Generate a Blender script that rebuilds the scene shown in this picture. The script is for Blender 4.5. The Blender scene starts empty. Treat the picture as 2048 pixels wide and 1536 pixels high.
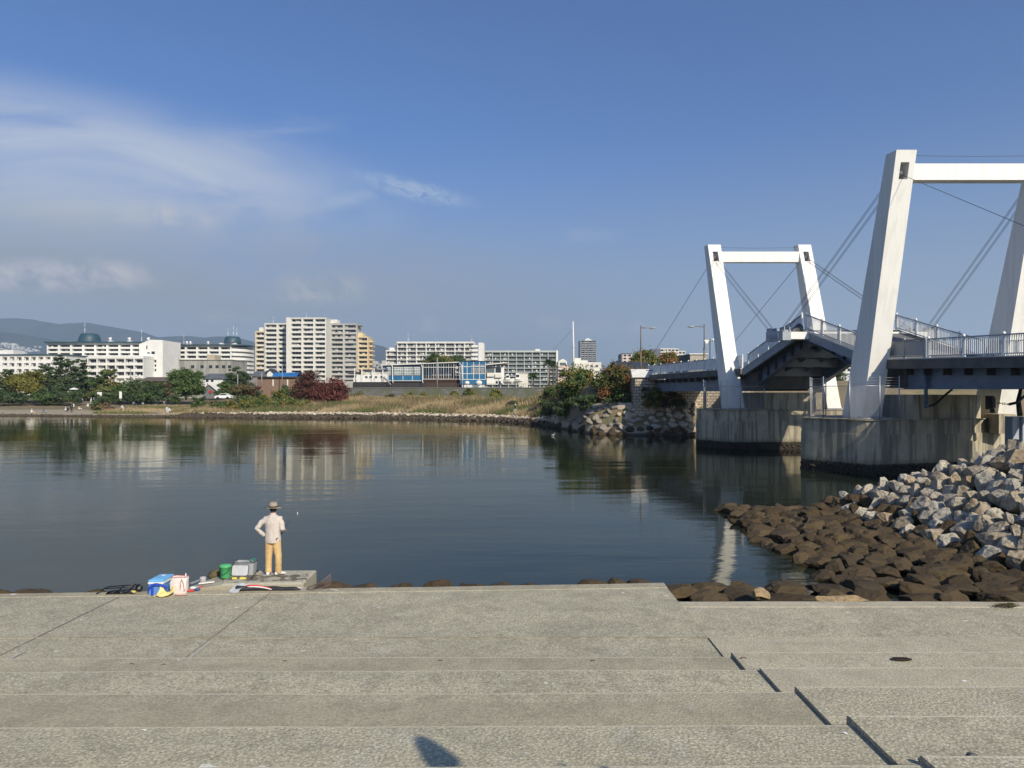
import bpy, bmesh, math, random
import numpy as np
from mathutils import Vector, Matrix, Euler, noise as mnoise
R = math.radians
random.seed(7); rng = np.random.default_rng(7)
scene = bpy.context.scene
col = scene.collection

# ---------------------------------------------------------------- camera
F = 1450.0; HZ = 785.0; CX = 1024.0; CZ = 5.15
cam_d = bpy.data.cameras.new('camera'); cam = bpy.data.objects.new('camera', cam_d); col.objects.link(cam)
cam.location = (0, 0, CZ); cam.rotation_euler = (R(90), 0, 0)
cam_d.sensor_width = 36.0; cam_d.lens = F/2048*36.0
cam_d.shift_y = (HZ-768)/2048.0
cam_d.clip_start = 0.05; cam_d.clip_end = 30000
scene.camera = cam

# ---------------------------------------------------------------- sun and sky
SUN_AZ, SUN_EL = 30.5, 32.0          # behind the camera, to its right
sx, sy, sz = math.sin(R(SUN_AZ))*math.cos(R(SUN_EL)), -math.cos(R(SUN_AZ))*math.cos(R(SUN_EL)), math.sin(R(SUN_EL))
sun_d = bpy.data.lights.new('sun', 'SUN'); sun = bpy.data.objects.new('sun', sun_d); col.objects.link(sun)
sun.rotation_euler = Vector((-sx, -sy, -sz)).to_track_quat('-Z', 'Y').to_euler()
sun_d.energy = 5.0; sun_d.angle = R(0.5); sun_d.color = (1.0, 0.90, 0.73)

world = bpy.data.worlds.new("World"); scene.world = world; world.use_nodes = True
wt = world.node_tree; wt.nodes.clear()
def N(t, kind, **kw):
    n = t.nodes.new(kind)
    for k, v in kw.items(): setattr(n, k, v)
    return n
class G:
    """small helper for math on sockets"""
    def __init__(s, t): s.t = t
    def m(s, op, a, b=0.0, c=None, clamp=False):
        n = s.t.nodes.new('ShaderNodeMath'); n.operation = op; n.use_clamp = clamp
        for i, v in enumerate((a, b, c)):
            if v is None: continue
            if hasattr(v, 'is_linked'): s.t.links.new(v, n.inputs[i])
            else: n.inputs[i].default_value = v
        return n.outputs[0]
    def smooth(s, x, lo, hi):
        n = s.t.nodes.new('ShaderNodeMapRange'); n.interpolation_type = 'SMOOTHSTEP'
        s.t.links.new(x, n.inputs[0]); n.inputs[1].default_value = lo; n.inputs[2].default_value = hi
        n.inputs[3].default_value = 0; n.inputs[4].default_value = 1
        return n.outputs[0]
    def noise(s, vec, scale, detail=4, rough=.55, dist=0.0):
        n = s.t.nodes.new('ShaderNodeTexNoise'); s.t.links.new(vec, n.inputs['Vector'])
        n.inputs['Scale'].default_value = scale; n.inputs['Detail'].default_value = detail
        n.inputs['Roughness'].default_value = rough; n.inputs['Distortion'].default_value = dist
        return n.outputs['Fac']
    def mix(s, f, a, b):
        n = s.t.nodes.new('ShaderNodeMix'); n.data_type = 'RGBA'; n.blend_type = 'MIX'
        for i, v in ((0, f), (6, a), (7, b)):
            if hasattr(v, 'is_linked'): s.t.links.new(v, n.inputs[i])
            elif i == 0: n.inputs[0].default_value = v
            else: n.inputs[i].default_value = (*v, 1) if len(v) == 3 else v
        return n.outputs[2]
    def comb(s, x, y, z):
        n = s.t.nodes.new('ShaderNodeCombineXYZ')
        for i, v in enumerate((x, y, z)):
            if hasattr(v, 'is_linked'): s.t.links.new(v, n.inputs[i])
            else: n.inputs[i].default_value = v
        return n.outputs[0]
g = G(wt)
tc = N(wt, 'ShaderNodeTexCoord'); sep = N(wt, 'ShaderNodeSeparateXYZ'); wt.links.new(tc.outputs['Generated'], sep.inputs[0])
sky = N(wt, 'ShaderNodeTexSky'); sky.sky_type = 'NISHITA'; sky.sun_disc = False
sky.sun_elevation = R(SUN_EL); sky.sun_rotation = math.atan2(sx, sy)
sky.air_density = 1.0; sky.dust_density = 1.6; sky.ozone_density = 2.2; sky.altitude = 0
az = g.m('ARCTAN2', sep.outputs[0], sep.outputs[1])          # azimuth, 0 = north (+Y)
el = g.m('ARCSINE', sep.outputs[2])
def A(px): return math.atan((px-CX)/F)
def E(px, py): return math.atan((HZ-py)/math.hypot(F, px-CX))
def ell(px, py, rx, ry, lo=1.0, hi=0.15, rot=0.0):
    """soft elliptical patch of sky around a direction"""
    a = g.m('SUBTRACT', az, A(px)); e = g.m('SUBTRACT', el, E(px, py))
    c, s_ = math.cos(rot), math.sin(rot)
    a2 = g.m('ADD', g.m('MULTIPLY', a, c), g.m('MULTIPLY', e, s_))
    e2 = g.m('SUBTRACT', g.m('MULTIPLY', e, c), g.m('MULTIPLY', a, s_))
    a2 = g.m('DIVIDE', a2, rx/F); e2 = g.m('DIVIDE', e2, ry/F)
    r = g.m('SQRT', g.m('ADD', g.m('MULTIPLY', a2, a2), g.m('MULTIPLY', e2, e2)))
    return g.smooth(r, lo, hi)
SKY = 1.0
skyc = N(wt, 'ShaderNodeMix'); skyc.data_type = 'RGBA'; skyc.blend_type = 'MULTIPLY'; skyc.inputs[0].default_value = 1
wt.links.new(sky.outputs[0], skyc.inputs[6]); skyc.inputs[7].default_value = SKYTINT = (0.66, 0.95, 1.42, 1)
base = skyc.outputs[2]
vec = g.comb(az, el, 0.0)
vst = g.comb(g.m('MULTIPLY', az, 0.35), el, 0.0)
# grey-blue haze band towards the horizon
hz = g.m('MULTIPLY', g.smooth(el, 0.36, 0.02), 0.80)
base = g.mix(hz, base, (3.75, 4.2, 4.75))
big = g.noise(vst, 9.0, 5, .55, .6); fine = g.noise(vst, 26.0, 6, .6, .8); puff = g.noise(vec, 22.0, 6, .62, .5)
# high soft veil of cloud, left
veil = g.m('MULTIPLY', ell(60, 345, 720, 175, 1.0, 0.25), g.smooth(big, 0.26, 0.62))
base = g.mix(g.m('MULTIPLY', veil, 0.95), base, (6.9, 7.4, 8.3))
veil2 = g.m('MULTIPLY', ell(420, 310, 330, 60, 1.0, 0.0, R(20)), g.smooth(fine, 0.35, 0.7))
base = g.mix(g.m('MULTIPLY', veil2, 0.55), base, (5.2, 6.2, 7.8))
# low grey bank
bank = g.m('MULTIPLY', ell(250, 560, 1150, 190, 1.0, 0.1), g.smooth(big, 0.15, 0.60))
base = g.mix(g.m('MULTIPLY', bank, 0.88), base, (3.75, 4.05, 4.6))
# thin streak of cirrus, centre
st = g.m('MULTIPLY', ell(830, 380, 155, 27, 1.0, 0.1, R(-11)), g.smooth(g.noise(g.comb(g.m('ADD', az, g.m('MULTIPLY', el, .6)), g.m('MULTIPLY', el, 1.8), 0.0), 48.0, 7, .72, .9), 0.30, 0.68))
base = g.mix(g.m('MULTIPLY', st, 0.75), base, (5.7, 6.9, 8.4))
st2 = g.m('MULTIPLY', ell(690, 400, 130, 20, 1.0, 0.0, R(15)), g.smooth(fine, 0.3, 0.6))
base = g.mix(g.m('MULTIPLY', st2, 0.45), base, (5.2, 6.3, 7.8))
# small warm puffs
for (px, py, rx, ry, k) in ((190, 552, 130, 42, 1.0), (45, 552, 100, 38, .9), (335, 437, 120, 34, .75), (640, 575, 120, 48, .6),
                            (620, 598, 130, 22, .5), (455, 636, 90, 16, .45), (862, 650, 60, 22, .4), (1085, 650, 60, 26, .4), (1195, 658, 60, 24, .45),
                            (965, 664, 60, 18, .3), (1160, 470, 110, 20, .18), (1290, 655, 50, 20, .3)):
    p = g.m('MULTIPLY', ell(px, py, rx, ry, 1.0, 0.1), g.smooth(puff, 0.38, 0.68))
    base = g.mix(g.m('MULTIPLY', p, k), base, (7.6, 7.2, 7.2))
bg = N(wt, 'ShaderNodeBackground'); bg.inputs[1].default_value = 0.088
wt.links.new(base, bg.inputs[0])
wo = N(wt, 'ShaderNodeOutputWorld'); wt.links.new(bg.outputs[0], wo.inputs[0])

scene.view_settings.view_transform = 'Standard'; scene.view_settings.look = 'None'
scene.view_settings.exposure = 0.0; scene.view_settings.gamma = 1.0
scene.view_settings.use_curve_mapping = False
try:
    scene.cycles.use_denoising = True
    scene.cycles.max_bounces = 8; scene.cycles.volume_bounces = 0
    scene.cycles.sample_clamp_indirect = 6
except Exception: pass

# ---------------------------------------------------------------- helpers
def PX(px, d): return (px-CX)/F*d
def PZ(py, d): return CZ-(py-HZ)/F*d
def P(px, py, d): return Vector((PX(px, d), d, PZ(py, d)))
def DG(py, z): return (CZ-z)*F/(py-HZ)            # distance of a point of height z seen at row py

def tag(o, label=None, cat=None, group=None, kind=None):
    if label: o['label'] = label
    if cat: o['category'] = cat
    if group: o['group'] = group
    if kind: o['kind'] = kind
    return o
def empty(name, loc=(0, 0, 0), label=None, cat=None, group=None, rz=0.0):
    o = bpy.data.objects.new(name, None); col.objects.link(o); o.location = loc; o.rotation_euler = (0, 0, rz)
    o.empty_display_size = .2
    bpy.context.view_layer.update() if False else None
    return tag(o, label, cat, group)
class MB:
    """mesh builder"""
    def __init__(s): s.v = []; s.f = []; s.mi = []; s.cur = 0; s.sm = []
    def add(s, vs, fs, smooth=False):
        b = len(s.v); s.v += [tuple(v) for v in vs]
        for f in fs: s.f.append(tuple(b+i for i in f)); s.mi.append(s.cur); s.sm.append(smooth)
        return s
    def hexa(s, c):
        return s.add(c, [(0, 3, 2, 1), (4, 5, 6, 7), (0, 1, 5, 4), (1, 2, 6, 5), (2, 3, 7, 6), (3, 0, 4, 7)])
    def box(s, x0, x1, y0, y1, z0, z1):
        if x0 > x1: x0, x1 = x1, x0
        if y0 > y1: y0, y1 = y1, y0
        if z0 > z1: z0, z1 = z1, z0
        return s.hexa([(x0, y0, z0), (x1, y0, z0), (x1, y1, z0), (x0, y1, z0), (x0, y0, z1), (x1, y0, z1), (x1, y1, z1), (x0, y1, z1)])
    def bevbox(s, x0, x1, y0, y1, z0, z1, b):
        """box with rounded vertical corners and chamfered top"""
        pts = []
        for (cx, cy, a0) in ((x1-b, y1-b, 0), (x0+b, y1-b, 90), (x0+b, y0+b, 180), (x1-b, y0+b, 270)):
            for k in range(4):
                a = R(a0+k*30); pts.append((cx+b*math.cos(a), cy+b*math.sin(a)))
        ins = [((x0+x1)/2+(p[0]-(x0+x1)/2)*(1-b*.6/((x1-x0)/2)), (y0+y1)/2+(p[1]-(y0+y1)/2)*(1-b*.6/((y1-y0)/2))) for p in pts]
        return s.loft([[(p[0], p[1], z0) for p in pts], [(p[0], p[1], z1-b*.5) for p in pts], [(p[0], p[1], z1) for p in ins]], caps=True)
    def loft(s, rings, caps=True, smooth=False, close=False):
        n = len(rings[0]); b = len(s.v)
        for r in rings: s.v += [tuple(p) for p in r]
        m = len(rings)
        for i in range(m-1 if not close else m):
            j = (i+1) % m
            for k in range(n):
                s.f.append((b+i*n+k, b+i*n+(k+1) % n, b+j*n+(k+1) % n, b+j*n+k)); s.mi.append(s.cur); s.sm.append(smooth)
        if caps and not close:
            s.f.append(tuple(b+k for k in reversed(range(n)))); s.mi.append(s.cur); s.sm.append(False)
            s.f.append(tuple(b+(m-1)*n+k for k in range(n))); s.mi.append(s.cur); s.sm.append(False)
        return s
    def prism(s, poly, z0, z1):
        return s.loft([[(p[0], p[1], z0) for p in poly], [(p[0], p[1], z1) for p in poly]])
    def tube(s, pts, r, n=6, caps=True, smooth=True, close=False):
        pts = [Vector(p) for p in pts]; m = len(pts); rings = []
        rr = r if isinstance(r, (list, tuple)) else [r]*m
        up = None
        for i, p in enumerate(pts):
            if close: t = pts[(i+1) % m]-pts[i-1]
            else: t = pts[min(i+1, m-1)]-pts[max(i-1, 0)]
            t.normalize()
            if up is None: up = Vector((0, 0, 1)) if abs(t.z) < .9 else Vector((1, 0, 0))
            a = t.cross(up)
            if a.length < 1e-5: a = t.cross(Vector((0, 1, 0)))
            a.normalize(); b = a.cross(t).normalized(); up = b
            rings.append([p+a*rr[i]*math.cos(2*math.pi*k/n)+b*rr[i]*math.sin(2*math.pi*k/n) for k in range(n)])
        return s.loft(rings, caps, smooth, close)
    def beam(s, p, q, w, h, up=(0, 0, 1)):
        p = Vector(p); q = Vector(q); t = (q-p).normalized(); a = t.cross(Vector(up)).normalized(); b = a.cross(t).normalized()
        c = []
        for e in (p, q):
            c.append([e-a*w/2-b*h/2, e+a*w/2-b*h/2, e+a*w/2+b*h/2, e-a*w/2+b*h/2])
        return s.hexa(c[0]+c[1])
    def lathe(s, prof, c=(0, 0, 0), n=20, smooth=True, caps=True):
        return s.loft([[(c[0]+r*math.cos(2*math.pi*k/n), c[1]+r*math.sin(2*math.pi*k/n), c[2]+z) for k in range(n)] for r, z in prof], caps, smooth)
    def ball(s, c, r, n=10, m=7, sc=(1, 1, 1)):
        prof = [(max(1e-4, math.sin(math.pi*i/m)), -math.cos(math.pi*i/m)) for i in range(m+1)]
        return s.loft([[(c[0]+r*sc[0]*a*math.cos(2*math.pi*k/n), c[1]+r*sc[1]*a*math.sin(2*math.pi*k/n), c[2]+r*sc[2]*z) for k in range(n)] for a, z in prof], True, True)
    def mesh(s, name):
        me = bpy.data.meshes.new(name); me.from_pydata(s.v, [], s.f)
        me.polygons.foreach_set('material_index', s.mi); me.polygons.foreach_set('use_smooth', s.sm); me.update()
        bm = bmesh.new(); bm.from_mesh(me); bmesh.ops.recalc_face_normals(bm, faces=bm.faces); bm.to_mesh(me); bm.free()
        return me
    def build(s, name, mat, parent=None, local=False):
        """world coordinates in; if parent is given the mesh is moved into its frame (unless local)"""
        me = s.mesh(name)
        for m in (mat if isinstance(mat, (list, tuple)) else [mat]): me.materials.append(m)
        o = bpy.data.objects.new(name, me); col.objects.link(o)
        if parent is not None:
            o.parent = parent
            if not local:
                M = Matrix.LocRotScale(parent.location, parent.rotation_euler, None)
                if parent.parent is not None:
                    pp = parent.parent; M = Matrix.LocRotScale(pp.location, pp.rotation_euler, None) @ M
                me.transform(M.inverted())
        return o
def copy_tree(o, parent=None):
    c = o.copy(); col.objects.link(c)
    if parent is not None: c.parent = parent
    for ch in [x for x in bpy.data.objects if x.parent == o]: copy_tree(ch, c)
    return c
def fastmesh(name, V, Fq, mats, mi=None, smooth=False):
    """V (n,3) array, Fq (m,k) array of faces with k corners"""
    me = bpy.data.meshes.new(name); n = len(V); m, k = Fq.shape
    me.vertices.add(n); me.vertices.foreach_set('co', V.astype(np.float32).ravel())
    me.loops.add(m*k); me.loops.foreach_set('vertex_index', Fq.astype(np.int32).ravel())
    me.polygons.add(m); me.polygons.foreach_set('loop_start', (np.arange(m)*k).astype(np.int32))
    try: me.polygons.foreach_set('loop_total', np.full(m, k, np.int32))
    except Exception: pass
    if mi is not None: me.polygons.foreach_set('material_index', mi.astype(np.int32))
    me.polygons.foreach_set('use_smooth', np.full(m, bool(smooth)))
    for x in mats: me.materials.append(x)
    me.update(calc_edges=True); me.validate()
    return me
def link(name, me, parent=None, loc=None):
    o = bpy.data.objects.new(name, me); col.objects.link(o)
    if parent is not None: o.parent = parent
    if loc is not None: o.location = loc
    return o

# ---------------------------------------------------------------- materials
MT = {}
def mat(name, c, rough=.7, c2=None, scale=3.0, lo=.4, hi=.6, metal=0.0, bump=0.0, bscale=20.0, spec=.4, detail=5, c3=None, scale3=.6, coord='Object', stretch=(1, 1, 1), trans=0.0):
    if name in MT: return MT[name]
    m = bpy.data.materials.new(name); m.use_nodes = True; t = m.node_tree; b = t.nodes['Principled BSDF']; q = G(t)
    b.inputs['Roughness'].default_value = rough; b.inputs['Metallic'].default_value = metal
    b.inputs['Specular IOR Level'].default_value = spec
    b.inputs['Base Color'].default_value = (*c, 1)
    if c2 is not None or bump:
        if coord == 'World': v = N(t, 'ShaderNodeNewGeometry').outputs['Position']
        else: v = N(t, 'ShaderNodeTexCoord').outputs['Object']
        mp = N(t, 'ShaderNodeMapping'); mp.inputs['Scale'].default_value = stretch; t.links.new(v, mp.inputs[0]); v = mp.outputs[0]
    if c2 is not None:
        f = q.smooth(q.noise(v, scale, detail, .6, .3), lo, hi)
        cc = q.mix(f, c, c2)
        if c3 is not None:
            f3 = q.smooth(q.noise(v, scale3, 5, .6, .6), .50, .62); cc = q.mix(f3, cc, c3)
        t.links.new(cc, b.inputs['Base Color'])
    if bump:
        bn = N(t, 'ShaderNodeBump'); bn.inputs['Strength'].default_value = bump; bn.inputs['Distance'].default_value = .02
        t.links.new(q.noise(v, bscale, 6, .65), bn.inputs['Height']); t.links.new(bn.outputs[0], b.inputs['Normal'])
    MT[name] = m
    return m
def leafmat(name, c, c2):
    """leaf colour varies from leaf clump to leaf clump"""
    if name in MT: return MT[name]
    m = bpy.data.materials.new(name); m.use_nodes = True; t = m.node_tree; b = t.nodes['Principled BSDF']; q = G(t)
    v = N(t, 'ShaderNodeNewGeometry').outputs['Position']
    f = q.smooth(q.noise(v, 1.3, 3, .6), .35, .65)
    t.links.new(q.mix(f, c, c2), b.inputs['Base Color'])
    b.inputs['Roughness'].default_value = .6; b.inputs['Specular IOR Level'].default_value = .25
    MT[name] = m
    return m

white_paint = mat('white_paint', (.80, .79, .74), .45, (.74, .73, .69), scale=.9, lo=.35, hi=.7, bump=.05, bscale=6)
tower_paint = mat('tower_paint', (.79, .77, .71), .5, (.72, .70, .64), scale=.5, lo=.45, hi=.8, stretch=(5, 5, .35), c3=(.72, .70, .64), scale3=.45, bump=.08, bscale=5)
grey_steel = mat('grey_steel', (.36, .39, .43), .5, (.30, .33, .37), scale=1.2)
blue_steel = mat('blue_steel', (.145, .19, .26), .5, (.11, .15, .21), scale=1.0, c3=(.17, .2, .24))
dark_steel = mat('dark_steel', (.05, .055, .065), .5, (.09, .08, .07), scale=2)
galv = mat('galvanised', (.42, .43, .44), .45, metal=.6)
cable_m = mat('cable', (.05, .055, .06), .5, metal=.4)
black_plastic = mat('black_plastic', (.012, .012, .013), .35)
concrete = mat('concrete', (.40, .38, .33), .85, (.33, .32, .28), scale=1.5, bump=.3, bscale=14)
glass_dark = mat('glass_dark', (.025, .035, .045), .12, spec=.6)
glass_mid = mat('glass_mid', (.10, .12, .13), .2, spec=.6)
curtain = mat('curtain', (.42, .41, .38), .8)
# ================================================================ SETTING
# ---------------------------------------------------------------- water
def water_mat():
    m = bpy.data.materials.new('water'); m.use_nodes = True; t = m.node_tree; b = t.nodes['Principled BSDF']; q = G(t)
    b.inputs['Base Color'].default_value = (.014, .020, .014, 1); b.inputs['Roughness'].default_value = .035
    b.inputs['IOR'].default_value = 1.31; b.inputs['Specular Tint'].default_value = (1.0, .92, .66, 1); b.inputs['Specular IOR Level'].default_value = .5
    pos = N(t, 'ShaderNodeNewGeometry').outputs['Position']
    def mp(sc, rz):
        k = N(t, 'ShaderNodeMapping'); k.inputs['Scale'].default_value = sc; k.inputs['Rotation'].default_value = (0, 0, rz)
        t.links.new(pos, k.inputs[0]); return k.outputs[0]
    a = q.noise(mp((.55, 1.5, 1), R(6)), 1.9, 4, .55, .4)
    w = q.noise(mp((.35, 1.0, 1), R(-9)), .62, 3, .5, .3)
    c = q.noise(mp((.6, 1.6, 1), R(3)), 5.0, 3, .55, .2)
    patch = q.smooth(q.noise(mp((.6, 1.8, 1), R(12)), .05, 3, .5, .6), .38, .62)
    L_ = q.noise(mp((.4, 1.0, 1), R(14)), .21, 3, .5, .5)
    h = q.m('ADD', q.m('ADD', q.m('MULTIPLY', a, .30), q.m('MULTIPLY', w, 1.3)), q.m('MULTIPLY', L_, 1.9))
    h = q.m('ADD', h, q.m('MULTIPLY', c, .13))
    h = q.m('MULTIPLY', h, q.m('ADD', q.m('MULTIPLY', patch, .55), .55))
    bn = N(t, 'ShaderNodeBump'); bn.inputs['Strength'].default_value = 1.0; bn.inputs['Distance'].default_value = .013
    t.links.new(h, bn.inputs['Height'])
    t.nodes.remove(b); df = N(t, 'ShaderNodeBsdfDiffuse'); df.inputs[0].default_value = (.018, .024, .016, 1)
    gl = N(t, 'ShaderNodeBsdfGlossy'); gl.inputs['Color'].default_value = (.90, .88, .80, 1); gl.inputs['Roughness'].default_value = .035
    fr = N(t, 'ShaderNodeFresnel'); fr.inputs[0].default_value = 1.32; mx = N(t, 'ShaderNodeMixShader')
    for n_ in (df, gl, fr): t.links.new(bn.outputs[0], n_.inputs['Normal'])
    t.links.new(fr.outputs[0], mx.inputs[0]); t.links.new(df.outputs[0], mx.inputs[1]); t.links.new(gl.outputs[0], mx.inputs[2])
    t.links.new(mx.outputs[0], t.nodes['Material Output'].inputs['Surface'])
    return m
mb = MB(); mb.add([(-900, -60, 0), (900, -60, 0), (900, 420, 0), (-900, 420, 0)], [(0, 1, 2, 3)])
tag(mb.build('water', water_mat()), 'dark calm water of the inlet with small ripples', None, None, 'structure')

# ---------------------------------------------------------------- far land
SH = [(-900, 170), (-300, 166), (-112, 159), (-76, 152), (-42.7, 146), (-21.8, 141), (-8, 133), (-2, 128), (3, 118), (6, 109), (8, 98), (9.7, 90), (13, 87), (22, 86.5), (34, 87), (46, 92), (80, 110), (900, 140)]
SHX = np.array([p[0] for p in SH], float); SHY = np.array([p[1] for p in SH], float)
def ysh(x): return np.interp(x, SHX, SHY)
def landz(X, Y):
    X = np.asarray(X, float); Y = np.asarray(Y, float); s = Y-ysh(X)
    left = np.interp(s, [-8, -1, 0, 3, 12, 30, 46, 70], [-2.5, -.4, 0, .45, 1.05, 2.1, 3.0, 3.3])
    mid = np.interp(s, [-8, -1, 0, 2, 6, 12, 22, 40], [-2.5, -.5, .05, .7, 1.15, 2.0, 3.3, 3.5])
    rip = np.interp(s, [-8, -1, 0, 4.5, 6, 9, 14], [-5, -.9, .1, 3.4, 3.6, 5.2, 6.9])
    w = np.clip((X+75)/25, 0, 1); z = left*(1-w)+mid*w
    w2 = np.clip((X-4)/6, 0, 1); z = z*(1-w2)+rip*w2
    # the raised ground behind the block wall
    up = np.clip((Y-179.2)/.6, 0, 1)*np.clip((X+44)/1.5, 0, 1)*np.clip((14-X)/4, 0, 1)
    z = z*(1-up)+np.maximum(z, 6.35)*up
    return z
def land():
    xs = np.unique(np.concatenate([np.linspace(-900, -160, 20), np.linspace(-160, 60, 260), np.linspace(60, 900, 24)]))
    ys = np.concatenate([np.linspace(78, 200, 190), np.linspace(201, 260, 20), np.array([300, 500, 1200, 3000, 9000])])
    Xg, Yg = np.meshgrid(xs, ys); Z = landz(Xg, Yg)
    lump = np.array([mnoise.noise(Vector((x*.35, y*.35, 0))) for x, y in zip(Xg.ravel(), Yg.ravel())]).reshape(Xg.shape)
    Z = Z+lump*.14*(Yg < 270)
    Z[Yg > 270] = np.where(Xg[Yg > 270] > 4, 5.0, 3.4)
    Z[Yg > 600] = 3.4
    V = np.stack([Xg, Yg, Z], -1).reshape(-1, 3); ny, nx = Xg.shape
    i = np.arange((ny-1)*nx).reshape(ny-1, nx)[:, :-1].ravel()
    Fq = np.stack([i, i+1, i+nx+1, i+nx], -1)
    m = bpy.data.materials.new('bank_soil'); m.use_nodes = True; t = m.node_tree; b = t.nodes['Principled BSDF']; q = G(t)
    pos = N(t, 'ShaderNodeNewGeometry').outputs['Position']; sp = N(t, 'ShaderNodeSeparateXYZ'); t.links.new(pos, sp.inputs[0])
    n1 = q.noise(pos, .09, 5, .6, .4); n2 = q.noise(pos, .9, 5, .65); n3 = q.noise(pos, 5.0, 4, .6)
    c = q.mix(q.smooth(n1, .42, .58), (.20, .155, .085), (.10, .11, .045))
    c = q.mix(q.smooth(n2, .45, .6), c, (.17, .12, .07))
    c = q.mix(q.m('MULTIPLY', q.smooth(n3, .4, .6), .45), c, (.27, .22, .13))
    sand = q.smooth(q.m('ADD', sp.outputs[2], q.m('MULTIPLY', n2, .5)), 1.5, 1.15)
    c = q.mix(sand, c, (.33, .27, .19))
    wet = q.smooth(q.m('ADD', sp.outputs[2], q.m('MULTIPLY', n3, .3)), .55, .3)
    c = q.mix(wet, c, (.07, .055, .04))
    t.links.new(c, b.inputs['Base Color']); b.inputs['Roughness'].default_value = .95
    bn = N(t, 'ShaderNodeBump'); bn.inputs['Strength'].default_value = .6; bn.inputs['Distance'].default_value = .2
    t.links.new(n3, bn.inputs['Height']); t.links.new(bn.outputs[0], b.inputs['Normal'])
    o = link('far_bank', fastmesh('far_bank', V, Fq, [m], smooth=True)); tag(o, 'grassy and sandy bank across the water', None, None, 'structure')
land()
# footpath across the slope, left
mb = MB(); pts = []
for i in range(41):
    x = -150+i*2.2; y = 181+i*.42+1.5*math.sin(i*.2); pts.append((x, y))
vs = []; fs = []
for i, (x, y) in enumerate(pts):
    vs += [(x, y, float(landz(x, y))+.22), (x, y+1.6, float(landz(x, y+1.6))+.22)]
    if i: fs.append((2*i-2, 2*i, 2*i+1, 2*i-1))
mb.add(vs, fs); tag(mb.build('footpath', mat('path_sand', (.34, .29, .2), .9, (.28, .24, .17))), 'pale footpath crossing the grass slope', None, None, 'structure')

# ---------------------------------------------------------------- mountains
def ridge(name, prof, Y0, depth, base, seed, m):
    xs = np.linspace(prof[0][0], prof[-1][0], 260)
    pk = np.interp(xs, [p[0] for p in prof], [p[1] for p in prof])
    X = (xs-CX)/F*Y0; H = CZ+(HZ-pk)/F*Y0
    vs = []; nr = 26
    for j in range(nr):
        v = j/(nr-1); y = Y0+(v-.55)*depth*2
        k = math.exp(-((v-.55)/.27)**2) if v < .55 else math.exp(-((v-.55)/.35)**2)
        for i in range(len(xs)):
            n = mnoise.fractal(Vector((X[i]/420.0+seed, y/420.0, 0)), .6, 2.0, 5)
            n2 = mnoise.fractal(Vector((X[i]/90.0+seed, y/90.0, 3)), .7, 2.0, 4)
            kk = abs(v-.55)*2.2
            vs.append((X[i], y, base+(H[i]-base)*max(0, k+n*.32*min(1, kk)+n2*.07*min(1, kk))))
    V = np.array(vs); nx = len(xs); i = np.arange((nr-1)*nx).reshape(nr-1, nx)[:, :-1].ravel()
    o = link(name, fastmesh(name, V, np.stack([i, i+1, i+nx+1, i+nx], -1), [m], smooth=True)); return tag(o, None, None, None, 'structure')
mount = mat('mountain_forest', (.028, .042, .045), .95, (.04, .055, .05), scale=.004, coord='World', c3=(.035, .045, .045), scale3=.002)
o = ridge('mountains', [(-900, 690), (-500, 660), (-200, 645), (-60, 641), (0, 637), (30, 635), (60, 637), (100, 645), (125, 649), (150, 648), (175, 645), (200, 649), (225, 654), (250, 658), (285, 664), (315, 675), (350, 673), (375, 671), (410, 675), (440, 672), (480, 676), (530, 690), (600, 700), (680, 696), (745, 688), (765, 692), (785, 703), (800, 716), (830, 742), (870, 765), (960, 783)], 6200, 900, 3, 1.3, mount)
tag(o, 'blue hazy mountain ridge behind the left shore')
o = ridge('foothills', [(-900, 720), (-300, 700), (-80, 668), (0, 664), (40, 668), (90, 676), (140, 690), (190, 700), (260, 712), (340, 722), (420, 735), (520, 760), (640, 783)], 4300, 500, 3, 7.7, mount)
tag(o, 'nearer dark foothill below the mountain ridge')
# the town on the hillsides: countless pale specks
def town(name, areas, label):
    mb = MB(); rr = random.Random(3)
    for (x0, x1, y0, y1, Y, n) in areas:
        for _ in range(n):
            px = rr.uniform(x0, x1); py = rr.uniform(y0, y1); p = P(px, py, Y); w = rr.uniform(2, 6); h = rr.uniform(1.5, 5); p.y += rr.uniform(-40, 40)
            mb.box(p.x-w, p.x+w, p.y, p.y+12, p.z-h-3, p.z+h*.6)
    tag(mb.build(name, mat('town_white', (.62, .60, .56), .8, (.42, .40, .38), scale=.02)), label, 'houses', None, 'stuff')
town('hillside_town', [(-30, 30, 686, 694, 3650, 45), (30, 75, 692, 702, 3600, 32), (0, 60, 696, 706, 3550, 22)], 'pale specks of a town low on the mountain behind the left buildings')
town('distant_town', [(752, 790, 724, 762, 1500, 90), (745, 800, 745, 768, 900, 25)], 'pale distant houses seen in the gap right of the tall cream block')

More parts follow.
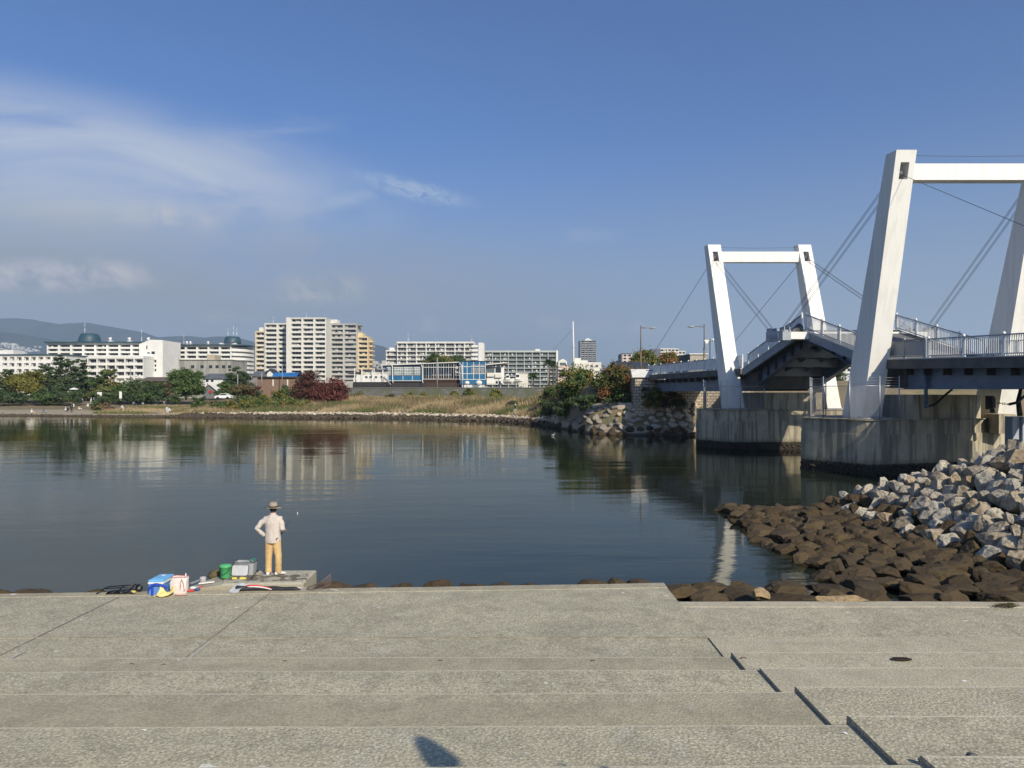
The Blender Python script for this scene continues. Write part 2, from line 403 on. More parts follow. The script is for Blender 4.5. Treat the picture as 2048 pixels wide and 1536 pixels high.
# ---------------------------------------------------------------- stepped embankment (foreground)
def emb_mat(name, base, alt, dark, seedv, smoothc):
    m = bpy.data.materials.new(name); m.use_nodes = True; t = m.node_tree; b = t.nodes['Principled BSDF']; q = G(t)
    pos = N(t, 'ShaderNodeNewGeometry').outputs['Position']
    mp = N(t, 'ShaderNodeMapping'); mp.inputs['Location'].default_value = (seedv, 0, 0); t.links.new(pos, mp.inputs[0]); pos = mp.outputs[0]
    ms = N(t, 'ShaderNodeMapping'); ms.inputs['Scale'].default_value = (.22, 1, 1); t.links.new(pos, ms.inputs[0]); st = ms.outputs[0]
    at = N(t, 'ShaderNodeAttribute'); at.attribute_name = 'smoothness'
    big = q.noise(st, .9, 5, .6, .6); mid = q.noise(pos, 2.6, 6, .65, .3); fine = q.noise(pos, 27, 6, .80); grit = q.noise(pos, 60, 3, .75)
    c = q.mix(q.smooth(big, .35, .66), base, alt)
    c = q.mix(q.m('MULTIPLY', q.smooth(mid, .44, .66), .65), c, dark)
    stn = q.noise(pos, .42, 7, .68, 1.2); c = q.mix(q.m('MULTIPLY', q.smooth(stn, .50, .62), .50), c, dark); c = q.mix(q.m('MULTIPLY', q.smooth(q.noise(pos, 1.1, 6, .7, 1.0), .57, .68), .45), c, (.62, .59, .48))
    vor = N(t, 'ShaderNodeTexVoronoi'); t.links.new(pos, vor.inputs['Vector']); vor.inputs['Scale'].default_value = 26
    ag = q.smooth(vor.outputs['Distance'], .30, .62)
    rough_amt = q.m('SUBTRACT', 1.0, q.m('MULTIPLY', q.m('MINIMUM', at.outputs['Fac'], 1.0), .30))
    c = q.mix(q.m('MULTIPLY', q.m('MULTIPLY', ag, .5), rough_amt), c, (.24, .23, .19))
    c = q.mix(q.m('MULTIPLY', q.smooth(fine, .50, .38), q.m('MULTIPLY', rough_amt, .75)), c, (.15, .135, .10))
    lightsp = q.m('MULTIPLY', q.smooth(fine, .54, .66), q.m('MULTIPLY', rough_amt, .75))
    c = q.mix(lightsp, c, (.78, .74, .60))
    c = q.mix(q.m('MULTIPLY', q.smooth(grit, .58, .7), .30), c, (.17, .16, .13))
    # smooth trowelled zones are browner
    c = q.mix(q.m('MULTIPLY', q.m('MINIMUM', at.outputs['Fac'], 1.0), .42), c, smoothc)
    c = q.mix(q.m('MULTIPLY', q.smooth(at.outputs['Fac'], 1.1, 1.4), q.m('ADD', q.m('MULTIPLY', fine, 1.1), -.22)), c, (.70, .66, .50))
    # white splashes
    sp = q.smooth(q.noise(pos, 3.2, 2, .4), .755, .765); c = q.mix(q.m('MULTIPLY', sp, .6), c, (.75, .74, .69))
    t.links.new(c, b.inputs['Base Color']); b.inputs['Roughness'].default_value = .92; b.inputs['Specular IOR Level'].default_value = .2
    bn = N(t, 'ShaderNodeBump'); bn.inputs['Strength'].default_value = .5; bn.inputs['Distance'].default_value = .010
    hh = q.m('ADD', q.m('MULTIPLY', fine, .7), q.m('MULTIPLY', grit, .35))
    hh = q.m('ADD', hh, q.m('MULTIPLY', q.m('MULTIPLY', ag, -.5), 1.0)); hh = q.m('MULTIPLY', hh, q.m('ADD', q.m('MULTIPLY', rough_amt, .75), .25))
    t.links.new(hh, bn.inputs['Height']); t.links.new(bn.outputs[0], b.inputs['Normal'])
    return m
def stairs(name, x0, x1, edges, lean, label, m, ledge):
    """edges: list of (distance, height, smoothness) from the water inwards; each tread runs from its far edge back to the next riser"""
    nx = 160; V = []; Q = []; S = []
    def Yx(d, x, k): return d+k*(x-3.71)
    xs = np.linspace(x0, x1, nx)
    prof = []            # (d, z, k, smooth of the strip that follows)
    prof.append((ledge[0], -1.6, ledge[1], .2)); prof.append((ledge[0], edges[0][1]-.03, ledge[1], .2)); prof.append((ledge[0]-.03, edges[0][1], ledge[1], .75))
    prof.append((ledge[0]-.42, edges[0][1], ledge[1]*.9, .75)); prof.append((ledge[0]-.425, edges[0][1]-.012, ledge[1]*.9, 0))
    for (d, z, s, s2) in edges[0][3]: prof.append((d, z, s, s2))
    for (d, z, s) in edges[1:]:
        pz = prof[-1][1]; prof.append((d, pz, lean, .3)); prof.append((d-.012, z-.014, lean, 1.5)); prof.append((d-.035, z, lean, 1.5)); prof.append((d-.07, z, lean, s[0]))
        if len(s) > 1: prof.append((d-s[2], z, lean, s[1]))
    d, z = prof[-1][0], prof[-1][1]; prof.append((-4.0, z, 0, .2))
    rr = random.Random(5)
    for (d, z, k, s) in prof:
        for x in xs:
            jag = (mnoise.noise(Vector((x*2.1, d*3, z*5)))*.012+mnoise.noise(Vector((x*7, d*3, z*5)))*.006)
            V.append((x, Yx(d, x, k)+jag, z+(mnoise.noise(Vector((x*.3, d*.5, 0)))*.012 if z > -1 else 0)))
    np_ = len(prof)
    for i in range(np_-1):
        for j in range(nx-1):
            a = i*nx+j; Q.append((a, a+1, a+nx+1, a+nx)); S.append(prof[i][3])
    me = fastmesh(name, np.array(V), np.array(Q)[:, ::-1], [m])
    at = me.attributes.new('smoothness', 'FLOAT', 'FACE'); at.data.foreach_set('value', np.array(S, np.float32))
    # end wall facing the other block
    o = link(name, me); tag(o, label, None, None, 'structure')
    return prof
mL = emb_mat('embankment_concrete', (.555, .505, .345), (.455, .42, .29), (.31, .28, .19), 0.0, (.25, .215, .155))
mR = emb_mat('embankment_concrete_new', (.585, .52, .36), (.50, .45, .31), (.35, .31, .21), 31.0, (.44, .39, .30))
XB = 3.71
def tread(n0, d0, z0, run, rise, s):
    return [(d0-run*i, z0+rise*i, s[i % len(s)]) for i in range(n0)]
rough_, smooth_ = (0.0,), (.9,)
L_edges = [(17.74, .50, None, [(13.72, .50, .004, .15), (12.86, .505, .004, .55)]),
           (12.25, .70, (.55,)), (10.93, .98, (0.0,)), (9.47, 1.25, (.55, .95, .3)), (7.95, 1.52, (0.0,)), (6.55, 1.80, (.05,)), (5.1, 2.07, (.1,)), (3.7, 2.34, (.1,)), (2.3, 2.6, (.1,)), (.9, 2.87, (.1,)), (-.5, 3.14, (.1,))]
R_edges = [(16.3, .46, None, [(13.72, .47, .004, .3), (13.70, .525, .004, .55)]),
           (12.3, .755, (.5,)), (10.88, 1.03, (.9,)), (9.53, 1.30, (.0,)), (8.05, 1.58, (.05,)), (6.6, 1.86, (.05,)), (5.15, 2.13, (.1,)), (3.75, 2.40, (.1,)), (2.35, 2.67, (.1,)), (.95, 2.94, (.1,)), (-.45, 3.2, (.1,))]
profL = stairs('stepped_embankment', -46, XB-.0, L_edges, .006, 'grey rough stepped concrete embankment, left block', mL, (17.74, .0625))
profR = stairs('stepped_embankment_side', XB+.0, 46, R_edges, .004, 'paler stepped concrete embankment, right block standing slightly higher', mR, (16.3, -.002))
# end faces of both blocks along the joint
def endface(name, prof, x, m, face):
    pts = [(d, z) for (d, z, k, s) in prof]; vs = [(x, d, z) for d, z in pts]+[(x, d, -1.8) for d, z in pts]; n = len(pts)
    mb = MB(); mb.add(vs, [(i, i+1, n+i+1, n+i) for i in range(n-1)]); o = mb.build(name, m); tag(o, None, None, None, 'structure'); return o
endface('embankment_end_wall', profR, XB+.002, mR, 0)
endface('embankment_joint_wall', profL, XB-.002, mL, 1)
# joints (narrow grooves filled with darker mortar)
joint_m = mat('joint_mortar', (.20, .185, .14), .95, (.30, .28, .22), scale=5)
def joint(pts, w, m, name='expansion_joint'):
    mb = MB(); vs = []; fs = []
    for i, (x, y, z) in enumerate(pts):
        jx = random.uniform(-.006, .006); vs += [(x-w/2+jx, y, z), (x+w/2+jx, y, z)]
        if i: fs.append((2*i-2, 2*i-1, 2*i+1, 2*i))
    mb.add(vs, fs); return tag(mb.build(name, m), 'thin joint across the left concrete block', None, None, 'structure')
joint([(-5.6-.004*i, 16.8-i*.15, .516) for i in range(29)], .022, joint_m)
joint([(-8.93-.004*i, 16.5-i*.15, .516) for i in range(27)], .022, joint_m)
joint([(PX(425, 13.6)*1.0+.02, 13.5, .52), (PX(372, 12.5), 12.38, .53)], .05, mat('joint_pale', (.42, .40, .34), .9))
joint([(PX(52, 13.0), 12.98, .525), (PX(0, 12.35), 12.3, .53)], .05, MT['joint_pale'])
# raised band lines across the flat part
mb = MB(); mb.box(-40, XB-.01, 13.70, 13.72, .48, .520); tag(mb.build('formwork_line', joint_m), 'thin casting line across the flat concrete', None, None, 'structure')
# ================================================================ ROCKS
def rock_mesh(name, seed, sub=4, planes=16, lo=.50, hi=.86, rough=.035, mats=None):
    rr = random.Random(seed); bm = bmesh.new(); bmesh.ops.create_icosphere(bm, subdivisions=sub, radius=1)
    pl = []
    for _ in range(planes):
        n = Vector((rr.gauss(0, 1), rr.gauss(0, 1), rr.gauss(0, 1))).normalized(); pl.append((n, rr.uniform(lo, hi)))
    off = Vector((seed*3.1, 0, 0))
    for v in bm.verts:
        for _ in range(2):
            for n, d in pl:
                k = v.co.dot(n)-d
                if k > 0: v.co -= n*k*.93
        v.co *= 1+mnoise.fractal(v.co*2.2+off, .8, 2, 4)*rough*2+mnoise.noise(v.co*7+off)*rough*.5
    for f in bm.faces: f.smooth = sub < 4
    me = bpy.data.meshes.new(name); bm.to_mesh(me); bm.free()
    mx = max(abs(v.co[i]) for v in me.vertices for i in range(3))
    me.transform(Matrix.Scale(1/mx, 4))
    for m in mats or []: me.materials.append(m)
    return me
def rockmat(name, ramp, bump=.5, algae=False):
    m = bpy.data.materials.new(name); m.use_nodes = True; t = m.node_tree; b = t.nodes['Principled BSDF']; q = G(t)
    oi = N(t, 'ShaderNodeObjectInfo'); tcn = N(t, 'ShaderNodeTexCoord'); pos = N(t, 'ShaderNodeNewGeometry').outputs['Position']
    rnd = oi.outputs['Random']
    cr = N(t, 'ShaderNodeValToRGB'); cr.color_ramp.elements.remove(cr.color_ramp.elements[0])
    cr.color_ramp.elements[0].position = 0; cr.color_ramp.elements[0].color = (*ramp[0], 1)
    for i, c in enumerate(ramp[1:]):
        e = cr.color_ramp.elements.new((i+1)/(len(ramp)-1)); e.color = (*c, 1)
    t.links.new(rnd, cr.inputs[0]); c = cr.outputs[0]
    n1 = q.noise(pos, 2.1, 6, .65, .6); n2 = q.noise(pos, 9, 5, .7, .3); n3 = q.noise(pos, 38, 4, .7)
    if not algae:
        c = q.mix(q.m('MULTIPLY', q.smooth(n1, .52, .64), .62), c, (.25, .175, .10))
        c = q.mix(q.m('MULTIPLY', q.smooth(n2, .48, .62), .65), c, (.15, .13, .105))
        c = q.mix(q.m('MULTIPLY', q.smooth(q.noise(pos, 5.0, 7, .75, 1.5), .585, .60), .55), c, (.07, .05, .035))
        c = q.mix(q.m('MULTIPLY', q.smooth(n3, .55, .7), .45), c, (.62, .59, .53))
    else:
        c = q.mix(q.m('MULTIPLY', q.smooth(n1, .45, .62), .6), c, (.065, .048, .024))
        c = q.mix(q.m('MULTIPLY', q.smooth(n2, .5, .66), .5), c, (.035, .028, .018))
        c = q.mix(q.m('MULTIPLY', q.smooth(n3, .6, .72), .35), c, (.16, .125, .075))
    t.links.new(c, b.inputs['Base Color']); b.inputs['Roughness'].default_value = .9 if not algae else .8
    b.inputs['Specular IOR Level'].default_value = .2
    bn = N(t, 'ShaderNodeBump'); bn.inputs['Strength'].default_value = bump; bn.inputs['Distance'].default_value = .07
    t.links.new(q.m('ADD', n2, q.m('MULTIPLY', n3, .6)), bn.inputs['Height']); t.links.new(bn.outputs[0], b.inputs['Normal'])
    return m
rk_brown = rockmat('weedy_rock', [(.065, .044, .024), (.085, .060, .032), (.072, .053, .033), (.11, .078, .04), (.055, .042, .028)], .7, True)
rk_white = rockmat('pale_granite', [(.52, .48, .39), (.43, .38, .29), (.50, .47, .39), (.35, .25, .14), (.54, .50, .41), (.40, .31, .19), (.46, .43, .35), (.33, .30, .24)], .7)
rk_ochre = rockmat('ochre_rock', [(.42, .29, .14), (.38, .27, .14)], .6)
rk_far = rockmat('cream_rock', [(.58, .49, .35), (.48, .39, .27), (.54, .47, .37), (.36, .32, .26), (.60, .51, .38)], .5)
rk_grey = rockmat('grey_paving_rock', [(.26, .24, .20), (.20, .18, .15), (.30, .27, .22)], .5)
far_g = [rock_mesh('grey_rock', 90+i, 3, 16, .6, .9, .03, [rk_grey]) for i in range(4)]
brown_v = [rock_mesh('weedy_rock', 10+i, 4, 20, .58, .92, .05, [rk_brown]) for i in range(9)]
white_v = [rock_mesh('pale_rock', 40+i, 4, 18, .54, .90, .045, [rk_white]) for i in range(10)]
far_v = [rock_mesh('far_rock', 70+i, 3, 12, .5, .85, .03, [rk_far]) for i in range(6)]
far_b = [rock_mesh('far_weedy_rock', 80+i, 3, 12, .5, .85, .03, [rk_brown]) for i in range(4)]
def put_rock(me, loc, s, rot, name, label, cat, group):
    o = bpy.data.objects.new(name, me); col.objects.link(o); o.location = loc; o.scale = s; o.rotation_euler = rot
    return tag(o, label, cat, group)
def slope_z(X, Y):
    base = .26+.012*max(0, X-9)
    z1 = .26+(X-14.3)/1.6; z2 = 1.36+(30.5-Y)*.507
    e = min(z1, z2)
    e2 = .26-(max(0, 9.0-X) if Y > 19.4 else 0)*.45-(max(0, Y-19.2)*.25 if X < 8.2 else 0)-max(0, Y-31.5)*.5
    return max(e, min(base, e2))
def placed_rocks():
    rr = random.Random(11); n = 0
    # low weedy shelf
    row = 0; Y = 16.75
    while Y < 33.2:
        sp = (1.08 if Y < 19.5 else (.84 if Y < 25 else .80))*rr.uniform(.92, 1.06); x = 3.9+rr.uniform(0, .5)+(row % 2)*sp*.5
        xmax = min(15.2, .735*Y+.8)
        while x < xmax:
            ok = True
            if Y > 19.2:
                edge = 8.75 if Y < 26 else 8.8+(Y-26)*.09
                if x < edge-.15: ok = False
                if 19.2 < Y < 20.8 and x < 9.3-(20.8-Y)*1.0: ok = False
            if Y > 31.6 and x < 10.5: ok = x > 9.2
            if x > 14.2+.0*Y: ok = False
            if Y > 32 and x > 13: ok = False
            if ok:
                xx = x+rr.uniform(-.14, .14); yy = Y+rr.uniform(-.12, .12); a = sp*rr.uniform(.46, .86); b = sp*rr.uniform(.40, .60)
                z = slope_z(xx, yy)
                near = yy < 17.3
                put_rock(rr.choice(brown_v), (xx, yy, z-.18-(0.12 if near else 0)), (a, b, rr.uniform(.20, .33)), (rr.uniform(-.16, .16), rr.uniform(-.16, .16), rr.uniform(-.6, .6)+rr.choice((0, math.pi))),
                         'weedy_rock', ('big brown rock lying just behind the edge of the right concrete block' if yy < 18.4 else 'brown wet rock at the waterline along the left edge of the low rock bank' if xx < 10.2 else 'brown weed-stained rock in the middle of the low bank below the pale boulders'), 'rock', ('brown rocks behind the right concrete edge' if yy < 18.4 else 'brown wet rocks along the waterline' if xx < 10.2 else 'brown weed-stained rocks of the low bank')); n += 1
            x += sp*rr.uniform(.92, 1.1)
        Y += sp*.80; row += 1
    # a row of rocks on the water side of the ledge, their tops just showing
    x = -13.8
    while x < 3.4:
        if not (-8.2 < x < -4.6):
            yy = 17.75+.0625*(x-3.71)+rr.uniform(.42, .62); a = rr.uniform(.35, .72); top = rr.uniform(.36, .53) if x > -4 else rr.uniform(.30, .46)
            put_rock(rr.choice(brown_v), (x, yy, top-.27), (a, .5, .30), (rr.uniform(-.1, .1), rr.uniform(-.12, .12), rr.uniform(-.5, .5)),
                     'weedy_rock', 'brown rock peeping over the water side of the concrete ledge', 'rock', 'brown rocks along the water side of the ledge'); n += 1
        x += rr.uniform(.6, .95)
    # pale boulders on the slope
    th = math.atan(1/1.6); v = 0.0; row = 0
    while v < 7.6:
        X0 = 14.25+v*math.cos(th); Y = 19.0+(row % 2)*.4+rr.uniform(0, .3)
        while Y < 34:
            X = X0+rr.uniform(-.12, .12); z1 = .30+(X-14.3)/1.6; z2 = 1.36+(30.5-Y)*.507
            if X < .715*Y+1.3 and z2 > .1 and X > 14.0:
                z = min(z1, z2); a = rr.uniform(.26, .54); 
                rot = (rr.uniform(-.3, .3)-(0.35 if z2 < z1 else 0), -th*(1 if z1 <= z2 else .35)+rr.uniform(-.3, .3), rr.uniform(-.7, .7))
                low = z < .62 or (Y > 29.5 and X < 15.2)
                br = low and rr.random() < (.8 if Y > 28 else .5)
                put_rock(rr.choice(brown_v if br else white_v), (X, Y, z-.1+rr.uniform(-.05, .1)), (a, a*rr.uniform(.72, .95), rr.uniform(.34, .48)), rot,
                         'weedy_rock' if br else 'pale_boulder', 'brown-stained boulder at the foot of the pale rock slope' if br else ('pale granite boulder in the lower half of the steep rock slope' if v < 2.6 else 'pale granite boulder in the upper half of the steep rock slope'),
                         'rock' if br else 'boulder', 'stained boulders at the foot of the slope' if br else ('pale boulders, lower half of the near slope' if v < 2.6 else 'pale boulders, upper half of the near slope')); n += 1
            Y += .70*rr.uniform(.82, 1.15)
        v += .60; row += 1
    me = brown_v[2].copy(); me.materials.clear(); me.materials.append(rk_ochre)
    put_rock(me, (PX(1522, 16.95), 16.95, .42), (.33, .22, .17), (0, .1, .3), 'ochre_rock', 'small yellow-ochre rock lying just behind the concrete edge among brown rocks', 'rock', None)
    me = brown_v[5].copy(); me.materials.clear(); me.materials.append(rk_ochre)
    put_rock(me, (PX(1690, 16.75), 16.75, .36), (.72, .2, .13), (0, .02, .05), 'ochre_rock', 'long flat tan rock lying along the concrete edge', 'rock', None)
    # the rock point by the far abutment
    rr = random.Random(23); s = -.5; row = 0
    while s < 5.6:
        X = 4.5+rr.uniform(0, .8)
        while X < 24.5:
            f = max(0, (X-5)/7) if X < 12 else 1.0
            smax = 1.2+5.2*min(1, max(0, (X-5.5)/8))
            if s < smax:
                Y = float(ysh(X))+s+rr.uniform(-.45, .45); z = float(landz(X, Y)); low = z < .75; a = rr.uniform(.42, .95)*(.85 if X < 9 else 1)
                pav = X < 13.2 and not low
                put_rock(rr.choice(far_b if low else (far_g if pav else far_v)), (X, Y, z+(.0 if pav else .05)), (a, a*.8, .26 if pav else rr.uniform(.36, .5)), (rr.uniform(.2, .8), rr.uniform(-.4, .4), rr.uniform(-1.5, 1.5)),
                         'weedy_rock' if low else 'pale_boulder', 'flat grey stone set in the slope at the left of the far rock point' if pav else 'dark wet rock at the foot of the far rock point' if low else 'cream boulder on the rock point below the far end of the bridge',
                         'rock' if low else 'boulder', 'flat grey stones of the far point' if pav else 'dark wet rocks of the far point' if low else 'cream boulders of the far point'); n += 1
            X += 1.05*rr.uniform(.88, 1.12)
        s += .80; row += 1
    return n
NR = placed_rocks()
# ground under the near rocks
mb = MB(); xs = np.linspace(3.72, 46, 90); ys = np.linspace(16.2, 46, 60); vs = []; fs = []
for j, y in enumerate(ys):
    for i, x in enumerate(xs): vs.append((x, y, min(4.6, slope_z(x, y))-.42))
for j in range(len(ys)-1):
    for i in range(len(xs)-1): a = j*len(xs)+i; fs.append((a, a+1, a+len(xs)+1, a+len(xs)))
mb.add(vs, fs, True); tag(mb.build('rock_bed', mat('rock_bed_soil', (.030, .024, .017), .95, (.06, .047, .03), scale=3)), 'dark rubble ground under the near rocks', None, None, 'structure')
# countless stones along the far waterline
def stone_band():
    base = [np.array([v.co[:] for v in m.vertices]) for m in (rock_mesh('tmp%d' % i, 200+i, 1, 8, .55, .85, .02) for i in range(4))]
    tm = bmesh.new(); bmesh.ops.create_icosphere(tm, subdivisions=1, radius=1); F0 = np.array([[v.index for v in f.verts] for f in tm.faces]); tm.free()
    Vs = []; Fs = []; mi = []; off = 0; rr = random.Random(9)
    for k in range(5200):
        X = rr.uniform(-130, 7); s = rr.gauss(1.4, 1.6) if X > -70 else rr.gauss(.3, .7)
        s = max(-.9, min(6, s)); Y = float(ysh(X))+s; z = float(landz(X, Y)); a = rr.uniform(.12, .42)*(1 if X > -70 else .65); A0 = rr.uniform(0, 6.28)
        b = base[rr.randrange(4)]*np.array([a*1.25, a, a*.75]); c, s_ = math.cos(A0), math.sin(A0)
        b = np.stack([b[:, 0]*c-b[:, 1]*s_, b[:, 0]*s_+b[:, 1]*c, b[:, 2]], -1)+np.array([X, Y, z+a*.25])
        Vs.append(b); Fs.append(F0+off); off += len(b)
        low = z < .62+rr.uniform(-.12, .12); mi += [0 if low else (1 if rr.random() < .8 else 2)]*len(F0)
    m0 = mat('shore_stone_wet', (.055, .042, .028), .9, (.09, .068, .042), scale=1.5); m1 = mat('shore_stone_dry', (.34, .28, .20), .9, (.50, .42, .31), scale=1.2); m2 = mat('shore_stone_pale', (.62, .55, .44), .9)
    o = link('shore_stones', fastmesh('shore_stones', np.concatenate(Vs), np.concatenate(Fs), [m0, m1, m2], np.array(mi)))
    tag(o, 'countless small stones along the far waterline, dark below and pale above', 'stones', None, 'stuff')
stone_band()

# ================================================================ BRIDGE
def AX(a, u=0.0): return 33.07-.176*a+u        # lateral position of the left deck edge at distance a, u metres to its right
def W(a, u, z): return Vector((AX(a, u), a, z))
DW = 7.3                                        # deck width
def pier_mat():
    m = bpy.data.materials.new('pier_concrete'); m.use_nodes = True; t = m.node_tree; b = t.nodes['Principled BSDF']; q = G(t)
    pos = N(t, 'ShaderNodeNewGeometry').outputs['Position']; sp = N(t, 'ShaderNodeSeparateXYZ'); t.links.new(pos, sp.inputs[0])
    mp = N(t, 'ShaderNodeMapping'); mp.inputs['Scale'].default_value = (1.6, 1.6, .12); t.links.new(pos, mp.inputs[0])
    n1 = q.noise(mp.outputs[0], 1.3, 5, .6, .5); n2 = q.noise(pos, .9, 5, .65, .4); n3 = q.noise(pos, 9, 5, .7)
    c = q.mix(q.smooth(n2, .35, .65), (.45, .395, .28), (.36, .315, .225))
    c = q.mix(q.m('MULTIPLY', q.smooth(n1, .44, .60), .80), c, (.13, .12, .095))
    c = q.mix(q.m('MULTIPLY', q.smooth(n3, .6, .7), .3), c, (.45, .42, .34))
    zz = q.m('ADD', sp.outputs[2], q.m('MULTIPLY', q.m('SUBTRACT', n3, .5), .5))
    c = q.mix(q.m('MULTIPLY', q.smooth(zz, 1.05, .78), .5), c, (.16, .14, .08))
    c = q.mix(q.smooth(zz, .74, .62), c, (.020, .016, .010))
    sh = q.m('MULTIPLY', q.smooth(q.noise(pos, 14, 4, .7), .56, .64), q.smooth(zz, .80, .55)); c = q.mix(q.m('MULTIPLY', sh, .6), c, (.11, .085, .05))
    t.links.new(c, b.inputs['Base Color']); b.inputs['Roughness'].default_value = .88
    bn = N(t, 'ShaderNodeBump'); bn.inputs['Strength'].default_value = .5; bn.inputs['Distance'].default_value = .05
    t.links.new(n3, bn.inputs['Height']); t.links.new(bn.outputs[0], b.inputs['Normal'])
    return m
pier_m = pier_mat()
def shell_band(mb, poly, seed, n):
    """lumpy crust of shells round the foot of a pier"""
    rr = random.Random(seed); L = []
    for i in range(len(poly)):
        a = Vector(poly[i]); b = Vector(poly[(i+1) % len(poly)]); L.append(((b-a).length, a, b))
    tot = sum(l[0] for l in L)
    for _ in range(n):
        r = rr.uniform(0, tot)
        for l, a, b in L:
            if r < l: break
            r -= l
        p = a+(b-a)*(r/l); z = rr.uniform(-.1, .62); s = rr.uniform(.05, .15)
        mb.ball((p.x, p.y, z), s, 5, 4, (1, 1, .8))
def octo(x0, x1, y0, y1, cl, cr):
    """pier outline with a rounded left nose"""
    nose = [(x0+cl, y0), (x0+2.55, y0+.05), (x0+2.1, y0+.28), (x0+1.75, y0+.72), (x0+.35, y0+3.3), (x0+.08, y0+3.9), (x0+.16, y0+4.5)]
    return nose[::-1]+[(x1-cr, y0), (x1, y0+cr), (x1, y1-cr), (x1-cr, y1), (x0+cl, y1), (x0+1.4, y1-2.2)]
    return [(x0+cl, y0), (x1-cr, y0), (x1, y0+cr), (x1, y1-cr), (x1-cr, y1), (x0+cl, y1), (x0, y1-cl*1.0), (x0, y0+cl*1.0)]
shell_m = mat('shell_crust', (.022, .017, .011), .9, (.09, .07, .045), scale=7, lo=.5, hi=.6)
def make_pier(name, label, near):
    if near:
        x0, x1, y0, y1 = 19.98, 36.4, 44.9, 53.2; zt = 3.46; bx0, bx1 = 25.6, 31.2; cl = 3.3
        sk = lambda x, y: (x+(y-y0)*-.10, y+max(0, x-23.0)*.33)
    else:
        x0, x1, y0, y1 = 17.98, 34.0, 65.2, 73.0; zt = 3.62; bx0, bx1 = 23.1, 28.6; cl = 3.0
        sk = lambda x, y: (x+(y-y0)*-.10, y+max(0, x-19)*.10)
    root = empty(name, ((x0+x1)/2, (y0+y1)/2, 0), label, 'bridge pier')
    pol = [sk(*p) for p in octo(x0, x1, y0, y1, cl, 2.6)]
    # subdivide the nose for a rounded look
    mb = MB(); mb.prism(pol, -2.2, 2.52)
    ins = [sk(*p) for p in octo(x0+.07, x1-.07, y0+.07, y1-.07, cl, 2.6)]
    mb.prism(ins, 2.52, zt-.06)
    cap = [sk(*p) for p in octo(x0-.02, x1+.02, y0-.02, y1+.02, cl, 2.6)]; mb.prism(cap, zt-.06, zt)
    mb.build('base', pier_m, root)
    mb = MB(); b0 = sk(bx0, y0+.30); r = .25
    blk = [(bx0, y0+.3), (bx1-r, y0+.3), (bx1, y0+.3+r), (bx1, y1-.5), (bx0, y1-.5)]
    mb.prism([sk(*p) for p in blk], zt, 5.0 if near else 5.15); mb.build('centre_block', pier_m, root)
    if near:
        mb = MB(); mb.box(31.3, 32.4, 46.6, 48.4, 2.5, 3.75); mb.build('end_block', pier_m, root)
        mb = MB(); mb.box(PX(2014, 44.7), PX(2030, 44.7), 44.2, 44.9, .6, 3.68); mb.box(PX(2030, 44.7), PX(2041, 44.7), 44.02, 44.9, .6, 3.68)
        mb.build('steel_fender', mat('fender_grey', (.42, .46, .52), .5, (.36, .40, .46)), root)
    mb = MB(); shell_band(mb, pol, 3 if near else 5, 520 if near else 300); o_ = mb.build('shell_crust', shell_m, root); o_['kind'] = 'stuff'
    return root, pol
nearpier, npol = make_pier('bridge_pier', 'nearest stained concrete pier with rounded nose, under the closer white tower', True)
farpier, fpol = make_pier('bridge_pier', 'farther concrete bridge pier standing under the far white tower', False)

def hole_leg(root, front, back, zb, H, w, slot, name='leg'):
    """inclined tower leg: front(z), back(z) give distance of the two faces; xl(z) its left side"""
    def corners(z, u0, u1):
        f = front(z); k = back(z)
        return [(xl(f)+u0, f, z), (xl(f)+u1, f, z), (xl(k)+u1, k, z), (xl(k)+u0, k, z)]
    xl = slot['x']
    mb = MB(); s0, s1 = slot['z']; a, b = slot['u']
    mb.loft([corners(zb, 0, w), corners(s0, 0, w)])
    for u0, u1 in ((0, a), (b, w)): mb.loft([corners(s0, u0, u1), corners(s1, u0, u1)], caps=False)
    mb.loft([corners(s1, 0, w), corners(zb+H, 0, w)])
    leg = mb.build(name, tower_paint, root)
    # pulley inside the slot
    zc = (s0+s1)/2; yc = (front(zc)+back(zc))/2; xc = xl(yc)+(a+b)/2
    mb = MB(); ring = []
    for r_, dx in ((.12, -.1), (.36, -.12), (.32, -.04), (.32, .04), (.36, .12), (.12, .1)):
        ring.append([(xc+dx, yc+r_*math.cos(2*math.pi*k/18), zc-.1+r_*math.sin(2*math.pi*k/18)) for k in range(18)])
    mb.loft(ring, True, True); pul = mb.build('pulley', dark_steel, leg); return leg, (xc, yc, zc)
def reparent(o, newp):
    """meshes are built in the frame of the top object; keep the geometry when made a sub-part"""
    return o
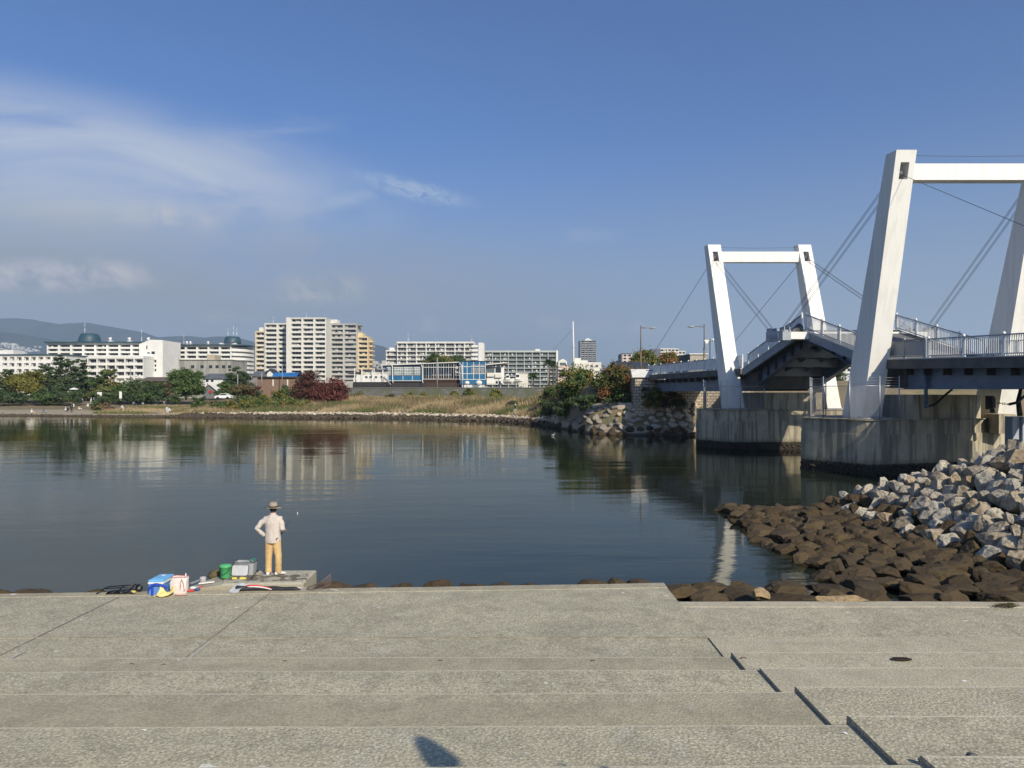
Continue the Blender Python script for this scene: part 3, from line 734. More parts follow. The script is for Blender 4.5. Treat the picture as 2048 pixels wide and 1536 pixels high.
def make_tower(name, label, near):
    S = 8.92; w = 1.26
    if near:
        zb, zt = 3.46, 20.15; fx0 = 23.2; f0, f1 = 48.0, 44.8; b0, b1 = 50.1, 45.75
    else:
        zb, zt = 3.62, 19.75; fx0 = 20.15; f0, f1 = 66.7, 71.6; b0, b1 = 68.65, 72.45
    front = lambda z: f0+(f1-f0)*(z-zb)/(zt-zb); back = lambda z: b0+(b1-b0)*(z-zb)/(zt-zb)
    slope = -.176 if near else -.165
    root = empty(name, (fx0+S/2+w/2, (f0+b0)/2, zb), label, 'bridge tower')
    anchors = []; s0 = zt-1.72; s1 = zt-.72
    for i in (0, 1):
        x = (lambda i: (lambda y: fx0+i*S+slope*(y-f0)))(i)
        leg, c = hole_leg(root, front, back, zb, zt-zb, w, {'x': x, 'z': (s0, s1), 'u': (.36, .90)}); anchors.append(c)
        mb = MB(); mb.box(fx0+i*S-.1, fx0+i*S+w+.1, min(f0, b0)-.12, max(f0, b0)+.12, zb+.004, zb+.10); mb.build('base_plate', grey_steel, root)
    zc0, zc1 = (zt-1.75, zt-.73)
    yc = front((zc0+zc1)/2); yk = back((zc0+zc1)/2)
    xa = fx0+slope*(yc-f0)+w; xb = xa+S-w
    mb = MB(); mb.box(xa-.03, xb+.03, yc+.14, yk-.12, zc0, zc1); mb.build('crossbeam', tower_paint, root)
    # lightning wire between the tops
    mb = MB(); ym = (front(zt)+back(zt))/2; mb.tube([(xa-.6, ym, zt), (xa-.6, ym, zt+.02), (xa+.5, ym, zt-.22), ((xa+xb)/2, ym, zt-.26), (xb-.3, ym, zt-.22), (xb+.5, ym, zt)], .014, 5); mb.build('lightning_wire', cable_m, root)
    return root, anchors
ntower, nanc = make_tower('bridge_tower', 'nearest tall white portal tower leaning toward the camera, cut by the right edge', True)
ftower, fanc = make_tower('bridge_tower', 'farther white portal tower seen whole, leaning away, beyond the raised spans', False)

# railings
def rail_run(root, path, kind, side=1, rail_h=1.15, post_gap=2.2, mats=None):
    """path: function a->(x,y,z) sampled list of points; kind: 'panel' or 'bars'"""
    wp, gp = mats or (white_paint, grey_steel)
    pts = [Vector(p) for p in path]; L = [0]
    for i in range(1, len(pts)): L.append(L[-1]+(pts[i]-pts[i-1]).length)
    def at(s):
        for i in range(1, len(pts)):
            if s <= L[i]+1e-6:
                k = (s-L[i-1])/(L[i]-L[i-1]); return pts[i-1].lerp(pts[i], k)
        return pts[-1]
    n = max(1, round(L[-1]/post_gap)); up = Vector((0, 0, 1))
    for i in range(n+1):
        p = at(L[-1]*i/n); t = (at(min(L[-1], L[-1]*i/n+.1))-at(max(0, L[-1]*i/n-.1))).normalized()
        mb = MB(); mb.beam(p, p+up*(rail_h+.02), .12, .16, up=t); mb.ball(tuple(p+up*(rail_h+.09)), .09, 8, 6); mb.build('post', wp, root)
    for i in range(len(pts)-1):
        mb = MB(); mb.beam(pts[i]+up*rail_h, pts[i+1]+up*rail_h, .13, .07); mb.build('handrail', gp, root)
        mb = MB(); mb.beam(pts[i]+up*.14, pts[i+1]+up*.14, .07, .06); mb.build('bottom_rail', gp, root)
    for i in range(n):
        mb = MB(); s0 = L[-1]*i/n+.1; s1 = L[-1]*(i+1)/n-.1
        if kind == 'bars':
            m = int((s1-s0)/.14)
            for k in range(m+1):
                p = at(s0+(s1-s0)*k/m); t = (at(min(L[-1], s0+(s1-s0)*k/m+.05))-at(max(0, s0+(s1-s0)*k/m-.05))).normalized()
                mb.beam(p+up*.16, p+up*(rail_h-.03), .018, .055, up=t)
            mb.build('baluster_panel', wp, root)
        else:
            p = at(s0); q = at(s1); mb.beam((p+up*.64), (q+up*.64), .02, rail_h-.26); mb.build('panel', wp, root)
# near approach span
def zdn(a): return 7.30-(48-a)*.028 if a < 48 else 7.3
nap = empty('approach_span', tuple(W(40, DW/2, 6)), 'near approach deck of the bridge with blue girder, running off the right edge', 'bridge deck')
def deck(root, a0, a1, zf0, zf1, n=1, slab='concrete'):
    mb = MB(); mb.hexa([tuple(W(a0, .0, zf0-.32)), tuple(W(a0, DW, zf0-.32)), tuple(W(a1, DW, zf1-.32)), tuple(W(a1, 0, zf1-.32)), tuple(W(a0, 0, zf0-.02)), tuple(W(a0, DW, zf0-.02)), tuple(W(a1, DW, zf1-.02)), tuple(W(a1, 0, zf1-.02))])
    mb.build('deck_slab', mat('deck_surface', (.16, .155, .15), .9, (.12, .118, .115)), root)
fascia_m = mat('fascia_grey', (.085, .085, .08), .75, (.12, .115, .105), scale=1.2)
fascia_l = mat('fascia_leaf', (.27, .30, .34), .5, (.22, .25, .29), scale=1.2)
def edge(root, a0, z0, a1, z1, u, m, h=.58, w=.3, name='fascia', lip=True):
    mb = MB(); s = -1 if u < 1 else 1; mb.beam(W(a0, u+s*w/2, z0-h/2), W(a1, u+s*w/2, z1-h/2), w, h); mb.build(name, m, root)
    if lip:
        mb = MB(); mb.beam(W(a0, u+s*w/2-s*.02, z0+.035), W(a1, u+s*w/2-s*.02, z1+.035), w+.1, .064); mb.build('kerb', mat('kerb_white', (.55, .55, .52), .6, (.45, .45, .43)), root)
deck(nap, 18, 48.0, zdn(18), 7.3)
for u in (0.0, DW): edge(nap, 18, zdn(18), 48.0, 7.3, u, fascia_m)
for u in (.75, DW-.75):
    mb = MB(); a0, a1 = 18, 47.2; zt0 = zdn(a0)-.6; zt1 = 7.3-.6; zb = 5.36
    x = u; 
    for (ww, za, zb_, ) in ((.03, None, None),): pass
    q0, q1 = W(a0, u, 0), W(a1, u, 0)
    def web(mb, u0, u1, z0a, z0b, z1a, z1b):
        mb.hexa([tuple(W(a0, u0, z0a)), tuple(W(a0, u1, z0a)), tuple(W(a1, u1, z1a)), tuple(W(a1, u0, z1a)), tuple(W(a0, u0, z0b)), tuple(W(a0, u1, z0b)), tuple(W(a1, u1, z1b)), tuple(W(a1, u0, z1b))])
    web(mb, u-.02, u+.02, zb, zt0, zb+.04, zt1); web(mb, u-.22, u+.22, zb-.05, zb, zb-.01, zb+.04); web(mb, u-.2, u+.2, zt0, zt0+.04, zt1, zt1+.04)
    mb.build('girder', blue_steel, nap)
    mb = MB(); a = 20.0
    while a < 47:
        zt = zdn(a)-.6; s = -1 if u < 2 else 1
        mb.beam(W(a, u+s*.30, zt-.02), W(a, u+s*.30, zt-.42), .06, .5, up=(0, 1, 0)) if False else mb.box(AX(a, u)+s*.02, AX(a, u)+s*.5, a-.05, a+.05, zt-.38, zt+.04); a += 1.55
    mb.build('bracket', dark_steel, nap)
for a in (22, 28, 34, 40, 46):
    mb = MB(); mb.beam(W(a, .8, 6.2), W(a, DW-.8, 6.2), .12, .7); mb.build('crossbeam', dark_steel, nap)
rp = [W(a, .10, zdn(a)+.06) for a in (44.2, 36, 28, 20)]
rail_run(nap, rp, 'bars', post_gap=2.6)
pn = mat('perforated_grey', (.20, .205, .20), .6, (.16, .165, .16), scale=30)
rail_run(nap, [W(a, .10, zdn(a)+.06) for a in (48.0, 44.5)], 'panel', post_gap=1.75, mats=(mat('post_grey', (.30, .31, .31), .6), pn))
rail_run(nap, [W(a, DW-.10, zdn(a)+.06) for a in (48.0, 38, 28, 20)], 'bars', post_gap=2.6, mats=(grey_steel, grey_steel))
mb = MB(); xpipe = PX(1841, 45.6); mb.tube([(xpipe, 45.0, 6.7), (xpipe, 45.0, 4.45)], .11, 10); mb.box(xpipe-.16, xpipe+.16, 44.86, 45.14, 5.9, 6.0); mb.tube([(xpipe, 45.0, 4.45), (xpipe+.05, 45.0, 4.2)], .14, 10); mb.build('drain_pipe', blue_steel, nap)
mb = MB(); mb.tube([(xpipe+.05, 45.0, 4.3), (xpipe+.5, 45.0, 4.38), (xpipe+.8, 45.0, 4.62), (xpipe+1.2, 45.1, 4.95), (xpipe+1.75, 45.2, 5.35)], .07, 8); mb.build('hose', black_plastic, nap)

# far approach span
fap = empty('approach_span', tuple(W(78, DW/2, 6)), 'far approach deck with white solid railing panels leading to the stone abutment', 'bridge deck')
deck(fap, 67.0, 92.0, 7.34, 7.3)
for u in (0.0, DW): edge(fap, 67.0, 7.34, 91.0, 7.3, u, fascia_m)
for u in (.75, DW-.75):
    mb = MB(); a0, a1 = 67.8, 90.0
    web(mb, u-.02, u+.02, 5.35, 6.74, 5.35, 6.70); web(mb, u-.22, u+.22, 5.3, 5.35, 5.3, 5.35)
    mb.build('girder', blue_steel, fap)
    mb = MB(); a = 69.0
    while a < 90:
        s = -1 if u < 2 else 1; mb.box(AX(a, u)+s*.02, AX(a, u)+s*.5, a-.05, a+.05, 6.3, 6.73); a += 1.7
    mb.build('bracket', dark_steel, fap)
white_panel = mat('panel_white', (.70, .72, .72), .35, (.62, .64, .65), scale=1.5)
rail_run(fap, [W(67.2, .1, 7.38), W(91, .1, 7.34)], 'panel', post_gap=2.0, mats=(white_panel, grey_steel))
rail_run(fap, [W(67.2, DW-.1, 7.38), W(91, DW-.1, 7.34)], 'panel', post_gap=2.4, mats=(white_panel, grey_steel))

# bascule leaves
def make_leaf(name, label, near):
    if near: a0, a1 = 48.4, 57.05; zf = lambda a: 7.32+(a-48.4)*.317
    else: a0, a1 = 66.4, 57.55; zf = lambda a: 7.32+(66.4-a)*.317
    root = empty(name, tuple(W(a0, DW/2, 7.0)), label, 'bridge span')
    sg = 1 if near else -1
    deck(root, min(a0, a1), max(a0, a1), zf(min(a0, a1)), zf(max(a0, a1)))
    for u in (0.0, DW): edge(root, a0, zf(a0), a1, zf(a1), u, fascia_l, h=.62, w=.26)
    for u in (.9, DW-.9):
        mb = MB(); z0, z1 = zf(a0)-.3, zf(a1)-.3
        def quadbeam(u0, u1, za0, zb0, za1, zb1):
            lo, hi = (a0, a1)
            mb.hexa([tuple(W(lo, u0, za0)), tuple(W(lo, u1, za0)), tuple(W(hi, u1, za1)), tuple(W(hi, u0, za1)), tuple(W(lo, u0, zb0)), tuple(W(lo, u1, zb0)), tuple(W(hi, u1, zb1)), tuple(W(hi, u0, zb1))])
        quadbeam(u-.03, u+.03, z0-1.45, z0, z1-.75, z1); quadbeam(u-.24, u+.24, z0-1.5, z0-1.45, z1-.80, z1-.75)
        mb.build('girder', blue_steel, root)
        mb = MB()
        for k in range(1, 7):
            a = a0+(a1-a0)*k/7; zz = zf(a)-.3; s = -1 if u < 2 else 1
            mb.box(AX(a, u)+s*.04, AX(a, u)+s*.26, a-.02, a+.02, zz-1.4+.1*k, zz); mb.build('stiffener', dark_steel, root); mb = MB()
    for k in (.12, .38, .64, .95):
        a = a0+(a1-a0)*k; zz = zf(a)-.3; mb = MB(); mb.beam(W(a, .95, zz-.35), W(a, DW-.95, zz-.35), .10, .66); mb.box(AX(a, .95), AX(a, DW-.95), a-.16, a+.16, zz-.74, zz-.69); mb.build('crossbeam', grey_steel, root)
    mb = MB(); aa, ab_ = (a0-1.6, a0+.9) if near else (a0-.9, a0+1.6); mb.hexa([tuple(W(aa, .7, 5.45)), tuple(W(aa, DW-.7, 5.45)), tuple(W(ab_, DW-.7, 5.45)), tuple(W(ab_, .7, 5.45)), tuple(W(aa, .7, 6.9)), tuple(W(aa, DW-.7, 6.9)), tuple(W(ab_, DW-.7, 6.9)), tuple(W(ab_, .7, 6.9))]); mb.build('dark_filler', dark_steel, root)  # added dark box that blackens the opening under the span end
    for u in (3.1, 4.9):
        mb = MB(); mb.beam(W(a0, u, zf(a0)-.5), W(a1, u, zf(a1)-.5), .09, .34); mb.build('stringer', grey_steel, root)
    # lifting beam whose ends stick out on both sides
    al = a1-sg*.7; zl = zf(al)-.28
    mb = MB(); mb.beam(W(al, -2.05, zl), W(al, DW+2.05, zl), .75, .56); mb.build('lifting_beam', white_paint, root)
    hooks = []
    for u in (-1.95, DW+1.95):
        mb = MB(); p = W(al, u, zl+.05); mb.box(p.x-.32, p.x+.32, p.y-.42, p.y+.42, p.z-.42, p.z+.38)
        for dx in (-.2, .2): mb.box(p.x+dx-.03, p.x+dx+.03, p.y-.5, p.y+.5, p.z+.3, p.z+.62)
        mb.build('cable_anchor', grey_steel, root); hooks.append(p+Vector((0, 0, .45)))
    if near:
        mb = MB(); p = W(al+.25, -1.1, zl+.35); mb.tube([p+Vector((-.5, -.1, -.3)), p+Vector((.45, .2, .32))], .26, 12); mb.tube([p+Vector((.40, .18, .28)), p+Vector((.62, .24, .42))], .30, 12); mb.build('winch_drum', dark_steel, root)
    u0 = .1
    if near:
        rail_run(root, [W(a0+.3, u0, zf(a0+.3)+.06), W(a1-.05, u0, zf(a1-.05)+.06)], 'bars', post_gap=2.15)
        rail_run(root, [W(a0+.3, DW-u0, zf(a0+.3)+.06), W(a1-.05, DW-u0, zf(a1-.05)+.06)], 'bars', post_gap=2.15)
    else:
        rail_run(root, [W(a0-.3, u0, zf(a0-.3)+.06), W(a0-2.0, u0, zf(a0-2.0)+.06), W(a1+.05, u0, zf(a1+.05)+.06)], 'panel', post_gap=2.0, mats=(white_panel, grey_steel))
        rail_run(root, [W(a0-.3, DW-u0, zf(a0-.3)+.06), W(a1+.05, DW-u0, zf(a1+.05)+.06)], 'panel', post_gap=2.2, mats=(white_panel, grey_steel))
    return root, hooks
nleaf, nhook = make_leaf('lift_span', 'nearer raised bridge span with thin baluster railing, sloping up away from the closer tower', True)
fleaf, fhook = make_leaf('lift_span', 'farther raised bridge span with solid white railing panels and a protruding white lifting beam', False)
# hoisting cables: four ropes per tower leg, one thing each set of ropes
def ropes(name, a, b, label, n=4, r=.015, cat='cable', group='steel ropes of the lifting bridge', sp=.16):
    root = empty(name, tuple(a), label, cat, group)
    offs = [(-.29, 0), (-.17, 0), (.15, 0), (.27, 0)][:n] if n > 1 else [(0, 0)]
    for dx, dz in offs:
        mb = MB(); A_ = Vector(a)+Vector((dx, 0, dz)); B_ = Vector(b)+Vector((dx, 0, dz)); mb.tube([A_, (A_+B_)/2+Vector((0, 0, -.03)), B_], r, 5); mb.build('rope', cable_m, root)
    return root
names = [('nearest white tower, left leg', 'nearest white tower, right leg', nanc, nhook), ('far white tower, left leg', 'far white tower, right leg', fanc, fhook)]
for nl, nr_, an, hk in names:
    ropes('hoist_rope', an[0], hk[0], 'four steel hoisting ropes from the '+nl+', to the raised span')
    ropes('hoist_rope', an[1], hk[1], 'four steel hoisting ropes from the '+nr_+', to the raised span')
for i in (0, 1):
    u = -.6 if i == 0 else DW+.6
    side = ('left', 'right')[i]
    ropes('back_stay', fanc[i], tuple(W(92.0, u, 7.4)), 'single thin back stay from the far tower, '+side+' leg, down to the far abutment', n=1, r=.022)
    ropes('back_stay', nanc[i], tuple(W(26.0, u, 7.2)), 'single thin back stay from the nearest tower, '+side+' leg, running off the right edge', n=1, r=.016)

# far abutment with parapet and stone wall
def ashlar():
    m = bpy.data.materials.new('ashlar'); m.use_nodes = True; t = m.node_tree; b = t.nodes['Principled BSDF']; q = G(t)
    pos = N(t, 'ShaderNodeNewGeometry').outputs['Position']; sp = N(t, 'ShaderNodeSeparateXYZ'); t.links.new(pos, sp.inputs[0])
    v = q.comb(q.m('ADD', sp.outputs[0], sp.outputs[1]), sp.outputs[2], 0.0)
    br = N(t, 'ShaderNodeTexBrick'); t.links.new(v, br.inputs['Vector']); br.inputs['Scale'].default_value = 1.0
    br.inputs['Brick Width'].default_value = .72; br.inputs['Row Height'].default_value = .36; br.inputs['Mortar Size'].default_value = .035
    br.inputs['Color1'].default_value = (.40, .34, .25, 1); br.inputs['Color2'].default_value = (.52, .45, .34, 1); br.inputs['Mortar'].default_value = (.11, .09, .07, 1)
    n = q.noise(pos, 4, 5, .6); c = q.mix(q.m('MULTIPLY', n, .3), br.outputs['Color'], (.28, .23, .17)); t.links.new(c, b.inputs['Base Color']); b.inputs['Roughness'].default_value = .9
    bn = N(t, 'ShaderNodeBump'); bn.inputs['Distance'].default_value = .06; t.links.new(br.outputs['Fac'], bn.inputs['Height']); bn.invert = True; t.links.new(bn.outputs[0], b.inputs['Normal'])
    return m
ash = ashlar()
ab = empty('bridge_abutment', (20, 92, 3), 'far stone block abutment with white parapet at the end of the bridge', 'abutment')
mb = MB(); mb.box(15.3, 17.75, 90.0, 96, 2.2, 7.0); mb.build('wing_wall', ash, ab)
mb = MB(); mb.box(17.751, 27.5, 91.3, 96, 2.2, 6.66); mb.build('seat_wall', ash, ab)
mb = MB(); mb.box(26.6, 29.4, 88.5, 91.29, 2.2, 5.3); mb.build('side_wall', ash, ab)
mb = MB(); mb.hexa([(14.9, 89.75, 7.02), (17.9, 89.75, 7.02), (17.9, 90.6, 7.02), (14.9, 90.6, 7.02), (14.7, 89.75, 8.05), (18.2, 89.75, 8.05), (18.2, 90.6, 8.05), (14.7, 90.6, 8.05)])
mb.build('parapet', mat('parapet_white', (.72, .72, .70), .6, (.64, .64, .62)), ab)
mb = MB(); mb.box(16.6, 17.4, 89.735, 89.75, 7.84, 7.94); mb.build('name_plate', dark_steel, ab)
mb = MB(); mb.box(17.3, 17.7, 89.9, 90.3, 8.052, 8.5); mb.build('parapet_post', MT['parapet_white'], ab)

# fences on the piers
def chain_fence(name, pts, zb, label, h=2.1, barbed=3, step=.14):
    root = empty(name, (pts[0][0], pts[0][1], zb), label, 'fence')
    V = [Vector((p[0], p[1], zb)) for p in pts]; up = Vector((0, 0, 1))
    for i in range(len(V)-1):
        a, b = V[i], V[i+1]; L = (b-a).length; n = max(1, round(L/1.9))
        for k in range(n+(1 if i == len(V)-2 else 0)):
            p = a.lerp(b, k/n); mb = MB(); mb.tube([p, p+up*(h+.62)], .038, 8); mb.build('post', galv, root)
        mb = MB(); mb.tube([a+up*h, b+up*h], .026, 6); mb.build('rail', galv, root); mb = MB(); mb.tube([a+up*.06, b+up*.06], .024, 6); mb.build('rail', galv, root)
        mb = MB()
        for j in range(barbed): mb.tube([a+up*(h+.16+.17*j), b+up*(h+.16+.17*j)], .008, 4)
        mb.build('barbed_wire', galv, root)
        mb = MB(); t = (b-a)/L; m = int((L+h)/step); r = .0065
        for k in range(m):
            for sgn in (1, -1):
                s0 = -h+k*step; z0, z1 = .06, h
                x0, x1 = s0, s0+h
                if x0 < 0: z0 = .06+(-x0); x0 = 0
                if x1 > L: z1 = h-(x1-L); x1 = L
                if x1-x0 < .05: continue
                if sgn == -1: xa, xb = L-x0, L-x1
                else: xa, xb = x0, x1
                mb.tube([a+t*xa+up*z0, a+t*xb+up*z1], r, 3, caps=False)
        mb.build('wire_mesh', galv, root)
    return root
chain_fence('wire_fence', [(24.2, 45.3), (22.9, 45.15), (21.3, 45.75), (20.35, 47.4), (20.1, 48.9), (21.0, 50.8), (22.6, 52.2)], 3.47, 'grey chain-link fence with barbed wire round the leg on the nearest pier')
chain_fence('wire_fence', [(22.8, 65.5), (20.6, 65.4), (19.1, 66.4), (18.1, 68.5), (18.9, 70.6)], 3.63, 'grey chain-link fence with barbed wire round the leg on the far pier')
# mooring chain hanging from a dark bracket on the near pier
root = empty('hanging_chain', (PX(1978, 45.1), 45.1, 4.4), 'dark chain hooked to a black bracket on the sunlit wall of the nearest pier', 'chain')
mb = MB(); x = PX(1976, 45.2); mb.box(x-.18, x+.16, 44.85, 45.19, 4.1, 4.95); mb.box(x-.10, x+.08, 44.6, 44.86, 4.2, 4.85); mb.tube([(x, 44.8, 4.1), (x+.02, 44.8, 3.9)], .14, 8); mb.build('bracket', dark_steel, root)
for k in range(5):
    mb = MB(); cx = x+.36+k*.155; cz = 4.50-.02*k; pts = []
    for j in range(10):
        a = 2*math.pi*j/10
        pts.append((cx+.10*math.cos(a), 44.75+(.055*math.sin(a) if k % 2 else 0), cz+(0 if k % 2 else .055*math.sin(a))))
    mb.tube(pts, .02, 6, close=True); mb.build('link', dark_steel, root)
mb = MB(); mb.tube([(x+1.05, 44.8, 4.42), (x+1.5, 44.8, 4.52), (x+2.1, 45.0, 4.9), (x+2.6, 45.0, 5.3)], .09, 8); mb.tube([(x+1.9, 45, 5.4), (x+1.75, 45, 4.6), (x+1.85, 45, 3.7)], [.09, .14, .16], 8); mb.build('rubber_strap', black_plastic, root)
# small service house beyond the near tower leg (its roof shows to the right of the leg)
# ================================================================ VEGETATION
def leaf_cloud(name, lobes, n, size, mats, seed, flat=0.0, gap=.0, tri=False, droop=0.0, clumps=None, csize=.16):
    """many small leaf faces gathered in clumps; lobes: (x, y, z, rx, ry, rz)"""
    r = np.random.default_rng(seed); L = np.array(lobes, float); vol = (L[:, 3]*L[:, 4]*L[:, 5])**.66; pr = vol/vol.sum()
    nc = clumps or max(12, n//45)
    li = r.choice(len(L), nc, p=pr); d = r.normal(size=(nc, 3)); d /= np.linalg.norm(d, axis=1)[:, None]
    rad = r.uniform(.35, 1.0, nc)**.45
    C = L[li, :3]+d*rad[:, None]*L[li, 3:]
    cs = csize*np.mean(L[li, 3:], axis=1)*r.uniform(.6, 1.4, nc)
    ci = r.integers(0, nc, n)
    off = r.normal(size=(n, 3))*cs[ci][:, None]*np.array([1, 1, .62-flat*.3])
    Pp = C[ci]+off
    nrm = d[ci]*.7+r.normal(size=(n, 3))*.75+np.array([0, 0, .35]); nrm /= np.linalg.norm(nrm, axis=1)[:, None]
    a = np.cross(nrm, r.normal(size=(n, 3))); a /= np.linalg.norm(a, axis=1)[:, None]; b = np.cross(nrm, a)
    s = size*r.uniform(.6, 1.35, n)[:, None]
    a = a*s; b = b*s*.62
    V = np.stack([Pp-a, Pp-b*.9, Pp+a, Pp+b], 1).reshape(-1, 3)
    Fq = np.arange(4*n).reshape(n, 4)
    mi = r.integers(0, len(mats), nc)[ci] if len(mats) > 1 else np.zeros(n, int)
    return fastmesh(name, V, Fq, mats, mi)
dk_pine = [leafmat('pine_needles', (.030, .055, .022), (.055, .085, .035)), leafmat('pine_needles_b', (.045, .070, .030), (.075, .10, .045))]
md_green = [leafmat('green_leaves', (.045, .085, .022), (.075, .12, .03)), leafmat('green_leaves_b', (.06, .10, .03), (.10, .135, .04))]
yl_green = [leafmat('yellow_green_leaves', (.12, .13, .03), (.19, .17, .035)), leafmat('yellow_green_leaves_b', (.09, .115, .028), (.24, .18, .04))]
red_lv = [leafmat('crimson_leaves', (.105, .030, .025), (.16, .045, .035)), leafmat('crimson_leaves_b', (.075, .03, .022), (.12, .04, .03)), leafmat('pink_leaves', (.24, .085, .065), (.14, .045, .035))]
red_dk = [leafmat('maroon_leaves', (.075, .030, .022), (.11, .045, .03)), leafmat('olive_red_leaves', (.06, .05, .022), (.10, .075, .03)), leafmat('maroon_leaves_b', (.10, .03, .028), (.07, .04, .025))]
org_lv = [leafmat('orange_leaves', (.24, .095, .035), (.19, .11, .035)), leafmat('olive_leaves', (.11, .105, .03), (.075, .09, .025)), leafmat('orange_leaves_b', (.28, .10, .05), (.16, .10, .03)), leafmat('green_leaves_c', (.05, .075, .022), (.08, .09, .025))]
dry_lv = [leafmat('dry_leaves', (.16, .12, .06), (.12, .10, .05)), leafmat('dry_leaves_b', (.10, .085, .04), (.14, .12, .05))]
bark = mat('bark', (.07, .05, .035), .9, (.11, .085, .06), scale=3)
def gz(x, y): return float(landz(x, y))
def trunk_mesh(h, r, seed, limbs=5, spread=.5):
    rr = random.Random(seed); mb = MB(); lean = (rr.uniform(-.06, .06)*h, rr.uniform(-.06, .06)*h)
    pts = [(lean[0]*t*t, lean[1]*t*t, h*t) for t in (0, .3, .6, .85, 1)]
    mb.tube(pts, [r*1.25, r, r*.75, r*.5, r*.2], 8)
    for i in range(limbs):
        t = rr.uniform(.35, .85); a = rr.uniform(0, 6.28); L = h*spread*rr.uniform(.5, 1); b = Vector((lean[0]*t*t, lean[1]*t*t, h*t))
        e = b+Vector((math.cos(a)*L, math.sin(a)*L, L*rr.uniform(.35, .8))); mb.tube([b, b.lerp(e, .5)+Vector((0, 0, L*.06)), e], [r*.5, r*.3, r*.1], 5)
    return mb
def tree(name, label, px, base, top, wpx, d, mats, kind='round', seed=1, cat='tree', n=None, group=None, leaf=None, x=None, skirt=.0):
    """a tree seen at column px with its foot at row base, top at row top and crown wpx pixels wide"""
    X = PX(px, d); z0 = gz(X, d) if base is None else PZ(base, d); H = PZ(top, d)-z0; Wd = wpx/F*d
    root = empty(name, (X, d, z0), label, cat, group); rr = random.Random(seed)
    rx = Wd/2
    lobes = []
    if kind == 'round':
        lobes.append((0, 0, H*.54, rx*.74, rx*.7, H*.36))
        for i in range(9):
            a = i*.75+rr.uniform(-.3, .3); q = rr.uniform(.42, .66); zz = H*rr.uniform(.26, .80); lobes.append((math.cos(a)*rx*q*(1.1-zz/H*.4), math.sin(a)*rx*q*.8, zz, rx*rr.uniform(.30, .44), rx*.40, H*rr.uniform(.13, .2)))
    elif kind == 'pine':
        for i in range(9):
            t = .14+.80*i/8; w = rx*(1.25-t*.85)*rr.uniform(.8, 1.1); a = rr.uniform(0, 6.28); q = rr.uniform(.1, .5)
            lobes.append((math.cos(a)*rx*q*(1-t*.6), math.sin(a)*rx*q*(1-t*.6), H*t, w*.75, w*.7, H*.085))
            a += 2.2; lobes.append((math.cos(a)*rx*.62*(1.05-t*.7), math.sin(a)*rx*.6, H*(t-.04), w*.5, w*.5, H*.075))
    elif kind == 'bush':
        for i in range(max(4, int(Wd/max(.8, H)*3))):
            u = rr.uniform(-1, 1)*.80; hh = H*rr.uniform(.62, 1.0)*(1-.35*abs(u)**2)
            lobes.append((u*rx, rr.uniform(-.4, .4)*min(rx, 2.0), hh*.5, min(rx*.35, H*.6), min(rx*.35, H*.6), hh*.5))
    area = Wd*H; ls = leaf or max(.16, d*.00125)
    n = n or int(min(26000, (10.0 if kind != 'bush' else 7.0)*area/(ls*ls)))
    o = link('crown' if cat != 'shrub' else 'foliage', leaf_cloud(name, lobes, n, ls, mats, seed, flat=.6 if kind == 'pine' else 0, csize=.20 if kind == 'pine' else .26, clumps=max(40, n//110)), root)
    if kind != 'bush': trunk_mesh(H*.8, max(.12, H*.022), seed, 7, .38).build('trunk', bark, root, local=True)
    else:
        mb = MB()
        for i in range(5):
            a = rr.uniform(0, 6.28); mb.tube([(0, 0, 0), (math.cos(a)*rx*.3, math.sin(a)*.3, H*.4), (math.cos(a)*rx*.5, math.sin(a)*.5, H*.75)], [.05, .035, .015], 4)
        mb.build('stem', bark, root, local=True)
    return root
mixg = md_green+[yl_green[1]]
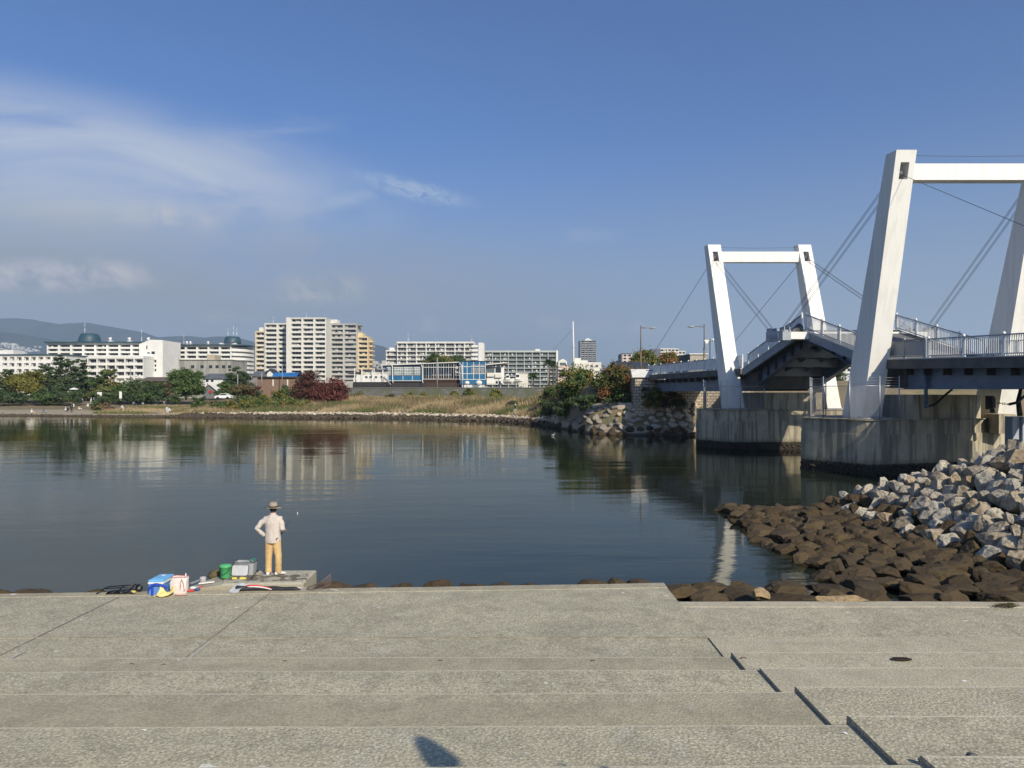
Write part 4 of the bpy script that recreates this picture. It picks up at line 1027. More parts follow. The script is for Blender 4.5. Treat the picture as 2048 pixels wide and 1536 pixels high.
TR = [  # label, px, base, top, width, distance, palette, kind
 ('dark pine at the left edge of the far shore', 8, 800, 740, 70, 196, dk_pine, 'pine'),
 ('yellowing broadleaf tree between dark pines near the left edge', 52, 800, 738, 74, 190, yl_green, 'round'),
 ('low dark pine behind the yellowing tree', 92, 800, 728, 70, 204, dk_pine, 'pine'),
 ('tallest dark pine in front of the long white apartment block', 128, 800, 713, 76, 200, dk_pine, 'pine'),
 ('dark pine right of the tallest pine, reaching the white balconies', 166, 800, 718, 64, 203, dk_pine, 'pine'),
 ('dark low pine left of the tallest pine', 106, 801, 745, 52, 188, dk_pine, 'pine'),
 ('olive conifer with an ochre tinge before the white gable', 213, 800, 738, 72, 193, [yl_green[1], md_green[0], dk_pine[1]], 'pine'),
 ('dark green tree below the white gable wall', 262, 800, 760, 62, 188, md_green[:1]+dk_pine[1:], 'round'),
 ('dark green tree left of the round bright one', 305, 800, 762, 56, 188, dk_pine[1:]+md_green[:1], 'round'),
 ('reddish brown small tree beside the round green tree', 333, 798, 764, 26, 200, [dry_lv[0], red_dk[2]], 'round'),
 ('round dense green tree standing alone in front of the grey concrete hall', 372, 800, 737, 80, 182, md_green, 'round'),
 ('dark pine beside the lamp posts, left of the tall cream block', 476, 795, 733, 76, 186, dk_pine, 'pine'),
 ('purple-brown bushy tree under the dark pine', 492, 797, 766, 58, 172, [red_dk[0], red_dk[1], dry_lv[1]], 'round'),
 ('small green tree at the right foot of the dark pine', 452, 798, 760, 34, 178, md_green, 'round'),
 ('leafy tree rising behind the flat roof of the blue restaurant', 876, 745, 708, 66, 236, [md_green[0], yl_green[1], dk_pine[1]], 'round'),
 ('darker tree right behind the blue restaurant roof', 917, 745, 709, 44, 240, dk_pine[1:]+md_green[:1], 'round'),
 ('green and yellow tree next to the orange tree by the far abutment', 1152, 812, 725, 88, 103, [md_green[0], md_green[1], yl_green[0]], 'round'),
 ('tree turning orange and red beside the far stone abutment', 1232, 812, 728, 108, 96, org_lv, 'round'),
 ('mixed green bushy tree left of the yellow-green tree', 1108, 818, 772, 64, 122, [md_green[0], dry_lv[1], yl_green[1]], 'round'),
 ('domed yellow-green tree behind the white parapet', 1287, 745, 699, 66, 142, [yl_green[1], yl_green[0], md_green[1]], 'round'),
 ('autumn yellow tree right of the domed tree behind the far deck', 1337, 745, 704, 58, 146, [yl_green[0], org_lv[0], yl_green[1]], 'round'),
 ('small dark tree on the skyline left of the domed tree', 1233, 745, 722, 36, 150, dk_pine, 'round'),
 ('green tree seen under the bridge right of the far tower', 1662, 795, 733, 60, 190, md_green, 'round'),
 ('dark tree mass beyond the bridge, left part, under the near girder', 1880, 800, 752, 120, 130, dk_pine, 'round'),
 ('dark tree mass beyond the bridge at the right edge', 2000, 800, 750, 120, 128, dk_pine, 'round'),
 ('dark tree under the raised spans between the piers', 1600, 800, 752, 80, 125, dk_pine, 'round'),
 ('dark tree seen between the tower leg and the near deck', 1800, 800, 742, 70, 150, dk_pine, 'round'),
]
for i, (lb, px, b, t_, w, d, m, k) in enumerate(TR):
    tree('pine_tree' if k == 'pine' else 'tree', lb, px, b, t_, w, d, m, k, seed=100+i)
SB = [
 ('low spreading green shrub on the bank at the left, before the yellow sandy strip', 196, 822, 797, 34, 168, md_green[:1]+[dry_lv[1]]),
 ('low dark red shrub right of the left green shrub', 214, 822, 803, 28, 167, [red_lv[1], dry_lv[0]]),
 ('dark hedge at the foot of the trees, at the left edge', 25, 803, 783, 90, 184, dk_pine),
 ('dark hedge under the tallest pine', 110, 803, 781, 100, 184, dk_pine+[md_green[0]]),
 ('green hedge under the olive conifer', 222, 802, 778, 70, 186, md_green[:1]+dk_pine[1:]),
 ('dark hedge between the conifer and the round tree', 290, 802, 777, 84, 185, dk_pine+[md_green[0]]),
 ('small tan-green bush beside the wooden post', 124, 798, 783, 18, 184, [yl_green[1], dry_lv[1]]),
 ('low dark shrub at the foot of the round green tree', 345, 802, 786, 44, 178, [md_green[0], dk_pine[1]]),
 ('small green shrub on the grass bank below the round tree', 396, 812, 790, 30, 168, md_green),
 ('wide yellow-green bush behind the low green hedge', 556, 803, 768, 74, 170, yl_green+md_green[:1]),
 ('broad bright green low bush sprawling on the bank', 500, 820, 792, 150, 158, md_green+[yl_green[1]]),
 ('right lobe of low green bush in front of the crimson one', 578, 818, 794, 100, 157, md_green[1:]+yl_green[1:]),
 ('olive undergrowth at the left end of the green bush', 447, 822, 797, 70, 160, [md_green[0], dry_lv[1]]),
 ('dark maroon and olive bush, left half of the big red clump', 616, 806, 741, 96, 166, red_dk),
 ('large crimson bush, right half of the big red clump', 668, 806, 741, 92, 164, red_lv+red_dk[:1]),
 ('mixed green bush at the right foot of the crimson bush', 722, 806, 776, 46, 172, [md_green[0], yl_green[1], dry_lv[1]]),
 ('small bright yellow bush, first along the block wall', 820, 804, 779, 24, 173, yl_green),
 ('small bright yellow bush, second along the block wall', 851, 804, 779, 30, 173, yl_green),
 ('small yellow bush hanging over the block wall', 908, 804, 777, 28, 174, yl_green),
 ('olive bush on the wall top below the blue restaurant corner', 945, 800, 772, 34, 176, [yl_green[1], md_green[0]]),
 ('larger yellow-green bush growing against the block wall', 993, 806, 771, 40, 172, yl_green+md_green[:1]),
 ('brown-olive bush low on the wall, left part', 772, 806, 786, 44, 172, [dry_lv[1], md_green[0], red_dk[1]]),
 ('yellow-olive bush in the dry grass near the waterline', 940, 826, 800, 36, 152, [yl_green[1], dry_lv[1]]),
 ('round dark green bush beside the walking person', 1022, 822, 797, 24, 137, dk_pine),
 ('brown dry bush in the grass left of the round dark bush', 975, 824, 802, 56, 146, dry_lv),
 ('brown dry bush below the block wall, centre', 872, 824, 806, 60, 148, dry_lv),
 ('dark shrub above the stone point', 1132, 826, 790, 74, 103, dk_pine+[md_green[0]]),
 ('dark green shrub filling the foot of the orange tree', 1215, 815, 776, 130, 94.5, dk_pine[1:]+md_green[:1]),
 ('leafy shrub climbing the corner of the stone abutment', 1300, 812, 768, 44, 89.2, [md_green[0], yl_green[1], dk_pine[0]]),
 ('shaded shrub under the far approach deck', 1345, 812, 780, 60, 89.4, [dk_pine[0], dry_lv[1]]),
 ('olive shrub left of the green tree on the stone point', 1098, 828, 800, 50, 112, [md_green[0], dry_lv[0]]),
]
for i, (lb, px, b, t_, w, d, m) in enumerate(SB): tree('shrub', lb, px, b+3, t_, w, d, m, 'bush', seed=300+i, cat='shrub')
def palm(px, base, top, d, r, label, seed):
    X = PX(px, d); z0 = PZ(base, d); H = PZ(top, d)-z0; root = empty('palm_tree', (X, d, z0), label, 'palm'); rr = random.Random(seed)
    mb = MB(); mb.tube([(0, 0, 0), (.1, 0, H*.4), (0, 0, H*.8)], [.28, .22, .2], 8); mb.build('trunk', bark, root, local=True)
    V = []; Q = []
    for i in range(46):
        a = rr.uniform(0, 6.28); e0 = rr.uniform(-.5, 1.3); L = r*rr.uniform(.8, 1.1)
        for s in range(16):
            for side in (-1, 1):
                t = .18+s/16*.82; x = L*t*math.cos(e0)*.9; zz = H*.8+L*t*math.sin(e0)-L*t*t*.45
                c = Vector((math.cos(a)*x, math.sin(a)*x, zz)); sd = Vector((-math.sin(a), math.cos(a), 0))*side; w = L*.22*(1-t*.6)
                b = len(V); V += [c, c+sd*w+Vector((0, 0, -w*.4)), c+sd*w*.9+Vector((math.cos(a)*.12, math.sin(a)*.12, -w*.4)), c+Vector((math.cos(a)*.1, math.sin(a)*.1, 0))]; Q.append((b, b+1, b+2, b+3))
    link('crown', fastmesh('palm_crown', np.array(V), np.array(Q), [md_green[0]]), root)
palm(1098, 775, 712, 205, 2.1, 'tall fan palm in front of the grey-green apartment slab', 1)
palm(1106, 775, 717, 207, 1.8, 'second tall palm crowding the first before the grey-green slab', 2)
palm(1066, 772, 746, 200, 2.0, 'short palm beside the white boats', 3)
# dry grass and weeds on the bank
def grass():
    r = np.random.default_rng(5); n = 90000
    X = r.uniform(-92, 8, n); s = r.uniform(3.5, 30, n); Y = ysh(X)+s
    Z = landz(X, Y); dens = np.array([mnoise.noise(Vector((x*.16, y*.25, 1))) for x, y in zip(X, Y)])
    k = (dens > -.35) & (Y < 177.5); X, Y, Z, dens = X[k], Y[k], Z[k], dens[k]; n = len(X)
    h = r.uniform(.45, 1.25, n)*(1+dens*.8)*np.where(X < -70, .55, 1); w = r.uniform(.03, .08, n); a = r.uniform(0, 3.14, n); lean = r.normal(size=(n, 2))*.3
    P0 = np.stack([X-np.cos(a)*w, Y-np.sin(a)*w, Z-.05], -1); P1 = np.stack([X+np.cos(a)*w, Y+np.sin(a)*w, Z-.05], -1)
    P2 = np.stack([X+lean[:, 0]*h, Y+lean[:, 1]*h, Z+h], -1)
    V = np.stack([P0, P1, P2], 1).reshape(-1, 3); Fq = np.arange(3*n).reshape(n, 3)
    cl = np.array([mnoise.noise(Vector((x*.09, y*.2, 9))) for x, y in zip(X, Y)])+r.normal(size=n)*.16
    mi = np.digitize(cl, [-.20, .02, .18])
    ms = [mat('grass_straw', (.40, .31, .17), .85), mat('grass_tan', (.30, .22, .12), .85), mat('grass_brown', (.17, .12, .07), .85), mat('grass_green', (.12, .14, .045), .85)]
    o = link('dry_grass', fastmesh('dry_grass', V, Fq, ms, mi)); tag(o, 'tall dry straw-coloured grass covering the far bank', 'grass', None, 'stuff')
grass()

# ================================================================ FAR BUILDINGS
wall_white = mat('wall_white', (.72, .71, .66), .8, (.66, .65, .61), scale=.3)
wall_cream = mat('wall_cream', (.68, .66, .59), .8, (.62, .60, .54), scale=.3)
wall_grey2 = mat('wall_grey', (.30, .30, .29), .8, (.26, .26, .25), scale=.3)
wall_yellow = mat('wall_yellow', (.66, .53, .33), .8, (.61, .49, .31), scale=.3)
roof_teal = mat('roof_teal', (.035, .075, .10), .5)
WINM = [glass_dark, glass_mid, curtain, glass_dark]
def facade(root, x0, x1, yf, z0, fh, nf, nb, wm, bm_=None, recess=1.3, pier=.5, slab=.25, par=1.05, depth=12, top=.6, win=True, rr=None, wall='wall', slats=False, balc=True, bayw=None):
    """slab block with recessed balconies: one wall mesh, one balcony front per floor, one window per bay"""
    rr = rr or random.Random(int(x0*7+nf)); bm_ = bm_ or wm; par = min(par, .34*fh); slab = min(slab, .09*fh); H = nf*fh; mb = MB(); bw = (x1-x0)/nb
    mb.box(x0, x1, yf+recess, yf+depth, 2.0, z0+H+.02)
    for k in range(nf+1): mb.box(x0-.02, x1+.02, yf+.04, yf+recess, z0+k*fh-slab, z0+k*fh)
    for k in range(nb+1):
        x = x0+k*bw; a = max(x0, x-pier/2); b = min(x1, x+pier/2); mb.box(a, b, yf, yf+recess+.05, 2.0, z0+H)
    mb.box(x0-.1, x1+.1, yf-.1, yf+depth+.1, z0+H+.025, z0+H+top); mb.build(wall, wm, root)
    if balc:
        for k in range(nf):
            mb = MB()
            for j in range(nb):
                xa, xb = x0+j*bw+pier/2+.003, x0+(j+1)*bw-pier/2-.003
                if slats:
                    mb.box(xa, xb, yf+.10, yf+.16, z0+k*fh+par-.08, z0+k*fh+par)
                    m = max(2, int((xb-xa)/.45))
                    for q in range(m): mb.box(xa+(xb-xa)*q/m, xa+(xb-xa)*q/m+.16, yf+.11, yf+.15, z0+k*fh+.003, z0+k*fh+par-.081)
            if not slats: mb.box(x0+pier/2+.003, x1-pier/2-.003, yf+.10, yf+.22, z0+k*fh+.003, z0+k*fh+par)
            mb.build('balcony', bm_, root)
    if win:
        for k in range(nf):
            for j in range(nb):
                xa, xb = x0+j*bw+pier/2+.25, x0+(j+1)*bw-pier/2-.25; zz = z0+k*fh
                mb = MB(); m = max(2, round((xb-xa)/1.5))
                for q in range(m):
                    mb.cur = rr.randrange(4) if rr.random() < .55 else 0
                    mb.box(xa+(xb-xa)*q/m+.05, xa+(xb-xa)*(q+1)/m-.05, yf+recess-.06, yf+recess-.004, zz+.15, zz+fh-slab-.08*fh)
                if rr.random() < .35:       # laundry or an air unit on the balcony
                    mb.cur = 4; xm = rr.uniform(xa+.3, xb-.9); mb.box(xm, xm+.8, yf+.45, yf+.7, zz+.2, zz+1.35)
                mb.build('window', WINM+[wall_white], root)
def antenna(x, y, z, h, label, r=.12):
    root = empty('roof_antenna', (x, y, z), label, 'antenna'); mb = MB(); mb.tube([(x, y, z), (x, y, z+h*.5)], r, 5); mb.build('mast', wall_white, root)
    mb = MB(); mb.tube([(x, y, z+h*.5), (x, y, z+h)], r*.55, 5); mb.build('rod', wall_white, root)
def dish(x, y, z, s, label):
    root = empty('roof_horn', (x, y, z), label, 'roof ventilator', 'white ventilators on the long apartment roofs')
    mb = MB(); mb.box(x-s*.5, x+s*.5, y-s*.5, y+s*.5, z, z+s*.35); mb.build('base', wall_white, root)
    mb = MB(); mb.tube([(x-s*.1, y, z+s*.35), (x-s*.15, y, z+s*.7), (x-s*.3, y, z+s*1.1)], [s*.2, s*.28, s*.45], 10); mb.build('horn', wall_white, root)
# tall cream block, centre
def tall_block():
    d = 430; k = d/F
    X = lambda px: (px-CX)*k
    Z = lambda py: CZ-(py-HZ)*k
    root = empty('apartment_tower', (X(625), d, 3.4), 'tallest cream apartment block with yellow ends and stepped roofline, centre left of the far shore', 'apartment block')
    fh = 9.17*k
    zt = Z(640); z0 = zt-13*fh
    facade(root, X(589), X(659), d-8, z0, fh, 13, 3, wall_cream, None, pier=1.2, par=.95, depth=16, recess=1.4)
    mb = MB(); mb.box(X(581), X(589)-.02, d-8.1, d+12, z0-3, zt+.7); mb.build('stair_wall', wall_cream, root)
    z12 = Z(648.5)-12*fh
    facade(root, X(529), X(581)-.02, d, z12, fh, 12, 2, wall_cream, None, pier=1.2, par=.95, depth=14)
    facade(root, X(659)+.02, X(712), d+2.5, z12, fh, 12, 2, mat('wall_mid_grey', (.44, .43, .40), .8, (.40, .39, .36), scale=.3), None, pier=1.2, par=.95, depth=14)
    mb = MB(); mb.box(X(659)+.05, X(672), d+3, d+10, Z(648)+.7, Z(638)); mb.build('roof_room', wall_cream, root)
    z10 = Z(664)-10*fh
    facade(root, X(509), X(529)-.02, d+1, z10, fh, 10, 1, wall_yellow, wall_cream, pier=1.4, par=.95, depth=13)
    mb = MB(); mb.box(X(516), X(529)-.02, d+2, d+12, Z(664)+.61, Z(656)+.5); mb.build('roof_room', wall_cream, root)
    facade(root, X(712)+.02, X(734), d+4, Z(674)-9*fh, fh, 9, 1, wall_yellow, wall_yellow, pier=1.4, par=.95, depth=13)
    mb = MB(); mb.box(X(712)+.02, X(722), d+5, d+14, Z(674)+.61, Z(664)); mb.build('roof_room', wall_yellow, root)
    for f in range(9): mb = MB(); mb.box(X(734)+.12, X(741), d+6, d+14, Z(674)-9*fh+f*fh, Z(674)-9*fh+f*fh+.9); mb.build('side_balcony', wall_yellow, root)
    mb = MB(); mb.box(X(712)+.05, X(718), d+4, d+12, Z(650), Z(649)+.2); mb.build('side_canopy', wall_grey2, root)
    antenna(X(609), d+4, zt+.7, 14*k, 'thin antenna on the roof of the tallest cream block, centre part')
    antenna(X(542), d+4, Z(648)+.6, 14*k, 'thin antenna on the left roof step of the tallest cream block')
tall_block()
def slab_left():
    d = 330; k = d/F; X = lambda px: (px-CX)*k; Z = lambda py: CZ-(py-HZ)*k
    root = empty('apartment_block', (X(190), d, 3.4), 'long white balcony block with teal roof edge and tall white gable, left', 'apartment block')
    fh = 8.6*k; z0 = Z(686)-7*fh
    facade(root, X(71), X(269), d+8, z0, fh, 7, 8, wall_white, None, pier=1.0, par=1.05, depth=14, top=.5)
    mb = MB(); mb.box(X(69), X(271), d+6.5, d+23, z0+7*fh+.52, z0+7*fh+1.15); mb.build('roof', roof_teal, root)
    mb = MB(); mb.loft([[(X(269), y, 0), (X(317), y, 0), (X(317), y, Z(679)), (X(293), y, Z(678)), (X(269), y, Z(687))] for y in (d+4, d+22)]); mb.box(X(283), X(286), d+3.9, d+4, Z(696), Z(690)); mb.build('gable_wall', wall_white, root)
    mb = MB(); mb.box(X(284), X(286), d+3.88, d+3.99, Z(697), Z(690)); mb.box(X(294.5), X(301), d+3.88, d+3.99, Z(707), Z(702)); mb.box(X(286), X(291), d+3.88, d+3.99, Z(706), Z(703.8))
    for r_ in range(3):
        mb.box(X(301), X(304), d+3.88, d+3.99, Z(724+r_*9), Z(719+r_*9))
        mb.box(X(288+r_*5), X(290.5+r_*5), d+3.88, d+3.99, Z(723), Z(718.5))
    mb.build('gable_window', glass_dark, root)
    # lower wing in front
    fw = 12.6*k; zl = Z(718)-3*fw
    facade(root, X(136), X(300), d-6, zl, fw, 3, 9, wall_white, None, pier=.5, par=1.3, depth=14, top=1.2, recess=1.6)
    # funnel-shaped roof room
    mb = MB(); mb.box(X(119), X(158), d+9, d+18, Z(686)+.9, Z(680.5)); mb.box(X(109), X(116), d+9, d+15, Z(686)+.9, Z(680)); mb.build('roof_room', wall_white, root)
    def ring(z, x0, x1, ry): return [((X(x0)+X(x1))/2+(X(x1)-X(x0))/2*math.cos(a*math.pi/10), d+13+ry*math.sin(a*math.pi/10), z) for a in range(20)]
    mb = MB(); mb.loft([ring(Z(680.4), 120, 167, 5.5), ring(Z(679), 124.5, 167, 5), ring(Z(672), 126, 166, 4.6), ring(Z(664.5), 129.5, 163, 4), ring(Z(663), 131, 160, 3.4)], True, True); mb.build('funnel', roof_teal, root)
    antenna(X(136), d+13, Z(663), 22*k, 'tall white antenna on the teal funnel at the left'); antenna(X(252), d+14, Z(685), 31*k, 'tall white antenna near the white gable')
    for px in (193, 232.5, 272): dish(X(px), d+12, Z(685)+1.0-.02, 8*k, 'white hooded ventilator on the left balcony block, %s' % {193: 'nearest its funnel', 232.5: 'middle of three', 272: 'beside its gable'}[px])
    d = 300; k = d/F
    X = lambda px: (px-CX)*k; Z = lambda py: CZ-(py-HZ)*k
    r2 = empty('apartment_block', (X(40), d, 3.4), 'low white block with a thin dark roof line at the left edge', 'apartment block'); fh = 12*k; z0 = Z(713)-4*fh
    facade(r2, X(-70), X(132), d, z0, fh, 4, 14, wall_white, None, pier=1.0, par=1.4, depth=14, top=.5, recess=.9)
    mb = MB(); mb.box(X(-72), X(134), d-.6, d+15, z0+4*fh+.52, z0+4*fh+.95); mb.build('roof', roof_teal, r2)
    mb = MB(); mb.box(X(-20), X(10), d+5, d+12, z0+4*fh+.96, Z(699)); mb.build('roof_room', wall_white, r2)
slab_left()
def slab_mid():
    d = 360; k = d/F; X = lambda px: (px-CX)*k; Z = lambda py: CZ-(py-HZ)*k
    root = empty('apartment_block', (X(405), d, 3.4), 'white balcony block with teal roof edge and dark funnel, behind the grey concrete hall', 'apartment block')
    fh = 8.7*k; z0 = Z(693)-7*fh
    facade(root, X(326), X(462), d, z0, fh, 7, 6, wall_white, None, pier=.9, par=1.05, depth=14, top=.5)
    n = 10; pts = [(X(462)+(X(488)-X(462))*math.sin(a*math.pi/2/n), d+8-8*math.cos(a*math.pi/2/n)) for a in range(n+1)]
    mb = MB(); ins = [(X(462)+.02, d+1.4)]+[(p[0]-1.2, p[1]+.8) for p in pts[1:]]+[(X(486), d+14), (X(462)+.02, d+14)]; mb.prism(ins, 0, z0+7*fh); mb.build('round_end', wall_grey2, root)
    for f in range(7):
        mb = MB(); pol = [(X(462)+.02, d)]+pts[1:]+[(X(488), d+14), (X(462)+.02, d+14)]; mb.prism(pol, z0+f*fh-.2, z0+f*fh+1.0); mb.build('balcony', wall_white, root)
    mb = MB(); mb.prism([(X(324.5), d-1.2), (X(463), d-1.2)]+[(p[0]+.8, p[1]-.6) for p in pts[1:]]+[(X(489.5), d+15), (X(324.5), d+15)], z0+7*fh+.52, z0+7*fh+1.1); mb.build('roof', roof_teal, root)
    mb = MB(); mb.box(X(432), X(466), d+4, d+11, z0+7*fh+1.12, Z(685)); mb.box(X(425), X(431), d+4, d+10, z0+7*fh+1.12, Z(687.5)); mb.build('roof_room', wall_white, root)
    def ring(z, x0, x1, ry): return [((X(x0)+X(x1))/2+(X(x1)-X(x0))/2*math.cos(a*math.pi/10), d+7.5+ry*math.sin(a*math.pi/10), z) for a in range(20)]
    mb = MB(); mb.loft([ring(Z(685)+.02, 432, 470, 4.5), ring(Z(684), 437, 470, 4.3), ring(Z(678), 438, 469.5, 4), ring(Z(671.5), 440, 467, 3.4), ring(Z(671), 442, 465, 3)], True, True); mb.build('funnel', roof_teal, root)
    for px, h, w in ((445, 18, 'left'), (456, 21, 'middle'), (463, 18, 'right')): antenna(X(px), d+7, Z(671.2), h*k, 'thin antenna on the second dark funnel, %s of three' % w)
    antenna(X(355), d+7, Z(692), 25*k, 'thin antenna on the middle white block left of its funnel')
    for px, w in ((366, 'left'), (373, 'second'), (409, 'right')): dish(X(px), d+5, z0+7*fh+1.1, 6*k, 'white ventilator on the middle white block, %s of three' % w)
slab_mid()
def slabs_right():
    d = 380; k = d/F; X = lambda px: (px-CX)*k; Z = lambda py: CZ-(py-HZ)*k
    root = empty('apartment_block', (X(870), d, 3.4), 'white eight-bay balcony block with rounded stair tower, behind the blue restaurant', 'apartment block'); fh = 8.4*k; z0 = Z(686)-8*fh
    facade(root, X(794), X(948), d, z0, fh, 8, 8, wall_white, None, pier=.35, par=1.0, depth=13, top=.7, slats=True)
    for f in range(8): mb = MB(); mb.box(X(943), X(957), d-.6, d+6, z0+f*fh-.1, z0+f*fh+1.1); mb.build('corner_balcony', wall_white, root)
    mb = MB(); rr_ = [(X(957)+.02, d-1), (X(964), d-1), (X(967.5), d+1), (X(968), d+3), (X(968), d+12), (X(957)+.02, d+12)]; mb.prism(rr_, 0, Z(685.5)); mb.build('stair_tower', wall_white, root)
    zs = Z(702)-6*fh
    facade(root, X(771), X(794)-.02, d+1.5, zs, fh, 6, 1, wall_white, None, pier=.4, par=1.0, depth=12, slats=True)
    mb = MB(); mb.box(X(777), X(794)-.05, d+3, d+11, zs+6*fh+.62, Z(694.5)); mb.box(X(788), X(794)-.05, d+3, d+11, Z(694.4), Z(688)); mb.build('roof_step', wall_white, root)
    antenna(X(813.5), d+5, Z(684), 20*k, 'thin antenna on the eight-bay white block, left end'); antenna(X(942.5), d+5, Z(684), 16*k, 'thin antenna on the eight-bay white block, right end')
    d = 420; k = d/F
    X = lambda px: (px-CX)*k; Z = lambda py: CZ-(py-HZ)*k
    wg = mat('wall_pale_green', (.50, .53, .48), .8, (.45, .48, .44), scale=.3)
    root = empty('apartment_block', (X(1040), d, 3.4), 'long grey-green balcony slab behind the palms', 'apartment block'); fh = 8.1*k; z0 = Z(704)-9*fh
    facade(root, X(969), X(1112), d, z0, fh, 9, 9, wg, mat('rail_pale', (.40, .43, .42), .6), pier=.25, par=1.0, depth=12, top=.8, slats=True)
    mb = MB(); mb.box(X(1112)+.02, X(1116), d-.6, d+12, 0, Z(701)); mb.build('end_wall', wall_white, root)
    mb = MB(); mb.box(X(1071), X(1080), d+3, d+8, z0+9*fh+.82, Z(697.5)); mb.build('roof_room', wall_white, root)
    d = 900; k = d/F
    X = lambda px: (px-CX)*k; Z = lambda py: CZ-(py-HZ)*k
    root = empty('apartment_tower', (X(1176), d, 3.4), 'slender grey tower block far behind the white mast', 'apartment block'); fh = 4.3*k
    wg3 = mat('tower_grey', (.20, .21, .23), .8, (.17, .18, .20), scale=.2)
    facade(root, X(1162), X(1192), d, Z(682)-22*fh, fh, 22, 4, wg3, mat('tower_rail', (.36, .37, .39), .7), pier=1.2, par=1.2, depth=20, recess=1.5)
    mb = MB(); mb.box(X(1159.5), X(1162)-.02, d-.4, d+18, 0, Z(681)); mb.build('corner_wall', wg3, root)
    mb = MB(); mb.box(X(1170), X(1184), d+4, d+14, Z(682)+.65, Z(678.5)); mb.box(X(1173), X(1180), d+6, d+12, Z(678.4), Z(676)); mb.build('roof_room', wall_white, root)
    # blocks on the skyline behind the far approach
    d = 520; k = d/F
    X = lambda px: (px-CX)*k; Z = lambda py: CZ-(py-HZ)*k
    root = empty('apartment_block', (X(1340), d, 3.4), 'stepped apartment roofs with a dark end wall, above the autumn trees', 'apartment block')
    for (a, b, t_) in ((1321, 1357, 698.5), (1357.1, 1371, 703.5)):
        facade(root, X(a), X(b), d, Z(t_)-6*6*k, 6*k, 6, 5 if a < 1350 else 2, wall_cream, None, pier=.6, par=1.0, depth=12)
    mb = MB(); mb.box(X(1303), X(1321)-.02, d-1, d+12, 0, Z(698)); mb.build('end_wall', mat('slate_wall', (.13, .14, .17), .8), root)
    root = empty('apartment_block', (X(1253), d, 3.4), 'small beige block edge left of the domed tree', 'apartment block')
    mb = MB(); mb.box(X(1242), X(1245)-.02, d-.5, d+14, 0, Z(708)); mb.build('end_wall', MT['slate_wall'], root)
    mb = MB(); mb.box(X(1245), X(1264), d-.3, d+14, Z(708), Z(707)+.3); mb.build('roof', MT['slate_wall'], root)
    facade(root, X(1245), X(1264), d, Z(708.6)-5*6.2*k, 6.2*k, 5, 2, mat('wall_beige', (.62, .52, .46), .8), None, pier=1.5, par=1.2, depth=12, top=.2)
slabs_right()
